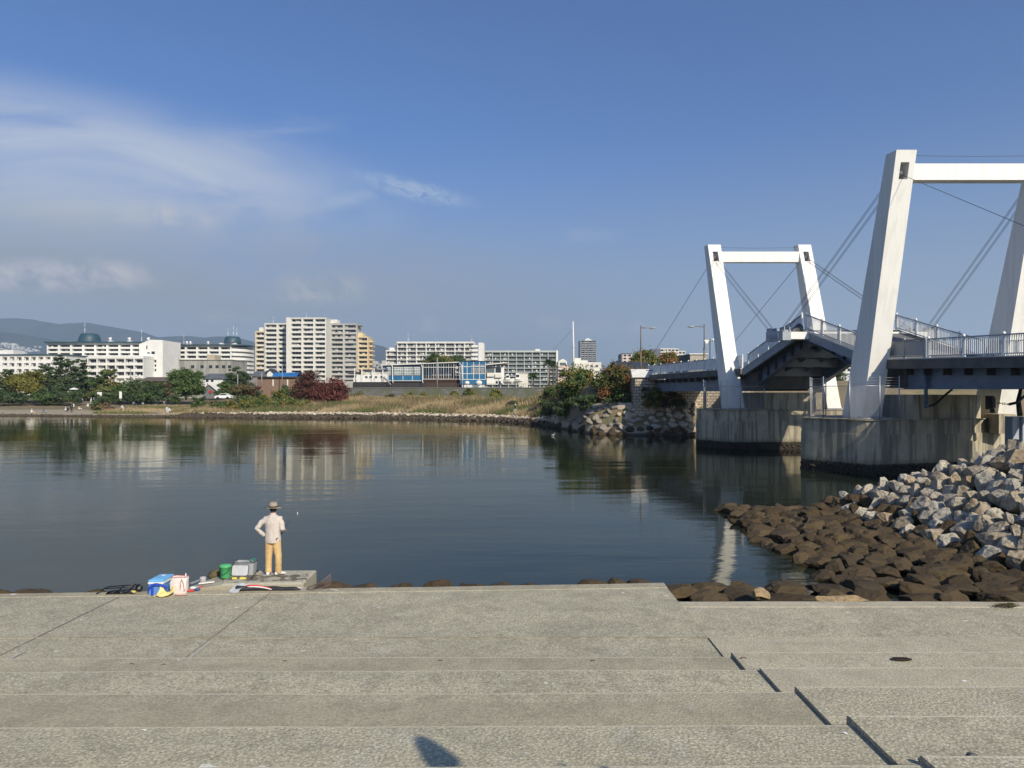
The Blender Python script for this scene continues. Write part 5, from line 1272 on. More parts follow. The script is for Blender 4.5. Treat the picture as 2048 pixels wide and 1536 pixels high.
# ---------------------------------------------------------------- nearer buildings and things on the far shore
rust = mat('rust', (.10, .05, .03), .85, (.06, .04, .03), scale=8)
red_paint = mat('red_paint', (.40, .04, .035), .5)
def bx(root, name, m, *b):
    mb = MB()
    for q in b: mb.box(*q)
    return mb.build(name, m, root)
def shore_buildings():
    # grey concrete hall
    d = 240; k = d/F; X = lambda px: (px-CX)*k; Z = lambda py: CZ-(py-HZ)*k
    root = empty('concrete_hall', (X(410), d, 3.4), 'weathered grey concrete hall with a row of small square windows, left of the dark pine', 'hall')
    hall = mat('hall_concrete', (.34, .33, .29), .9, (.24, .235, .21), scale=.35, stretch=(2, 2, .4))
    bx(root, 'wall', hall, (X(358), X(463), d, d+14, 2, Z(720.5))); bx(root, 'parapet', hall, (X(357), X(464), d-.3, d+14.3, Z(720.5)+.01, Z(719)))
    bx(root, 'roof_room', mat('hall_tan', (.42, .36, .26), .9), (X(411), X(427), d+1, d+6, Z(719)+.01, Z(709)))
    for px in (382, 401, 418, 431, 444, 456): bx(root, 'window', glass_dark, (X(px), X(px+6.5), d-.03, d+.1, Z(736.5), Z(730.5)))
    # house with grey roof, and shed
    def house(name, x0, x1, yb, ye, yt, d, dep, wm, rm, label, cat='house', gable='x', win=()):
        k = d/F; X = lambda px: (px-CX)*k; Z = lambda py: CZ-(py-HZ)*k
        r = empty(name, (X((x0+x1)/2), d, 3.4), label, cat); zb = Z(yb)
        mb = MB()
        if gable == 'x':
            mb.loft([[(x, d, zb), (x, d+dep, zb), (x, d+dep, Z(ye)), (x, d+dep/2, Z(yt)), (x, d, Z(ye))] for x in (X(x0), X(x1))]); mb.build('wall', wm, r)
            mb = MB()
            for s in (0, 1):
                ya, yb_ = (d-.5, d+dep/2) if s == 0 else (d+dep+.5, d+dep/2); za, zb2 = Z(ye)-.1, Z(yt)+.15
                mb.hexa([(X(x0)-.5, ya, za), (X(x1)+.5, ya, za), (X(x1)+.5, yb_, zb2), (X(x0)-.5, yb_, zb2), (X(x0)-.5, ya, za+.22), (X(x1)+.5, ya, za+.22), (X(x1)+.5, yb_, zb2+.22), (X(x0)-.5, yb_, zb2+.22)])
            mb.build('roof', rm, r)
        else:
            mb.loft([[(X(x0), y, zb), (X(x1), y, zb), (X(x1), y, Z(ye)), (X((x0+x1)/2), y, Z(yt)), (X(x0), y, Z(ye))] for y in (d, d+dep)]); mb.build('wall', wm, r)
            mb = MB(); xm = X((x0+x1)/2)
            for xa in (X(x0)-.5, X(x1)+.5):
                mb.hexa([(xa, d-.5, Z(ye)-.15), (xm, d-.5, Z(yt)+.15), (xm, d+dep, Z(yt)+.15), (xa, d+dep, Z(ye)-.15), (xa, d-.5, Z(ye)+.1), (xm, d-.5, Z(yt)+.4), (xm, d+dep, Z(yt)+.4), (xa, d+dep, Z(ye)+.1)])
            mb.build('roof', rm, r)
        for (a, b, c, e) in win: bx(r, 'window', glass_dark, (X(a), X(b), d-.04, d+.1, Z(e), Z(c)))
        return r
    tile = mat('roof_tile_grey', (.10, .11, .12), .6, (.14, .145, .15), scale=.8); tile_d = mat('roof_tile_dark', (.045, .048, .055), .6)
    house('house', 407, 446, 775, 757, 749, 205, 9, wall_white, tile, 'small white house with a grey tiled roof below the concrete hall', win=((412, 417, 759, 764), (422, 427, 759, 764)))
    r = house('shed', 406, 432, 796, 781, 770, 196, 7, mat('shed_grey', (.15, .16, .17), .8), wall_white, 'small dark shed with a white-edged gable and a round red sign', 'shed', 'y')
    k = 195.7/F; mb = MB(); mb.tube([((420.5-CX)*k, 195.9, CZ-(783.5-HZ)*k), ((420.5-CX)*k, 195.75, CZ-(783.5-HZ)*k)], 3.4*k, 14); mb.build('round_sign', red_paint, r)
    house('house', 284, 334, 800, 762, 756, 215, 8, mat('house_brown', (.20, .14, .09), .9), mat('roof_rust', (.13, .10, .08), .7), 'low brown-roofed house half hidden behind the dark trees left of the round tree')
    house('house', 505, 540, 790, 752, 744, 212, 9, mat('house_grey', (.22, .20, .19), .9), tile, 'grey house left of the blue tarpaulin roof')
    house('house', 534, 548, 775, 747, 740, 208, 4, wall_white, tile_d, 'narrow white gable left of the blue tarpaulin', gable='y')
    # brick building with blue tarpaulin
    d = 195; k = d/F; X = lambda px: (px-CX)*k; Z = lambda py: CZ-(py-HZ)*k
    root = empty('brick_building', (X(550), d, 3.4), 'long low brick building with a dark flat roof, left of the maroon bush', 'building')
    brick = mat('brick_wall', (.24, .155, .11), .9, (.17, .11, .08), scale=3)
    bx(root, 'wall', brick, (X(515), X(596), d, d+9, 3, Z(755))); bx(root, 'roof', dark_steel, (X(512), X(598), d-.7, d+9.5, Z(755)+.01, Z(753)))
    for px in (545, 574): bx(root, 'door_frame', wall_cream, (X(px), X(px+2.5), d-.05, d+.1, Z(772), Z(759)))
    root = empty('tarpaulin', (X(566), d+3, Z(752)), 'bright blue tarpaulin lying over the roof of the low brick building', 'tarpaulin')
    mb = MB(); vs = []; n = 24
    for j in range(5):
        for i in range(n): vs.append((X(541)+(X(592)-X(541))*i/(n-1), d+1+j*1.6, Z(753)+.03+(Z(744.5)-Z(753))*[0, .8, 1, .8, 0][j]+.12*mnoise.noise(Vector((i*.5, j, 0)))))
    mb.add(vs, [(j*n+i, j*n+i+1, (j+1)*n+i+1, (j+1)*n+i) for j in range(4) for i in range(n-1)]); mb.build('sheet', mat('tarp_blue', (.03, .17, .42), .5, (.02, .12, .32), scale=.8), root)
    # retaining wall of blocks
    blk = bpy.data.materials.new('block_wall'); blk.use_nodes = True; t = blk.node_tree; b = t.nodes['Principled BSDF']; q = G(t)
    pos = N(t, 'ShaderNodeNewGeometry').outputs['Position']; sp = N(t, 'ShaderNodeSeparateXYZ'); t.links.new(pos, sp.inputs[0])
    br = N(t, 'ShaderNodeTexBrick'); t.links.new(q.comb(sp.outputs[0], sp.outputs[2], 0.0), br.inputs['Vector']); br.inputs['Scale'].default_value = 1; br.inputs['Brick Width'].default_value = 1.0; br.inputs['Row Height'].default_value = .5; br.inputs['Mortar Size'].default_value = .04
    br.inputs['Color1'].default_value = (.10, .10, .095, 1); br.inputs['Color2'].default_value = (.145, .14, .13, 1); br.inputs['Mortar'].default_value = (.04, .04, .035, 1)
    t.links.new(q.mix(q.smooth(q.noise(pos, .35, 5, .6), .45, .62), br.outputs['Color'], (.075, .085, .045)), b.inputs['Base Color']); b.inputs['Roughness'].default_value = .9
    d = 178; k = d/F
    X = lambda px: (px-CX)*k; Z = lambda py: CZ-(py-HZ)*k
    root = empty('retaining_wall', (X(880), d, 3.4), 'long dark block retaining wall above the dry grass, below the blue restaurant', 'wall')
    mb = MB(); mb.hexa([(X(672), d-.9, 2.6), (X(1125), d-.9, 2.6), (X(1125), d+1.2, 2.6), (X(672), d+1.2, 2.6), (X(672), d+.25, 6.15), (X(1125), d+.25, 6.15), (X(1125), d+1.2, 6.15), (X(672), d+1.2, 6.15)]); mb.build('block_face', blk, root)
    bx(root, 'coping', mat('coping_dark', (.12, .12, .11), .9), (X(671), X(1126), d+.15, d+1.3, 6.16, 6.42))
    bx(root, 'lower_kerb', mat('kerb_stone', (.36, .32, .25), .9), (X(690), X(1040), d-1.35, d-.95, 3.2, 3.62))
    fr = empty('low_fence', (X(900), d+.7, 6.4), 'dark thin railing along the top of the block wall', 'fence')
    x = X(672)
    while x < X(1125): mb = MB(); mb.box(x-.03, x+.03, d+.6, d+.66, 6.43, 7.35); mb.build('post', dark_steel, fr); x += 2.0
    for z in (6.75, 7.05, 7.33): bx(fr, 'rail', dark_steel, (X(672), X(1125), d+.585, d+.599, z-.025, z+.025))
    # dark wooden dock-like terrace with white railing and stair
    d = 190; k = d/F
    X = lambda px: (px-CX)*k; Z = lambda py: CZ-(py-HZ)*k
    root = empty('terrace', (X(745), d, 6.4), 'black timber terrace with white railing and a dark sloping stair, left of the blue restaurant', 'terrace')
    blackwood = mat('black_wood', (.018, .017, .018), .7)
    bx(root, 'platform', blackwood, (X(706), X(772), d, d+6, 6.0, Z(764))); mb = MB()
    mb.beam((X(768), d-.4, Z(754)), (X(784), d-.4, Z(772)), 1.0, .35); mb.build('stair', blackwood, root)
    mb = MB(); mb.beam((X(764), d-.95, Z(749)), (X(783), d-.95, Z(769)), .08, .1); mb.build('stair_rail', wall_white, root)
    for px in range(707, 768, 6): bx(root, 'railing_post', wall_white, (X(px), X(px)+.16, d-.05, d+.05, Z(764)+.003, Z(757)))
    bx(root, 'railing', wall_white, (X(706), X(768), d-.04, d+.04, Z(757)+.003, Z(756)))
    for px in (708, 722, 747): bx(root, 'white_post', wall_white, (X(px), X(px)+.22, d+.2, d+.4, Z(764)+.003, Z(737)))
    root = empty('pavilion', (X(735), d+9, 6.4), 'open white pavilion with a dark curved roof panel, left of the blue restaurant', 'pavilion')
    bx(root, 'wall', wall_white, (X(700), X(764), d+8, d+14, 6.0, Z(748))); bx(root, 'upper_wall', mat('pav_mix', (.45, .44, .42), .8, (.62, .6, .56), scale=1.2), (X(716), X(762), d+8.5, d+13, Z(748)+.01, Z(738)))
    bx(root, 'roof', dark_steel, (X(682), X(703), d+7.5, d+13, Z(746), Z(742)), (X(703)+.01, X(765), d+7.6, d+13.5, Z(738)+.02, Z(737)))
    for px in (718, 727, 738, 750): bx(root, 'window', glass_dark, (X(px), X(px+5), d+7.9, d+8.1, Z(756), Z(751)))
    for px in (712, 733, 755): bx(root, 'post', wall_white, (X(px), X(px)+.2, d+7.3, d+7.5, 6.4, Z(738)))
    # blue restaurant
    d = 200; k = d/F
    X = lambda px: (px-CX)*k; Z = lambda py: CZ-(py-HZ)*k
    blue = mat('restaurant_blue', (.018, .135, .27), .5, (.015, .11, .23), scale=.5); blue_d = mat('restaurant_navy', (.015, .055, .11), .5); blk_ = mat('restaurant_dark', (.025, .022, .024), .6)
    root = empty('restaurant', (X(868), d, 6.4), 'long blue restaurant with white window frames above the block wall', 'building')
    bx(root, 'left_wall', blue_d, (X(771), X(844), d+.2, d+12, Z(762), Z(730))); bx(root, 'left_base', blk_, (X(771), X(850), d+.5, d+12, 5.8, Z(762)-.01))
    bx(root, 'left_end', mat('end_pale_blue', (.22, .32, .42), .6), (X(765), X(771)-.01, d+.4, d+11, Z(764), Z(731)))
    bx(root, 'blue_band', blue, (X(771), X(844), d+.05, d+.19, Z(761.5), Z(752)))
    mb = MB(); mb.hexa([(X(764), d-.6, Z(731)), (X(843), d-.6, Z(728.5)), (X(843), d+12, Z(728.5)), (X(764), d+12, Z(731)), (X(764), d-.6, Z(729.6)), (X(843), d-.6, Z(726.5)), (X(843), d+12, Z(726.5)), (X(764), d+12, Z(729.6))]); mb.build('left_roof', wall_white, root)
    for x0, n in ((773.5, 2), (787.5, 4), (807, 4), (827, 3)):
        for i in range(n):
            f = bx(root, 'window', wall_white, (X(x0+i*4.6), X(x0+i*4.6+4.1), d+.02, d+.18, Z(750.5), Z(734)))
            bx(root, 'pane', mat('pane_pale', (.30, .36, .38), .15, (.18, .22, .24), scale=.6), *[(X(x0+i*4.6+.5), X(x0+i*4.6+3.6), d-.03, d+.0195, Z(b_), Z(a_)) for a_, b_ in ((735, 738.3), (739.3, 744.3), (745.2, 749.8))])
    bx(root, 'lower_trim', wall_white, (X(768), X(845), d-.04, d+.04, Z(762), Z(761))); 
    for px in (805.5, 824.5): bx(root, 'mullion', wall_white, (X(px), X(px)+.12, d-.06, d+.04, Z(761), Z(751)))
    for px in (784, 843.5):
        mb = MB(); mb.tube([(X(px), d-.5, Z(729.5)), (X(px+1.5), d-.55, Z(734)), (X(px+1.8), d-.55, Z(762)), (X(px+3), d-.55, Z(766))], .14, 6); mb.build('drain_pipe', wall_white, root)
    bx(root, 'middle_wall', blue, (X(845), X(904), d+4, d+12, Z(757), Z(728))); bx(root, 'middle_base', mat('veranda_brown', (.055, .03, .022), .8), (X(845), X(918), d+1.0, d+12, 5.8, Z(758)))
    mb = MB(); mb.hexa([(X(844), d-.3, Z(728)), (X(921), d-.3, Z(725)), (X(921), d+12, Z(725)), (X(844), d+12, Z(728)), (X(844), d-.3, Z(726.5)), (X(921), d-.3, Z(723.5)), (X(921), d+12, Z(723.5)), (X(844), d+12, Z(726.5))]); mb.build('middle_roof', wall_white, root)
    for i, px in enumerate(range(847, 920, 5)): bx(root, 'veranda_post', wall_white if px % 2 else grey_steel, (X(px), X(px)+.09, d, d+.09, Z(758)+.01, Z(727.5)))
    bx(root, 'veranda_rail', wall_white, (X(846), X(919), d-.04, d-.005, Z(758.6), Z(757.8)), (X(846), X(919), d-.04, d-.005, Z(735), Z(734)))
    for px in (862, 866, 872, 877, 883, 888, 893, 898): bx(root, 'french_window', wall_white, (X(px), X(px+3.2), d+3.85, d+3.99, Z(750), Z(737))); 
    for px in (862, 866, 872, 877, 883, 888, 893, 898): bx(root, 'french_pane', glass_dark, (X(px+.6), X(px+2.6), d+3.8, d+3.849, Z(749), Z(738.5)))
    bx(root, 'lower_glazing', mat('glaze_brown', (.07, .06, .055), .3), (X(848), X(918), d+3.6, d+3.79, Z(757.5), Z(750.2)))
    bx(root, 'right_wall', blue, (X(920), X(971), d-.5, d+11, Z(769), Z(723))); bx(root, 'right_roof', blue_d, (X(919), X(972), d-.7, d+11.2, Z(723)+.01, Z(722)))
    for px in (920, 926, 934.5, 947.5, 959, 971): bx(root, 'mullion', wall_white, (X(px)-.07, X(px)+.07, d-.62, d-.51, Z(760), Z(724)))
    for py in (733.5, 747.5, 759): bx(root, 'transom', wall_white, (X(920), X(971), d-.66, d-.622, Z(py)-.08, Z(py)+.08))
    for i in range(5):
        for a_, b_ in ((730, 733), (736.5, 739.5), (741, 745.7)): bx(root, 'small_window', wall_cream, (X(943.5+i*5.2), X(943.5+i*5.2+4), d-.70, d-.661, Z(b_), Z(a_)))
        bx(root, 'small_pane', glass_dark, *[(X(944.4+i*5.2), X(943.5+i*5.2+3.2), d-.74, d-.701, Z(b_-.6), Z(a_+.6)) for a_, b_ in ((730, 733), (736.5, 739.5), (741, 745.7))])
    mb = MB(); mb.tube([(X(920), d-.9, Z(728)), (X(924), d-.9, Z(731)), (X(924.6), d-.9, Z(769))], .14, 6); mb.build('drain_pipe', wall_white, root)
    for (a_, b_, lb) in ((930, 940, 'white dome-shaped canopy against the foot of the blue wall, left of two'), (952, 965, 'white dome-shaped canopy against the foot of the blue wall, right of two')):
        r = empty('canopy', (X((a_+b_)/2), d-2, 6.4), lb, 'canopy'); mb = MB(); mb.ball((X((a_+b_)/2), d-1.8, Z(766)), (b_-a_)/2*k, 14, 8, (1, .7, .8)); mb.build('cover', wall_white, r)
        mb = MB(); mb.tube([(X((a_+b_)/2), d-1.8, 6.0), (X((a_+b_)/2), d-1.8, Z(766))], .1, 6); mb.build('pole', wall_white, r)
    # white house with slanting roof
    root = empty('house', (X(993), d, 6.4), 'white modern house with a slanting roof, right of the blue wall', 'house')
    bx(root, 'wall', wall_white, (X(973), X(1008), d+1, d+10, Z(769), Z(733))); mb = MB(); mb.hexa([(X(972), d-.6, Z(730.5)), (X(1014), d-.6, Z(726)), (X(1014), d+11, Z(726)), (X(972), d+11, Z(730.5)), (X(972), d-.6, Z(729)), (X(1014), d-.6, Z(724.3)), (X(1014), d+11, Z(724.3)), (X(972), d+11, Z(729))]); mb.build('roof', wall_white, root)
    bx(root, 'window', glass_mid, (X(974), X(989), d+.9, d+.99, Z(745), Z(734))); bx(root, 'window', glass_dark, (X(991), X(1002), d+.9, d+.99, Z(745), Z(734)))
    bx(root, 'balcony', wall_cream, (X(974), X(988), d+.4, d+.99, Z(753), Z(746))); bx(root, 'balcony', wall_cream, (X(990), X(1003), d+.4, d+.99, Z(755), Z(747)))
    bx(root, 'window', glass_dark, (X(991.5), X(995.5), d+.9, d+.99, Z(767), Z(762))); bx(root, 'window', glass_dark, (X(997.5), X(1001.5), d+.9, d+.99, Z(767), Z(762)))
    # boats ashore
    def boat(px, yb, L, h, d, lb, cab):
        k = d/F; x = (px-CX)*k; z = CZ-(yb-HZ)*k; r = empty('motor_boat', (x, d, z), lb, 'boat'); l = L*k/2; mb = MB(); rings = []
        for i in range(9):
            t = i/8; xx = x-l+2*l*t; w = 1.3*math.sin(min(1, (t*1.3+.15))*math.pi/2)*(1 if t < .6 else max(.05, 1-((t-.6)/.4)**2)); zz = z+h*(1.0+.35*t*t); kb = z+.1+h*.5*max(0, t-.6)/.4
            rings.append([(xx, d-w, zz), (xx, d-w*.8, z+h*.45), (xx, d, kb), (xx, d+w*.8, z+h*.45), (xx, d+w, zz)])
        mb.loft(rings, True); mb.build('hull', wall_white, r)
        mb = MB(); mb.loft([[(x-l*.5, d-.9, z+h*1.0), (x+l*.35, d-.9, z+h*1.1), (x+l*.35, d+.9, z+h*1.1), (x-l*.5, d+.9, z+h*1.0)], [(x-l*.45, d-.75, z+h*1.0+cab), (x+l*.05, d-.75, z+h*1.0+cab), (x+l*.05, d+.75, z+h*1.0+cab), (x-l*.45, d+.75, z+h*1.0+cab)]]); c = mb.build('cabin', wall_white, r)
        mb = MB(); mb.box(x-l*.4, x+l*.1, d-.93, d-.84, z+h*1.0+cab*.35, z+h*1.0+cab*.75); mb.build('cabin_window', glass_dark, r)
        mb = MB(); mb.tube([(x-l*.2, d, z+h+cab), (x-l*.3, d, z+h+cab*2.2)], .05, 5); mb.build('mast', grey_steel, r)
    boat(1017, 767, 22, 1.1, 197, 'white motor boat ashore next to the white modern house, left of two', 1.4); boat(1037, 766, 24, 1.0, 200, 'white motor boat with a steep bow ashore, right of two', 1.7)
    root = empty('hut', (X(1046), d+6, 6.4), 'small cream hut behind the white boats', 'hut'); bx(root, 'wall', wall_cream, (X(1038), X(1057), d+6, d+10, 6, Z(746))); bx(root, 'roof', wall_white, (X(1037), X(1058), d+5.8, d+10.2, Z(746)+.01, Z(745)))
    # pink and cream houses by the mast
    d = 230; k = d/F
    X = lambda px: (px-CX)*k; Z = lambda py: CZ-(py-HZ)*k
    pink = mat('wall_pink', (.62, .50, .45), .85, (.58, .46, .41), scale=.3)
    root = empty('house', (X(1128), d, 6.4), 'pale pink house left of the white mast', 'house'); bx(root, 'wall', pink, (X(1116), X(1143), d, d+9, 5, Z(731))); bx(root, 'upper_room', wall_white, (X(1117), X(1134), d+.5, d+8, Z(731)+.01, Z(722)))
    mb = MB(); mb.loft([[(X(1117), y, Z(722)), (X(1134), y, Z(722)), (X(1126), y, Z(717.5))] for y in (d+.4, d+8.1)]); mb.build('roof', wall_white, root)
    bx(root, 'window', glass_mid, (X(1120), X(1132), d+.4, d+.49, Z(731)+.1, Z(725))); bx(root, 'window', glass_mid, (X(1118.5), X(1129), d-.05, d-.003, Z(750), Z(740))); bx(root, 'awning', wall_white, (X(1117), X(1130), d-.8, d-.06, Z(739.5), Z(738.6)))
    root = empty('house', (X(1178), d+6, 6.4), 'flat-roofed cream house with stepped roof right of the white mast', 'house')
    bx(root, 'wall', wall_cream, (X(1150), X(1207), d+6, d+16, 5, Z(723))); bx(root, 'upper_room', wall_cream, (X(1153), X(1166), d+7, d+14, Z(723)+.01, Z(714))); bx(root, 'upper_room', wall_cream, (X(1166)+.01, X(1180), d+7, d+14, Z(723)+.01, Z(719)))
    for px in (1185, 1196): bx(root, 'window', glass_mid, (X(px), X(px+5), d+5.9, d+5.99, Z(733), Z(728)))
    # mast
    d = 222; k = d/F
    X = lambda px: (px-CX)*k; Z = lambda py: CZ-(py-HZ)*k
    root = empty('tall_mast', (X(1147), d, 6), 'tall slender white mast standing between the pink house and the cream house', 'mast')
    mb = MB(); mb.tube([(X(1147), d, 5.5), (X(1147), d, Z(696)), (X(1146), d, Z(643))], [.32, .26, .17], 10); mb.build('pole', wall_white, root)
    mb = MB(); mb.tube([(X(1146.2), d, Z(658)), (X(1106), d+2, Z(701))], .03, 4); mb.tube([(X(1144), d, Z(695.5)), (X(1150), d, Z(695.5))], .12, 5); mb.build('stay', cable_m, root)
    # house roof and box building on the far embankment
    house('house', 1240, 1300, 760, 735, 725, 125, 12, wall_grey2, tile_d, 'dark tiled roof peeping over the autumn tree behind the white parapet')
    d = 150; k = d/F
    X = lambda px: (px-CX)*k; Z = lambda py: CZ-(py-HZ)*k
    root = empty('box_building', (X(1390), d, 6.4), 'boxy building, dark left side and beige front with white roof edge, behind the far deck', 'building')
    mb = MB(); mb.prism([(X(1360), d+8), (X(1380), d), (X(1380)+.01, d+12), (X(1362), d+14)], 6, Z(709)); mb.build('dark_side', mat('slate_side', (.08, .095, .10), .8), root)
    bx(root, 'front_wall', mat('wall_sand', (.40, .36, .29), .85, (.34, .31, .25), scale=.4), (X(1380)+.02, X(1414), d, d+12, 6, Z(709))); bx(root, 'roof_edge', wall_white, (X(1378), X(1416), d-.3, d+12.3, Z(709)+.01, Z(707))); bx(root, 'canopy', dark_steel, (X(1388), X(1414), d-.6, d-.01, Z(721), Z(720)))
    # right-hand background glimpsed under the bridge
    def small_house(px0, px1, yb, yt, d, lb, m=wall_white):
        k = d/F; x0, x1 = (px0-CX)*k, (px1-CX)*k; zb, zt = CZ-(yb-HZ)*k, CZ-(yt-HZ)*k; r = empty('house', ((x0+x1)/2, d, zb), lb, 'house')
        bx(r, 'wall', m, (x0, x1, d, d+8, min(3, zb), zt)); bx(r, 'roof', tile, (x0-.5, x1+.5, d-.5, d+8.5, zt+.01, zt+.5)); 
        for i in range(3): a = x0+(x1-x0)*(.12+.3*i); bx(r, 'window', glass_dark, (a, a+(x1-x0)*.17, d-.05, d-.003, zt-(zt-zb)*.5, zt-(zt-zb)*.2))
    small_house(1672, 1704, 752, 733, 260, 'white house high in the gap between the far tower and the nearest leg')
    small_house(1676, 1694, 770, 750, 230, 'small white house with one window below the higher white house, seen under the bridge')
    small_house(1678, 1712, 785, 771, 210, 'low white house at the waterline seen between the tower legs')
    small_house(1840, 1960, 787, 771, 170, 'white low buildings glimpsed below the near girder')
    small_house(1985, 2060, 800, 745, 150, 'white house behind the right leg of the nearest tower', wall_cream)
shore_buildings()

# street lamps and poles
pole_m = mat('pole_bronze', (.16, .11, .08), .6); pole_g = mat('pole_grey', (.30, .30, .30), .5)
def street_lamp(px, base_y, top_y, arm_px, d, label, m):
    x = PX(px, d); zt = PZ(top_y, d); zb = PZ(base_y, d); r = empty('street_lamp', (x, d, zb), label, 'street lamp'); xa = PX(arm_px, d); s = 1 if xa > x else -1
    mb = MB(); mb.tube([(x, d, zb), (x, d, zb+(zt-zb)*.48)], .13, 10); mb.tube([(x, d, zb+(zt-zb)*.48), (x, d, zt)], .085, 8); mb.tube([(x, d, zb+(zt-zb)*.47), (x, d, zb+(zt-zb)*.49)], .17, 10); mb.build('pole', m, r)
    za = PZ(top_y+5.5, d); mb = MB(); mb.tube([(x, d, za+.12), (xa-s*.3, d, za)], .04, 6); mb.tube([(x, d, za-.1), (x+s*.8, d, za+.02)], .03, 5); mb.build('arm', m, r)
    mb = MB(); mb.ball((xa-s*.1, d, za), .5, 12, 6, (1.1, .45, .28)); mb.build('lamp_head', pole_g, r)
street_lamp(1281.5, 748, 651, 1307, 113, 'tall brown street lamp left of the far tower, its arm pointing right', pole_m)
street_lamp(1408.5, 742, 648, 1381, 104, 'tall brown street lamp beside the far tower leg, its arm pointing left', pole_m)
r = empty('signal_pole', (PX(1420, 96), 96, 7), 'thin dark pole with a small camera arm beside the far tower leg', 'pole')
mb = MB(); mb.tube([(PX(1420, 96), 96, 7), (PX(1420, 96), 96, PZ(678, 96))], .075, 8); mb.build('pole', dark_steel, r)
mb = MB(); mb.tube([(PX(1420, 96), 96, PZ(679, 96)), (PX(1427, 96), 96, PZ(678, 96))], .05, 6); mb.ball((PX(1426, 96), 96, PZ(679.5, 96)), .18, 8, 6); mb.build('camera', wall_white, r)
r = empty('loudspeaker', (PX(1412.5, 102), 102, PZ(683, 102)), 'white funnel loudspeaker fixed to the lamp pole beside the far tower leg', 'loudspeaker')
mb = MB(); c = P(1412.5, 683, 102.5); mb.loft([[(c.x+s*w, c.y-.3, c.z+h) for s, w, h in ((-1, .38, .22), (1, .38, .22), (1, .1, -.3), (-1, .1, -.3))], [(c.x+s*w, c.y+.2, c.z+h) for s, w, h in ((-1, .1, .06), (1, .1, .06), (1, .05, -.1), (-1, .05, -.1))]]); mb.build('horn', wall_white, r)
def thin_pole(px, top, base, d, label, r_=.1, arm=None):
    r = empty('utility_pole', (PX(px, d), d, PZ(base, d)), label, 'pole'); mb = MB(); mb.tube([P(px, base, d), P(px, top, d)], r_, 6); mb.build('pole', pole_g, r)
    if arm: mb = MB(); mb.tube([P(px-arm, top+2, d), P(px+arm, top+2, d)], .05, 5); mb.build('crossarm', pole_g, r)
thin_pole(475.5, 748, 790, 172, 'grey pole in front of the dark pine, left of the cream block')
thin_pole(523.5, 744, 775, 182, 'pale post at the left end of the brick building')
thin_pole(553.5, 729, 760, 215, 'slim pole with cross arm before the tall cream block, left', .08, 4)
thin_pole(564.5, 729, 772, 192, 'slim dark pole before the tall cream block, right of the cross-armed one')
thin_pole(874.5, 716, 776, 184, 'concrete pole in front of the blue restaurant veranda', .14)
thin_pole(261, 738, 763, 200, 'slim pole in front of the white gable wall')
thin_pole(633, 752, 766, 166, 'pale stake standing in the maroon bush')
thin_pole(470, 772, 784, 178, 'short white sign post beside the parked white car', .12)

# things on the left bank
r = empty('notice_board', (PX(199, 186), 186, gz(PX(199, 186), 186)), 'white notice panel with a small red mark among the people on the left bank', 'sign')
x = PX(199, 186); z = PZ(796, 186); bx(r, 'panel', wall_white, (x-.6, x+.6, 186, 186.08, z+.1, z+1.5)); bx(r, 'post', pole_g, (x-.6, x-.5, 186.09, 186.17, z-.4, z+1.4), (x+.5, x+.6, 186.09, 186.17, z-.4, z+1.4)); bx(r, 'red_mark', red_paint, (x-.35, x-.1, 185.96, 185.995, z+.3, z+.55))
r = empty('banner_sign', (PX(241, 180), 180, gz(PX(241, 180), 180)), 'narrow tall white banner sign right of the notice panel', 'sign')
x = PX(241, 180); z = PZ(798, 180); bx(r, 'panel', wall_white, (x-.33, x+.33, 180, 180.06, z+.15, z+1.85)); bx(r, 'post', pole_g, (x-.04, x+.04, 180.07, 180.15, z-.4, z+1.8))
r = empty('wooden_post', (PX(137.5, 186), 186, PZ(797, 186)), 'square reddish wooden post on the left bank', 'post'); x = PX(137.5, 186); bx(r, 'post', mat('post_red_wood', (.24, .10, .045), .8), (x-.22, x+.22, 186, 186.4, PZ(798, 186), PZ(784, 186)+.02)); bx(r, 'cap', wall_cream, (x-.3, x+.3, 185.9, 186.5, PZ(784, 186)+.021, PZ(784, 186)+.12))
r = empty('parasol', (PX(148, 190), 190, gz(PX(148, 190), 190)), 'white parasol above the people under the pines', 'parasol'); x = PX(148, 190); z = PZ(776, 190)
mb = MB(); mb.lathe([(1.3, 0), (.7, .32), (.02, .5)], (x, 190, z-.4), 10); mb.build('canopy', wall_white, r); mb = MB(); mb.tube([(x, 190, 3), (x, 190, z)], .04, 6); mb.build('pole', pole_g, r)
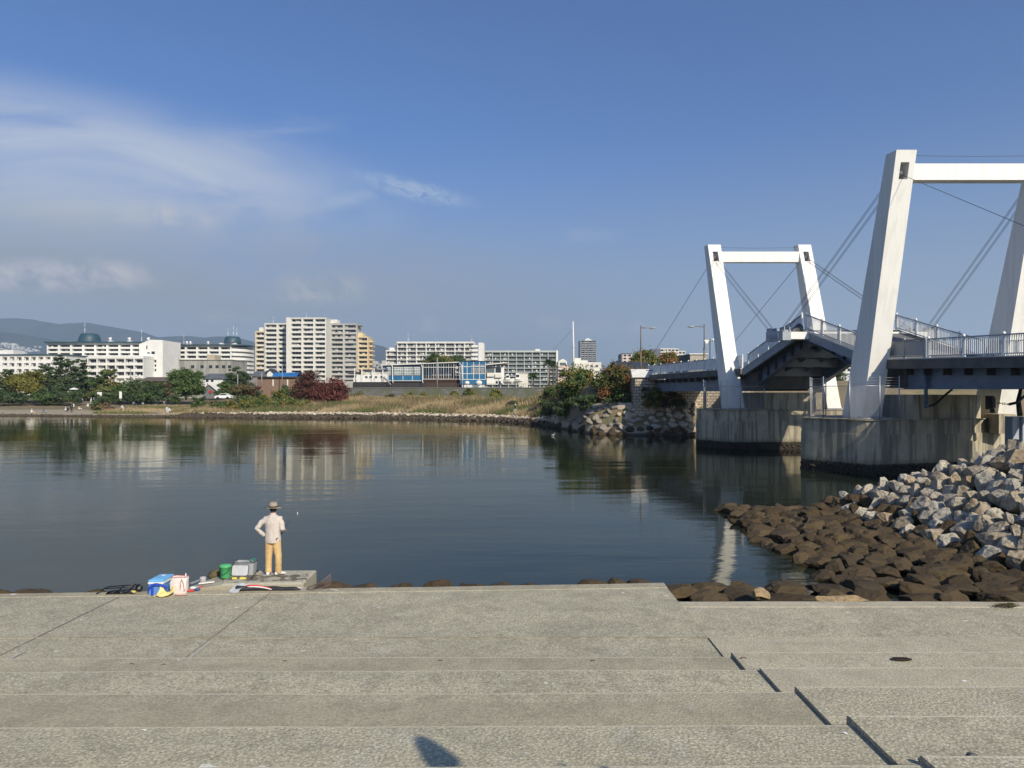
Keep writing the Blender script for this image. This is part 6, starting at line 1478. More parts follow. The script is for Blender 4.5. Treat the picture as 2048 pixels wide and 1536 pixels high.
# parked car
def car(px, yb, wpx, d, label):
    k = d/F; x = (px-CX)*k; z = CZ-(yb-HZ)*k; L = wpx*k/2; r = empty('parked_car', (x, d, z), label, 'car')
    prof = [(-1, .28), (-1, .62), (-.86, .86), (-.50, .95), (-.24, 1.38), (.30, 1.42), (.72, 1.02), (.98, .90), (1, .32)]
    cp = mat('car_white', (.78, .78, .77), .25); mb = MB()
    mb.loft([[(x+p*L, d+y, z+h+(.0 if abs(y) < .8 else 0)) for p, h in [(q_[0]*(1 if abs(y) < .8 else .985), q_[1]) for q_ in prof]] for y in (-.84, .84)]); mb.build('body', cp, r)
    mb = MB()
    for y in (-.846, .846): mb.add([(x-.44*L, d+y, z+.97), (x-.20*L, d+y, z+1.31), (x+.28*L, d+y, z+1.34), (x+.60*L, d+y, z+1.0)], [(0, 1, 2, 3)])
    mb.build('side_window', glass_dark, r)
    for s in (-.6, .6):
        for y in (-.80, .80):
            mb = MB(); mb.tube([(x+s*L, d+y-.1, z+.31), (x+s*L, d+y+.1, z+.31)], .32, 16); mb.build('wheel', black_plastic, r)
    bx(r, 'headlight', glass_mid, (x-L*1.005, x-L*.97, d-.7, d-.4, z+.62, z+.74)); bx(r, 'headlight', glass_mid, (x-L*1.005, x-L*.97, d+.4, d+.7, z+.62, z+.74))
car(448, 798.5, 33, 176, 'white car parked between the dark pine and the grass bank')
# ================================================================ FOREGROUND THINGS
def evalmesh(o):
    dg = bpy.context.evaluated_depsgraph_get(); dg.update(); me = bpy.data.meshes.new_from_object(o.evaluated_get(dg)); return me
def fuse(mb, name, m, parent, voxel=.012, smooth=2, disp=None):
    """merge overlapping limbs into one continuous skin"""
    me0 = mb.mesh(name+'_raw'); t = bpy.data.objects.new(name+'_raw', me0); col.objects.link(t)
    r = t.modifiers.new('r', 'REMESH'); r.mode = 'VOXEL'; r.voxel_size = voxel
    if smooth: s = t.modifiers.new('s', 'SMOOTH'); s.iterations = smooth; s.factor = .5
    me = evalmesh(t); bpy.data.objects.remove(t); bpy.data.meshes.remove(me0)
    if disp:
        for v in me.vertices: v.co += v.normal*disp(v.co)
    me.name = name; me.materials.clear(); me.materials.append(m)
    me.polygons.foreach_set('use_smooth', np.ones(len(me.polygons), bool))
    o = bpy.data.objects.new(name, me); col.objects.link(o); o.parent = parent; return o
def ering(c, rx, ry, n=16, tilt=0.0):
    return [(c[0]+rx*math.cos(2*math.pi*k/n), c[1]+ry*math.sin(2*math.pi*k/n), c[2]+tilt*math.sin(2*math.pi*k/n)) for k in range(n)]
skin_m = mat('skin', (.30, .16, .10), .6, (.26, .13, .085), scale=6)
shirt_m = mat('shirt_offwhite', (.55, .48, .42), .85, (.46, .41, .37), scale=3, lo=.4, hi=.75, stretch=(3, 3, .8), bump=.4, bscale=8)
trouser_m = mat('trousers_mustard', (.60, .41, .19), .85, (.49, .33, .15), scale=3, stretch=(3, 3, .8), bump=.4, bscale=9)
shoe_m = mat('shoe_white', (.78, .77, .74), .5); hat_m = mat('hat_straw', (.34, .29, .215), .85, (.27, .23, .165), scale=25); band_m = mat('hat_band', (.03, .025, .02), .7); hair_m = mat('hair_dark', (.02, .018, .016), .7)
def hand(mb, w, dirv, thumb, curl=.5, s=1.0):
    """palm, four fingers and a thumb growing from the wrist w along dirv"""
    d = Vector(dirv).normalized(); up = Vector((0, 0, 1)); a = d.cross(up)
    if a.length < .2: a = d.cross(Vector((0, 1, 0)))
    a.normalize(); b = a.cross(d).normalized()
    p = Vector(w); mb.loft([[p+d*t*s+a*x*wd*s+b*y*.014*s for x, y in ((-1, -1), (0, -1.2), (1, -1), (1, 1), (0, 1.2), (-1, 1))] for t, wd in ((-.01, .026), (.03, .036), (.085, .042))], True, True)
    for i, L in enumerate((.062, .074, .070, .054)):
        q = p+d*.08*s+a*(-.030+.020*i)*s; e1 = q+(d*math.cos(curl*.6)-b*math.sin(curl*.6))*L*.5*s; e2 = e1+(d*math.cos(curl*1.6)-b*math.sin(curl*1.6))*L*.5*s
        mb.tube([q, e1, e2], [.0095*s, .009*s, .007*s], 6)
    q = p+d*.02*s+a*thumb*.028*s; e = q+(d*.6+a*thumb*.8).normalized()*.035*s; mb.tube([q, e, e+(d*.9+a*thumb*.3).normalized()*.03*s], [.012*s, .0105*s, .008*s], 6)

def fisherman():
    d0 = 18.05; x0 = PX(546, d0); z0 = .62
    root = empty('person', (x0, d0, z0), 'person in brimmed hat, pale shirt and mustard trousers, back to camera, left hand on hip', 'person')
    # proportions: 1.74 m tall; facing +Y
    hipZ = .88; shZ = 1.44
    LF = Vector((-.12, .02, 0)); RF = Vector((.14, -.02, 0))
    mb = MB()   # body
    for ft, hx in ((LF, -.09), (RF, .09)):
        mb.tube([(hx, 0, hipZ), (ft.x*.9, .01, .50), (ft.x, ft.y, .28), (ft.x, ft.y, .08)], [.088, .058, .052, .038], 10)
    mb.loft([ering((0, 0, z), rx, ry) for z, rx, ry in ((.80, .14, .10), (.92, .155, .11), (1.05, .14, .10), (1.25, .165, .11), (1.40, .175, .10), (1.47, .10, .075))], True, True)
    mb.tube([(0, .005, 1.44), (0, .02, 1.57)], [.056, .052], 10)
    mb.ball((0, .03, 1.645), .105, 14, 10, (.76, .94, 1.12)); mb.ball((-.082, .03, 1.63), .028, 6, 5, (.4, .8, 1.2)); mb.ball((.082, .03, 1.63), .028, 6, 5, (.4, .8, 1.2))
    mb.ball((0, .128, 1.62), .018, 6, 5, (.8, 1.2, 1.2)); mb.ball((0, .10, 1.575), .035, 8, 6, (1.1, .7, .7))
    # arms: left on the hip, right bent forward
    LS, LE, LW = Vector((-.19, 0, 1.40)), Vector((-.385, -.06, 1.15)), Vector((-.205, .02, .945))
    RS, RE, RW = Vector((.19, 0, 1.40)), Vector((.245, -.03, 1.13)), Vector((.225, .20, 1.06))
    for S_, E_, W_ in ((LS, LE, LW), (RS, RE, RW)): mb.tube([S_, S_.lerp(E_, .5), E_, E_.lerp(W_, .5), W_], [.052, .045, .038, .036, .024], 10)
    hand(mb, LW, (.75, .35, -.35), -1, 1.0); hand(mb, RW, (-.3, .9, -.1), 1, 1.5)
    fuse(mb, 'body', skin_m, root, .009, 2)
    # shirt
    mb = MB()
    mb.loft([ering((0, 0, z), rx, ry) for z, rx, ry in ((.80, .195, .150), (.88, .200, .150), (1.0, .185, .140), (1.15, .185, .135), (1.30, .213, .135), (1.37, .225, .120), (1.425, .20, .105), (1.465, .13, .090), (1.50, .07, .070))], True, True)
    for S_, E_, W_, t in ((LS, LE, LW, .92), (RS, RE, RW, .55)):
        e = E_.lerp(W_, t); mb.tube([S_+Vector((-S_.x*.15, 0, -.03)), S_.lerp(E_, .4), E_, E_.lerp(W_, t*.5), e], [.078, .072, .064, .058, .052], 12); mb.ball((S_.x*.93, S_.y, S_.z-.02), .074, 12, 8)
    def fold(c): return .009*mnoise.noise(Vector((c.x*14, c.y*9, c.z*4)))+.006*mnoise.noise(Vector((c.x*9+3, c.y*9, c.z*22)))*(1 if abs(c.x) > .2 else .5)
    fuse(mb, 'shirt', shirt_m, root, .011, 3, fold)
    mb = MB(); mb.lathe([(.072, 1.485), (.076, 1.50), (.068, 1.535), (.060, 1.53)], (0, .008, 0), 18); mb.build('collar', shirt_m, root, local=True)
    # trousers
    mb = MB(); mb.loft([ering((0, 0, z), rx, ry) for z, rx, ry in ((.78, .165, .135), (.88, .175, .135), (.98, .160, .120))], True, True)
    for ft, hx in ((LF, -.088), (RF, .088)):
        mb.tube([(hx, 0, .88), (hx*1.08, 0, .68), (ft.x*.92, .01, .48), (ft.x, ft.y, .26), (ft.x, ft.y, .05)], [.112, .102, .086, .080, .083], 14)
    def fold2(c): return .008*mnoise.noise(Vector((c.x*12, c.y*9, c.z*9)))+.006*mnoise.noise(Vector((c.x*6, c.y*6, c.z*26)))*(1 if c.z < .35 or c.z > .75 else .3)
    fuse(mb, 'trousers', trouser_m, root, .011, 2, fold2)
    for ft, a in ((LF, R(95)), (RF, R(38))):
        mb = MB(); dv = Vector((math.cos(a), math.sin(a), 0)); pv = Vector((-dv.y, dv.x, 0)); rings = []
        for t, w, h in ((-.09, .028, .055), (-.07, .042, .085), (0, .045, .09), (.07, .048, .072), (.13, .050, .052), (.175, .036, .036), (.195, .012, .02)):
            c = ft+dv*t; rings.append([c+pv*w*math.cos(q)+Vector((0, 0, .004+h*(.5+.5*math.sin(q)))) for q in [2*math.pi*k/10 for k in range(10)]])
        mb.loft(rings, True, True); mb.build('shoe', shoe_m, root, local=True)
    mb = MB(); pts = [(.215, 1.662), (.208, 1.655), (.12, 1.668), (.104, 1.672), (.104, 1.72), (.094, 1.775), (.060, 1.802), (.02, 1.795)]
    mb.lathe([(.09, 1.660)]+pts, (0, .02, 0), 28, True, True)
    for i, v in enumerate(mb.v):
        if math.hypot(v[0], v[1]-.02) > .15: mb.v[i] = (v[0], v[1], v[2]-.012*math.cos(2*math.atan2(v[1]-.02, v[0]))+.006)
    hat = mb.build('hat', hat_m, root, local=True)
    mb = MB(); mb.lathe([(.1065, 1.674), (.1075, 1.70), (.1065, 1.706), (.1045, 1.704)], (0, .02, 0), 24); hb = mb.build('hat_band', band_m, hat, local=True)
    mb = MB(); mb.ball((0, .02, 1.64), .108, 12, 8, (.80, .95, .95)); 
    hair = mb.build('hair', hair_m, root, local=True)
    for v in hair.data.vertices:
        if v.co.y > .06: v.co.y = .06
    return root
fisherman()
# short dark rod in his right hand
r = empty('fishing_rod', (PX(546, 18.05)+.2, 18.25, 1.62), 'short dark fishing rod held in the right hand of the person in the hat', 'fishing rod'); bx0 = PX(546, 18.05)
mb = MB(); mb.tube([(bx0+.13, 17.90, 1.52), (bx0+.215, 18.26, 1.68), (bx0+.18, 18.5, 1.72)], [.014, .013, .011], 6); mb.build('handle', black_plastic, r)
mb = MB(); mb.tube([(bx0+.18, 18.5, 1.72), (bx0+.05, 19.4, 1.80)], [.006, .002], 5); mb.build('rod', black_plastic, r)
mb = MB(); mb.ball((bx0+.225, 18.33, 1.655), .03, 8, 6); mb.build('reel', galv, r)

# concrete block the person stands on
def platform():
    m = bpy.data.materials.new('wet_block'); m.use_nodes = True; t = m.node_tree; b = t.nodes['Principled BSDF']; q = G(t)
    pos = N(t, 'ShaderNodeNewGeometry').outputs['Position']; sp = N(t, 'ShaderNodeSeparateXYZ'); t.links.new(pos, sp.inputs[0])
    n1 = q.noise(pos, 3.5, 6, .65, .6); n2 = q.noise(pos, 30, 4, .7)
    c = q.mix(q.smooth(n2, .4, .7), (.46, .43, .33), (.32, .295, .225))
    band = q.m('MULTIPLY', q.smooth(sp.outputs[1], 17.25, 17.6), q.smooth(sp.outputs[1], 18.25, 17.85)); edge_ = q.smooth(q.m('ADD', n1, q.m('MULTIPLY', band, .15)), .58, .66)
    side = q.smooth(sp.outputs[2], .60, .55)
    c = q.mix(q.m('MULTIPLY', q.m('MULTIPLY', edge_, .85), q.m('SUBTRACT', 1.0, side)), c, (.075, .062, .042))
    c = q.mix(q.m('MULTIPLY', side, .35), c, (.22, .17, .09))
    t.links.new(c, b.inputs['Base Color']); b.inputs['Roughness'].default_value = .9
    bn = N(t, 'ShaderNodeBump'); bn.inputs['Distance'].default_value = .015; t.links.new(q.m('ADD', n2, n1), bn.inputs['Height']); t.links.new(bn.outputs[0], b.inputs['Normal'])
    root = empty('concrete_block', (-6.2, 17.9, 0), 'low stained concrete block jutting into the water, on which the person stands', 'concrete block')
    mb = MB(); z = .62
    bot = [(-7.6, 17.05, -.9), (-4.95, 17.2, -.9), (-5.0, 18.55, -.9), (-7.5, 18.6, -.9)]
    mb.loft([bot, [(-6.9, 17.12, .585), (-4.97, 17.27, .585), (-4.99, 18.5, .6), (-7.3, 18.52, .58)], [(-6.85, 17.18, z), (-5.02, 17.33, z), (-5.04, 18.46, z), (-7.2, 18.46, z-.01)]]); mb.build('slab', m, root)
    mb = MB(); mb.hexa([(-7.95, 17.05, -.5), (-6.9, 17.1, -.5), (-7.3, 18.4, -.5), (-7.9, 18.0, -.5), (-7.75, 17.02, .505), (-6.86, 17.1, .60), (-7.28, 18.3, .57), (-7.6, 17.9, .45)]); mb.build('ramp', m, root)
platform()
mv = rock_mesh('straw_heap', 333, 3, 10, .6, .9, .06, [mat('weed_heap', (.16, .13, .06), .95, (.09, .075, .035), scale=14, bump=.8, bscale=40)])
o = bpy.data.objects.new('weed_heap', mv); col.objects.link(o); o.location = (PX(432, 18.1), 18.15, .60); o.scale = (.26, .18, .16); tag(o, 'clump of brown weed left of the green bucket', 'weed')

def at(px, py, z): d = DG(py, z); return Vector((PX(px, d), d, z))
# green bucket
p = at(451, 1155, .62); r = empty('bucket', p, 'bright green lidded bucket with dark handle standing on the concrete block', 'bucket')
grn = mat('bucket_green', (.08, .42, .16), .45, (.07, .36, .13), scale=2)
mb = MB(); mb.lathe([(.105, 0), (.11, .01), (.135, .26), (.14, .262), (.14, .28), (.125, .285)], tuple(p), 24); mb.build('pail', grn, r)
mb = MB(); mb.lathe([(.142, .281), (.145, .288), (.145, .30), (.10, .318), (.02, .322)], tuple(p), 24); l = mb.build('lid', mat('lid_green', (.09, .42, .16), .45), r)
mb = MB(); mb.tube([p+Vector((-.14, -.02, .25)), p+Vector((-.10, -.13, .14)), p+Vector((0, -.155, .10)), p+Vector((.10, -.13, .16)), p+Vector((.14, -.02, .25))], .006, 5); mb.build('handle', black_plastic, r)
# grey collapsible box with its lid leaning in front
p = at(486, 1150, .62); gm = mat('box_grey', (.34, .35, .36), .45, (.28, .29, .30), scale=3); r = empty('fishing_box', p, 'open grey collapsible fishing box with green netting on its rim', 'box')
mb = MB(); w, dp, h = .25, .17, .30
def rr_rect(cx, cy, z, w, h, rad=.05): return [(cx+sx_*(w-rad)+rad*math.cos(a), cy+sy_*(h-rad)+rad*math.sin(a), z) for sx_, sy_, a0 in ((1, 1, 0), (-1, 1, 90), (-1, -1, 180), (1, -1, 270)) for a in [R(a0+i*30) for i in range(4)]]
mb.loft([rr_rect(p.x, p.y+.17, p.z, w*.92, dp*.92), rr_rect(p.x, p.y+.17, p.z+h, w, dp), rr_rect(p.x, p.y+.17, p.z+h, w-.02, dp-.02), rr_rect(p.x, p.y+.17, p.z+.03, w*.88, dp*.88)]); mb.build('tub', gm, r)
mb = MB(); mb.tube(rr_rect(p.x, p.y+.17, p.z+h, w+.004, dp+.004), .009, 6, close=True); mb.build('rim', black_plastic, r)
gn = mat('net_green', (.02, .30, .20), .6); mb = MB()
for k in range(9):
    a = p+Vector((.13+random.uniform(0, .12), .10+random.uniform(0, .16), h-.01+random.uniform(0, .04))); mb.tube([a, a+Vector((random.uniform(-.07, .07), random.uniform(-.07, .07), random.uniform(.0, .06)))], .008, 4)
mb.build('netting', gn, r)
r = empty('grey_tray', (p.x-.05, p.y-.1, p.z), 'rounded pale grey tray leaning upright against the front of the grey box', 'tray')
mb = MB(); f_ = rr_rect(0, 0, 0, .205, .135, .045); a0, a1 = [], []
for (x, y, _) in f_: a0.append((p.x-.05+x, p.y-.10+(y+.135)*.28, p.z+.004+(y+.135)*.93)); a1.append((p.x-.05+x, p.y-.085+(y+.135)*.28, p.z+.008+(y+.135)*.93))
mb.loft([a0, a1]); mb.build('panel', mat('lid_grey', (.50, .51, .52), .35, (.42, .43, .45), scale=4), r)
mb = MB(); mb.tube(a0, .008, 5, close=True); mb.build('rim', black_plastic, r)
ylw = mat('sponge_yellow', (.72, .58, .10), .8)
for px, lb, wd in ((469, 'small yellow block in front of the lid, left of two', .055), (486, 'slightly longer yellow block in front of the lid, right of two', .075)):
    q = at(px, 1158, .62); mb = MB(); mb.bevbox(q.x-wd, q.x+wd, q.y-.03, q.y+.03, q.z+.002, q.z+.04, .012); o = mb.build('sponge', ylw); tag(o, lb, 'sponge')
# black scoop
q0, q1 = at(503, 1158, .625), at(514, 1143, .625); r = empty('bait_scoop', q0, 'thin black scoop lying on the block between the grey box and the person', 'scoop')
mb = MB(); mb.tube([q0+Vector((0, 0, .012)), q1+Vector((0, 0, .012))], .011, 6); mb.build('handle', black_plastic, r); mb = MB(); mb.ball(tuple(q1+Vector((0, 0, .02))), .05, 10, 6, (1, 1.3, .4)); mb.build('cup', black_plastic, r); mb = MB(); mb.ball(tuple(q0+Vector((0, 0, .016))), .025, 8, 6); mb.build('grip', black_plastic, r)
# clear jar and white tray
def clear(name, c, al=.35, rough=.1):
    m = mat(name, c, rough); b = m.node_tree.nodes['Principled BSDF']; b.inputs['Alpha'].default_value = al; return m
q = at(406, 1165, .56); r = empty('clear_jar', q, 'clear plastic tub at the left end of the concrete block', 'jar'); mb = MB(); mb.lathe([(.06, 0), (.068, .005), (.072, .13), (.066, .13), (.06, .01)], tuple(q), 18); mb.build('cup', clear('clear_plastic', (.75, .72, .72), .45), r)
mb = MB(); mb.lathe([(.069, .09), (.0735, .092), (.0735, .112), (.069, .114)], tuple(q), 18); mb.build('band', clear('pinkish', (.6, .45, .45), .8), r)
q = at(413, 1168, .56); mb = MB(); mb.beam(q+Vector((-.17, -.03, .02)), q+Vector((.17, .05, .045)), .07, .025); tag(mb.build('white_tray', wall_white), 'long narrow white tray lying beside the clear tub', 'tray')
mb = MB(); q = at(393, 1166, .51); mb.beam(q+Vector((-.10, -.12, .02)), q+Vector((.10, .2, .06)), .09, .012); tag(mb.build('grey_sheet', gm), 'thin grey strip leaning on the sloping left end of the block', 'strip')

# blue cooler
c = at(311, 1190, .5); X0, X1, Y0, Y1 = c.x-.19, c.x+.17, c.y, c.y+.60
r = empty('cooler_box', c, 'light blue cooler box with white rim and a dark blue strap', 'cooler')
cb = mat('cooler_blue', (.12, .27, .58), .45, (.10, .24, .52), scale=2); cl_ = mat('cooler_lid', (.17, .44, .72), .4, (.15, .40, .66), scale=2)
mb = MB(); mb.bevbox(X0+.012, X1-.012, Y0+.012, Y1-.012, .502, .752, .03); mb.build('body', cb, r)
mb = MB(); mb.bevbox(X0, X1, Y0, Y1, .752, .795, .03); mb.build('rim', wall_white, r)
mb = MB(); mb.bevbox(X0+.004, X1-.004, Y0+.004, Y1-.004, .796, .838, .03); mb.bevbox(X0+.06, X1-.06, Y0+.08, Y1-.06, .838, .850, .02); lid = mb.build('lid', cl_, r)
mb = MB(); cxm = (X0+X1)/2; mb.box(cxm-.03, cxm+.05, Y0+.36, Y0+.44, .8505, .856); mb.build('label_patch', wall_white, r)
ds = mat('strap_blue', (.02, .06, .42), .6); mb = MB()
sp_ = [(X0+.03, Y0-.012, .60), (X0+.06, Y0-.03, .67), (X0+.14, Y0-.05, .74), (X0+.22, Y0-.05, .765), (X0+.32, Y0-.04, .74), (X0+.40, Y0-.02, .70), (X0+.47, Y0-.03, .66)]
for a_, b_ in zip(sp_[:-1], sp_[1:]): mb.beam(a_, b_, .012, .05, up=(0, 0, 1))
mb.beam((X0+.13, Y0-.03, .50), (X0+.13, Y0-.035, .74), .012, .055, up=(1, 0, 0)); mb.build('strap', ds, r)
def cloth(name, m, pts, label, cat, thick=.006):
    """pts: grid rows of 3-D points"""
    n = len(pts[0]); mb = MB(); V = [Vector(p) for row in pts for p in row]; F_ = [(j*n+i, j*n+i+1, (j+1)*n+i+1, (j+1)*n+i) for j in range(len(pts)-1) for i in range(n-1)]
    mb.add(V, F_, True); o = mb.build(name, m); tag(o, label, cat); s = o.modifiers.new('s', 'SOLIDIFY'); s.thickness = thick; ss = o.modifiers.new('b', 'SUBSURF'); ss.levels = ss.render_levels = 1; return o
rows = []; q = at(328, 1193, .5)
for j in range(9):
    row = []; v = j/8
    for i in range(12):
        u = i/11; x = q.x-.17+.36*u+.04*math.sin(v*4); h = .012+.21*max(0, (1-v)**1.3)*(.6+.4*math.sin(u*7+1))+.03*math.sin(u*17+v*4)*(.4+v); y = q.y+.13-.20*v+.02*math.sin(u*11)
        row.append((x-.06*v*math.sin(u*9), y, .5+max(.008, h)))
    rows.append(row)
cloth('towel', mat('towel_yellow', (.78, .62, .25), .9, (.70, .54, .20), scale=6), rows, 'crumpled pale yellow cloth heaped in front of the blue cooler', 'cloth')
# striped tote bag
c = at(354, 1188, .5); r = empty('tote_bag', c, 'white shopping bag with red trim standing right of the blue cooler', 'bag')
tb = mat('bag_white', (.72, .68, .63), .8, (.64, .57, .52), scale=7, c3=(.66, .50, .45), scale3=3); rd = mat('bag_red', (.50, .05, .05), .7)
mb = MB(); c = c+Vector((.01, .12, 0)); rings = []
for z, w, h in ((0, .16, .10), (.10, .185, .115), (.25, .19, .11), (.36, .18, .10), (.375, .175, .095), (.33, .165, .085)): rings.append([(c.x+x-c.x*0+.0, c.y+y, c.z+z) for x, y, _ in rr_rect(0, 0, 0, w, h, .05)])
mb.loft(rings, False, True); 
for i, v in enumerate(mb.v): mb.v[i] = (v[0]+.012*math.sin(v[2]*40+v[0]*20), v[1]+.012*math.sin(v[2]*31+v[0]*35), v[2])
mb.build('body', tb, r)
mb = MB(); mb.ball((c.x, c.y, c.z+.32), .15, 10, 6, (1, .55, .4)); mb.build('contents', mat('bag_inside', (.62, .30, .28), .8, (.7, .65, .6), scale=9), r)
for s in (-1, 1):
    mb = MB(); yy = c.y-.115*s; pts = [(c.x+.06, yy, .56), (c.x+.075, yy-.012*s, .74), (c.x+.10, yy-.02*s, .84), (c.x+.14, yy-.02*s, .76), (c.x+.155, yy, .56)]
    mb.tube(pts, .007, 5); mb.build('handle', mat('bag_strap', (.42, .10, .09), .7), r)
mb = MB(); mb.tube(rr_rect(c.x, c.y, .872, .177, .097), .008, 5, close=True); mb.build('trim', rd, r)
mb = MB(); mb.tube([(c.x+.13, c.y, .83), (c.x+.15, c.y-.02, .95)], [.018, .012], 8); mb.build('bottle_neck', wall_white, r)
# small packets
items = [('red_packet', 380, 1184, .10, .035, rd, 'flat red packet on the ledge right of the shopping bag, nearest the bag', .3), ('white_packet', 386, 1179, .09, .05, wall_white, 'crumpled white packet behind the red packet', -.2), ('blue_bottle', 394, 1182, .08, .05, mat('item_navy', (.05, .07, .16), .4), 'small dark blue item between the white packet and the red one at right', .1), ('red_packet', 403, 1179, .06, .05, rd, 'small red pack at the right end of the row of packets', .4), ('grey_packet', 390, 1177, .12, .04, gm, 'grey see-through bag lying behind the small packets', 0), ('pink_sheet', 362, 1190, .16, .012, mat('pink_sheet', (.70, .42, .36), .8), 'thin pink sheet lying in front of the shopping bag', .15)]
for nm, px, py, w, h, m, lb, a in items:
    q = at(px, py, .503); vs = rock_mesh(nm, int(px), 2, 6, .7, .95, .05, [m]); o = bpy.data.objects.new(nm, vs); col.objects.link(o); o.location = (q.x, q.y, .503+h*.75); o.scale = (w, w*.5, h*.8); o.rotation_euler = (0, 0, a); tag(o, lb, 'packet' if 'sheet' not in nm else 'sheet')
# rod bag with grey cloth
qa, qb = at(463, 1183, .5), at(600, 1181, .5); r = empty('rod_bag', qa, 'long black rod bag with red and white lining, lying on the ledge', 'rod bag')
mb = MB(); rings = []; n = 16
for i in range(n):
    t = i/(n-1); c = qa.lerp(qb, t)+Vector((0, .05+.02*math.sin(t*5), 0)); w = (.10*(1-t)+.06*t)*(min(1, t*9+.35))*(min(1, (1-t)*12+.3)); h = (.13*(1-t)+.065*t)*(min(1, t*10+.4))*(min(1, (1-t)*14+.4))+.008*math.sin(t*23)
    rings.append([(c.x, c.y+w*math.cos(a), .502+h*(.5+.5*math.sin(a))) for a in [2*math.pi*k/10 for k in range(10)]])
mb.loft(rings, True, True); mb.build('bag', mat('bag_black', (.022, .022, .027), .55, (.035, .034, .04), scale=5), r)
mb = MB(); pr = []
for i in range(8):
    t = i/7; c = qa.lerp(qb, .22+.36*t)+Vector((0, .0, 0)); pr.append((c.x, c.y-.01, .625-.075*t+.03*math.sin(t*3)))
mb.tube(pr, [.018, .026, .028, .026, .024, .02, .016, .01], 7); mb.build('lining', mat('lining_red', (.60, .05, .05), .6), r)
mb = MB(); mb.tube([(p_[0]+.02, p_[1]-.022, p_[2]-.014) for p_ in pr], [.008, .014, .016, .016, .016, .014, .012, .008], 6); mb.build('piping', wall_white, r)
rows = []
for j in range(8):
    v = j/7; row = []
    for i in range(7):
        u = i/6; x = qa.x+.10+.24*u-.16*v; y = qa.y+.12-.28*v; z = .66*(1-v)+.515*v+.02*math.sin(v*5+u*4) if v < .75 else .515+.008*math.sin(u*6)
        row.append((x, y, max(.51, z)))
    rows.append(row)
cloth('grey_cloth', mat('cloth_grey', (.42, .44, .45), .85, (.34, .36, .37), scale=8), rows, 'pale grey cloth draped over the left end of the rod bag', 'cloth')
# landing net
q = at(636, 1180, .5); r = empty('landing_net', q, 'landing net with dark hoop and faint mesh beside the right end of the rod bag', 'net'); mb = MB(); ring = [Vector((q.x+.28*math.cos(a), q.y+.10+.22*math.sin(a), .52+.04*(1+math.cos(a)))) for a in [2*math.pi*k/24 for k in range(24)]]
mb.tube(ring, .009, 5, close=True); mb.build('hoop', mat('hoop_red', (.12, .05, .05), .5), r)
mb = MB(); mb.tube([ring[12], ring[12]+Vector((-.5, .03, .0)), ring[12]+Vector((-.95, .06, -.0))], .011, 6); mb.build('handle', galv, r)
mb = MB(); apex = Vector((q.x+.24, q.y+.25, .83)); 
for k in range(24):
    a = ring[k]; mb.tube([a, a.lerp(apex, .55)+Vector((0, 0, -.05)), apex], .0022, 3)
for t in (.15, .3, .45, .6, .75, .88): mb.tube([ring[k].lerp(apex, t)+Vector((0, 0, -.09*math.sin(t*3.1)*.6)) for k in range(24)], .0022, 3, close=True)
mb.build('mesh_net', mat('net_thread', (.20, .16, .14), .7), r)
# folded trolley
q = at(240, 1188, .5); r = empty('folded_trolley', q, 'folded black luggage trolley lying on the ledge at the left', 'trolley')
for (wx, wy, wz, wr) in ((.36, .16, .60, .085), (.28, 0, .575, .075), (.20, .30, .58, .075)):
    mb = MB(); ct = (q.x+wx, q.y+wy, wz); mb.tube([(ct[0]+wr*.8*math.cos(a), ct[1], ct[2]+wr*.8*math.sin(a)) for a in [2*math.pi*k/18 for k in range(18)]], wr*.24, 6, close=True); w_ = mb.build('wheel', black_plastic, r)
    mb = MB(); mb.tube([(ct[0], ct[1]-.03, ct[2]), (ct[0], ct[1]+.03, ct[2])], .02, 8); mb.build('hub', galv, r)
mb = MB()
for a_, b_ in (((-.42, .1, .60), (.32, .12, .63)), ((-.42, .1, .60), (-.52, -.05, .515)), ((-.40, .28, .60), (.3, .3, .64)), ((-.42, .1, .60), (-.40, .28, .60)), ((-.30, -.04, .515), (.25, .0, .53)), ((-.26, .2, .52), (.25, .25, .54)), ((-.3, -.04, .515), (-.26, .2, .52)), ((-.1, 0, .52), (-.05, .28, .62)), ((.1, -.02, .53), (.36, .16, .6))):
    mb.tube([(q.x+a_[0], q.y+a_[1], a_[2]), (q.x+b_[0], q.y+b_[1], b_[2])], .013, 6)
mb.build('frame', black_plastic, r)
mb = MB(); pts = [(q.x-.28+.5*i/20+.04*math.sin(i*1.9), q.y-.02+.07*math.sin(i*2.6), .535+.03*abs(math.sin(i*1.3))) for i in range(21)]; mb.tube(pts, .012, 5); mb.build('cord', black_plastic, r)
mb = MB(); mb.box(q.x+.30, q.x+.36, q.y-.03, q.y+.01, .54, .58); mb.build('buckle', ylw, r)
# hooks, hole, weed, stones on the steps
for px, py, z, lb in ((263, 1329, .52, 'rusty hook end in the lower step, first from the left'), (327, 1330, .52, 'tiny rusty stub beside the first hook'), (570, 1323, .52, 'rusty hook end in the lower step, below the fishing gear'), (880, 1322, .52, 'rusty hook end in the lower step, near the middle'), (1185, 1322, .52, 'rusty hook end in the lower step, left of the joint')):
    q = at(px, py, .70 if py < 1336 and py > 1315 else z); r_ = mb = MB(); z = q.z; mb.tube([(q.x-.045, q.y, z-.01), (q.x-.02, q.y, z+.014), (q.x+.02, q.y, z+.018), (q.x+.045, q.y, z-.01)], .006, 5); tag(mb.build('iron_hook', rust), lb, 'hook')
q = at(1487, 1317, .77); mb = MB(); mb.tube([(q.x-.05, q.y, .77), (q.x-.02, q.y, .795), (q.x+.03, q.y, .79), (q.x+.05, q.y, .77)], .008, 5); tag(mb.build('iron_hook', rust), 'rusty hook end in the right block beside the joint', 'hook')
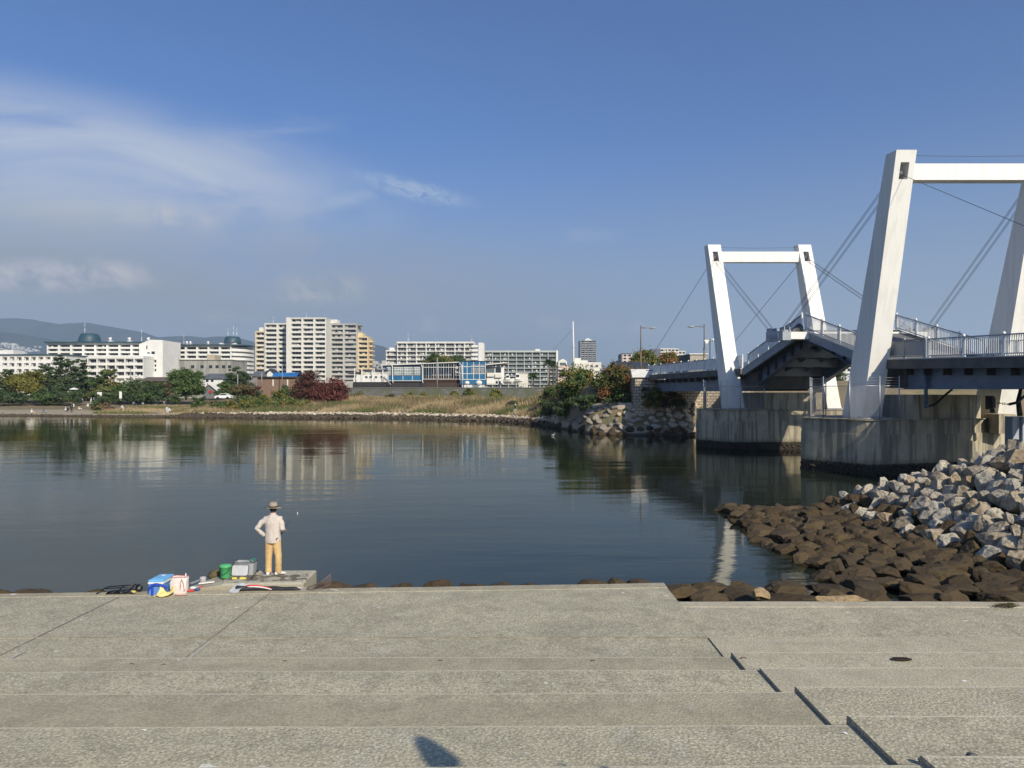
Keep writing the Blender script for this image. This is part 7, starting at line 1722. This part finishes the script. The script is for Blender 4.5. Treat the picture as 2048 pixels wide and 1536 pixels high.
q = at(1803, 1318, .775); r = empty('broken_drain', q, 'shallow broken hole with rusty bars in the right concrete block', 'hole'); mb = MB(); pts = [(q.x+.17*math.cos(a)*(1+.2*mnoise.noise(Vector((a, 0, 0)))), q.y+.085*math.sin(a), .7755) for a in [2*math.pi*k/22 for k in range(22)]]
mb.add(pts, [tuple(range(22))]); mb.build('hole', mat('hole_shade', (.03, .027, .022), .95), r)  # flat disc, the shade inside the hole is put into its colour
mb = MB()
for k in range(7): a = q.x-.11+.035*k; mb.tube([(a, q.y+.05, .785), (a+.01, q.y-.05, .778)], .009, 5)
mb.build('bars', rust, r)
wm_ = [mat('weed_brown', (.10, .07, .03), .9), mat('weed_olive', (.09, .09, .03), .9)]
q = at(2012, 1213, .48); o = link('foliage', leaf_cloud('weed', [(0, 0, .03, .30, .07, .035), (.12, 0, .03, .12, .08, .04)], 900, .014, wm_, 8, clumps=60), None, (q.x, q.y, q.z)); o.name = 'dry_weed'; tag(o, 'small dry weed growing in the joint behind the right concrete block', 'weed')
stm = [rk_brown]
for px, py, s_, lb in ((1845, 1529, .055, 'small dark stone at the bottom right, left of two'), (1944, 1528, .085, 'larger dark stone at the bottom right, right of two')):
    z = 1.582; q = at(px, py, z); me = rock_mesh('dark_stone', int(px), 3, 8, .4, .7, .02, [mat('stone_dark', (.075, .08, .085), .85, (.11, .115, .12), scale=20)]); o = bpy.data.objects.new('dark_stone', me); col.objects.link(o); o.location = (q.x, q.y, z+s_*.6); o.scale = (s_, s_*.7, s_); tag(o, lb, 'stone')
for px, py, z, w, lb in ((1687, 1466, 1.53, .035, 'scrap of white paper beside the gap between the blocks'), (1925, 1362, 1.03, .05, 'thin white scrap on the smooth band of the right block'), (287, 1460, 1.53, .035, 'white splash of droppings on the left steps')):
    q = at(px, py, z); mb = MB(); pts = [(q.x+w*math.cos(a)*(1+.45*math.sin(3*a+px)), q.y+w*.55*math.sin(a)*(1+.3*math.cos(2*a)), z+.004+.006*math.sin(a*2)) for a in [2*math.pi*k/12 for k in range(12)]]; mb.add(pts, [tuple(range(12))]); tag(mb.build('white_scrap', wall_white), lb, 'scrap')
# fishing float and gull on the water
q = at(595, 1028, 0); r = empty('fishing_float', q, 'tiny red and white fishing float upright on the water right of the person', 'float'); mb = MB(); mb.lathe([(.004, -.05), (.018, .0), (.02, .04), (.008, .08)], tuple(q), 8); mb.build('bulb', wall_white, r); mb = MB(); mb.lathe([(.008, .081), (.006, .16), (.002, .17)], tuple(q), 6); mb.build('tip', red_paint, r)
q = at(1106, 872, 0); r = empty('gull', q, 'white gull sitting on the water before the stone point', 'bird')
mb = MB(); mb.loft([[(q.x+x, q.y+w*math.cos(a), .10+zc+w*.75*math.sin(a)) for a in [2*math.pi*k/10 for k in range(10)]] for x, w, zc in ((-.24, .01, .06), (-.14, .06, .02), (0, .10, .0), (.10, .09, .02), (.14, .06, .08), (.16, .045, .16), (.17, .05, .21), (.21, .035, .22), (.24, .01, .21))], True, True); mb.build('body', wall_white, r)
mb = MB(); mb.tube([(q.x+.23, q.y, .31), (q.x+.30, q.y, .295)], [.014, .004], 6); mb.build('beak', ylw, r)
mb = MB(); mb.loft([[(q.x+x, q.y-.09+w*.2*math.cos(a), .14+w*math.sin(a)) for a in [2*math.pi*k/8 for k in range(8)]] for x, w in ((-.26, .01), (-.1, .045), (.06, .05), (.10, .01))], True, True); mb.build('wing', gm, r)

# ---------------------------------------------------------------- people on the far bank
far_skin = mat('far_skin', (.35, .22, .15), .7)
cl = {'white': (.70, .70, .70), 'black': (.03, .03, .035), 'grey': (.25, .26, .28), 'blue': (.06, .09, .18), 'beige': (.50, .42, .30), 'pink': (.55, .28, .28), 'lightgrey': (.48, .49, .50)}
def cm(n): return mat('cloth_'+n, cl[n], .85)
PROTO = {}
def person_meshes(pose):
    if pose in PROTO: return PROTO[pose]
    if pose == 'stand':
        hip, sh, hd = (0, 0, .88), (0, 0, 1.40), (0, .02, 1.60); legs = [[(-.1, 0, .88), (-.12, .02, .48), (-.13, 0, .04)], [(.1, 0, .88), (.12, .02, .48), (.13, 0, .04)]]; arms = [[(-.19, 0, 1.38), (-.26, 0, 1.1), (-.24, .1, .86)], [(.19, 0, 1.38), (.27, 0, 1.12), (.2, .18, 1.0)]]
    elif pose == 'walk':
        hip, sh, hd = (0, 0, .87), (.04, 0, 1.38), (.07, .0, 1.58); legs = [[(-.05, -.08, .87), (-.14, -.08, .47), (-.32, -.08, .06)], [(.05, .08, .87), (.17, .08, .50), (.22, .08, .04)]]; arms = [[(.03, -.18, 1.36), (.12, -.2, 1.1), (.25, -.18, .92)], [(.03, .18, 1.36), (-.08, .2, 1.1), (-.12, .2, .86)]]
    elif pose == 'bend':
        hip, sh, hd = (-.08, 0, .84), (.28, 0, 1.12), (.47, 0, 1.15); legs = [[(-.08, -.1, .84), (.0, -.1, .45), (-.08, -.1, .04)], [(-.08, .1, .84), (-.02, .1, .45), (-.1, .1, .04)]]; arms = [[(.27, -.18, 1.08), (.35, -.18, .80), (.42, -.12, .55)], [(.27, .18, 1.08), (.36, .18, .80), (.45, .12, .58)]]
    else:
        hip, sh, hd = (0, 0, .16), (.02, 0, .66), (.05, .0, .87); legs = [[(0, -.1, .16), (.36, -.14, .42), (.55, -.14, .04)], [(0, .1, .16), (.38, .14, .40), (.62, .14, .04)]]; arms = [[(.02, -.19, .62), (.12, -.24, .38), (.34, -.18, .36)], [(.02, .19, .62), (.1, .24, .38), (.32, .18, .38)]]
    hip, sh, hd = Vector(hip), Vector(sh), Vector(hd); out = {}
    mb = MB()
    for L in legs: mb.tube(L, [.085, .055, .04], 8); e = Vector(L[-1]); mb.ball((e.x+.04, e.y, .04), .06, 6, 5, (1.9, .8, .7))
    mb.tube([hip, hip.lerp(sh, .5), sh], [.13, .12, .13], 10); mb.tube([sh, hd], [.055, .05], 8); mb.ball(tuple(hd+Vector((0, 0, .03))), .11, 10, 8, (.85, .95, 1.1))
    for A_ in arms: mb.tube(A_, [.05, .04, .028], 8); mb.ball(A_[-1], .04, 6, 5)
    t = fuse(mb, 'body', far_skin, None, .028, 1); out['body'] = t.data; bpy.data.objects.remove(t)
    mb = MB(); mb.tube([hip-Vector((0, 0, .02)), hip.lerp(sh, .5), sh, sh+Vector((0, 0, .04))], [.17, .155, .19, .09], 12)
    for A_ in arms: a = [Vector(v) for v in A_]; mb.tube([a[0], a[1], a[1].lerp(a[2], .7)], [.085, .065, .055], 8)
    t = fuse(mb, 'shirt', far_skin, None, .03, 1); out['jacket'] = t.data; bpy.data.objects.remove(t)
    mb = MB(); mb.tube([hip-Vector((0, 0, .04)), hip+Vector((0, 0, .08))], [.15, .15], 10)
    for L in legs: a = [Vector(v) for v in L]; mb.tube([a[0], a[1], a[2]+Vector((0, 0, .04))], [.115, .085, .07], 8)
    t = fuse(mb, 'trousers', far_skin, None, .03, 1); out['trousers'] = t.data; bpy.data.objects.remove(t)
    mb = MB(); mb.ball(tuple(hd+Vector((-.01, 0, .07))), .118, 10, 8, (.9, .98, .95)); out['hair'] = mb.mesh('hair'); PROTO[pose] = out; return out
def far_person(px, py, d, pose, top, legs, head, label, rz=0.0, s=1.0):
    x = PX(px, d); z = float(landz(x, d))+.04; pr = person_meshes(pose); r = empty('person', (x, d, z), label, 'person', None, rz); r.scale = (s, s, s)
    for k, c in (('body', None), ('jacket', top), ('trousers', legs), ('hair', head)):
        me = pr[k].copy()
        if c: me.materials.clear(); me.materials.append(hair_m if c == 'hair' else cm(c))
        link('cap' if (k == 'hair' and c != 'hair') else k, me, r)
FP = [(45, 798, 198, 'sit', 'white', 'black', 'hair', 'person in white sitting on the grass under the yellowing tree', 0), (88, 797, 196, 'bend', 'white', 'grey', 'hair', 'person in white bending near the pale footpath, left bank', 0),
 (63, 827, 161, 'sit', 'white', 'beige', 'white', 'small pale seated figure right at the waterline, far left', .5), (87, 823, 163, 'sit', 'blue', 'grey', 'hair', 'person in dark blue sitting on the sandy strip, far left', 1.0),
 (131, 820, 165, 'sit', 'white', 'black', 'white', 'person in white sitting on the sand, left of the standing one in black', .3), (136, 820, 166, 'sit', 'black', 'grey', 'hair', 'person in black sitting on the sand between two others', 2.6), (143, 822, 163, 'stand', 'black', 'black', 'hair', 'person in black standing on the sand beside two seated ones', 0),
 (158, 815, 169, 'sit', 'beige', 'white', 'hair', 'person in beige sitting on the slope behind the black-dressed one', .8), (148, 805, 178, 'bend', 'black', 'white', 'hair', 'person in black bending on the slope, middle of the left bank', 0), (176, 806, 178, 'sit', 'white', 'beige', 'white', 'person in white lounging on the slope left of the low shrub', 2.8),
 (164, 797, 188, 'stand', 'white', 'blue', 'hair', 'person in white standing under the pine right of the parasol', 1), (182, 797, 187, 'walk', 'white', 'lightgrey', 'white', 'person in white walking behind the shrub, left of the notice panel', 0), (188, 796, 187, 'stand', 'lightgrey', 'black', 'white', 'person in pale grey next to the notice panel', 2), (194, 795, 189, 'bend', 'blue', 'black', 'hair', 'person in blue bending over by the notice panel', 3),
 (246, 822, 163, 'bend', 'lightgrey', 'grey', 'white', 'person in pale grey stooping on the shore right of the low red shrub', 2.6), (268, 797, 184, 'sit', 'white', 'blue', 'hair', 'person in white seated at the left end of the bench group', 0), (277, 796, 184, 'stand', 'white', 'black', 'white', 'person in white standing in the bench group', 0), (286, 797, 184, 'sit', 'grey', 'white', 'hair', 'person in grey seated at the right of the bench group', 2.2),
 (328, 795, 186, 'stand', 'pink', 'grey', 'hair', 'person in pink standing under the trees left of the round tree', 0), (318, 795, 186, 'sit', 'lightgrey', 'blue', 'hair', 'person in pale grey sitting left of the one in pink', 0),
 (337, 824, 155, 'bend', 'white', 'grey', 'hair', 'person in white bending over rocks by the water below the round tree', 0), (334, 824, 156, 'stand', 'lightgrey', 'lightgrey', 'hair', 'person in pale grey standing on the rocks behind the bending one', 1), (1030, 829, 130, 'walk', 'black', 'lightgrey', 'white', 'person in black jacket and pale trousers walking along the shore beside the round dark bush', -.6)]
for a in FP: far_person(a[0], a[1], a[2], a[3], a[4], a[5], a[6], a[7], a[8])
for px, d, lb in ((150, 190, 'low wooden table under the parasol'), (272, 185, 'low table among the bench group on the left bank')):
    x = PX(px, d); z = gz(x, d); r = empty('picnic_table', (x, d, z), lb, 'table'); tw = mat('table_wood', (.20, .17, .13), .8); bx(r, 'table_top', tw, (x-.9, x+.9, d-.4, d+.4, z+.68, z+.74))
    for sx_ in (-.7, .7): bx(r, 'leg', tw, (x+sx_-.06, x+sx_+.06, d-.3, d+.3, z-.3, z+.679))

# unseen post and hood added behind the camera to cast the foreground shadow
k = 9.0; hx, hy, hz = -.88+.43*k, 7.45-.73*k*1.0, 1.52+.53*k
def back(px, py, z, t):
    p_ = at(px, py, z); return p_+Vector((sx, sy, sz))*t
h0 = back(868, 1500, 1.52, 10.5); h1 = back(1122, 1529, 1.52, 10.5)
r = empty('shadow_caster', (h1.x, h1.y, 3.2), 'unseen stand-in post added behind the camera to cast a shadow on the steps', 'shadow caster')
mb = MB(); mb.tube([(h1.x, h1.y, 3.0), (h1.x, h1.y, h1.z)], [.05, .03], 10); mb.build('pole', pole_g, r)
mb = MB(); mb.tube([(h1.x, h1.y, h1.z-.15), (h0.x, h0.y, h0.z+.45)], .004, 6); mb.build('arm', pole_g, r)
mb = MB(); mb.lathe([(.02, .22), (.09, .14), (.14, -.02), (.17, -.20), (.12, -.22)], (h0.x-.03, h0.y, h0.z), 16); mb.build('caster_hood', dark_steel, r)

# ---------------------------------------------------------------- air
def haze():
    m = bpy.data.materials.new('haze'); m.use_nodes = True; t = m.node_tree; t.nodes.remove(t.nodes['Principled BSDF'])
    v = N(t, 'ShaderNodeVolumePrincipled'); v.inputs['Color'].default_value = (.62, .80, 1.0, 1); v.inputs['Density'].default_value = 1.2e-4; v.inputs['Anisotropy'].default_value = .1
    t.links.new(v.outputs[0], t.nodes['Material Output'].inputs['Volume'])
    mb = MB(); mb.box(-9000, 9000, -300, 9200, -8, 760); o = mb.build('haze', m); tag(o, 'thin blue haze in the air over the bay', 'haze', None, 'stuff')
haze()
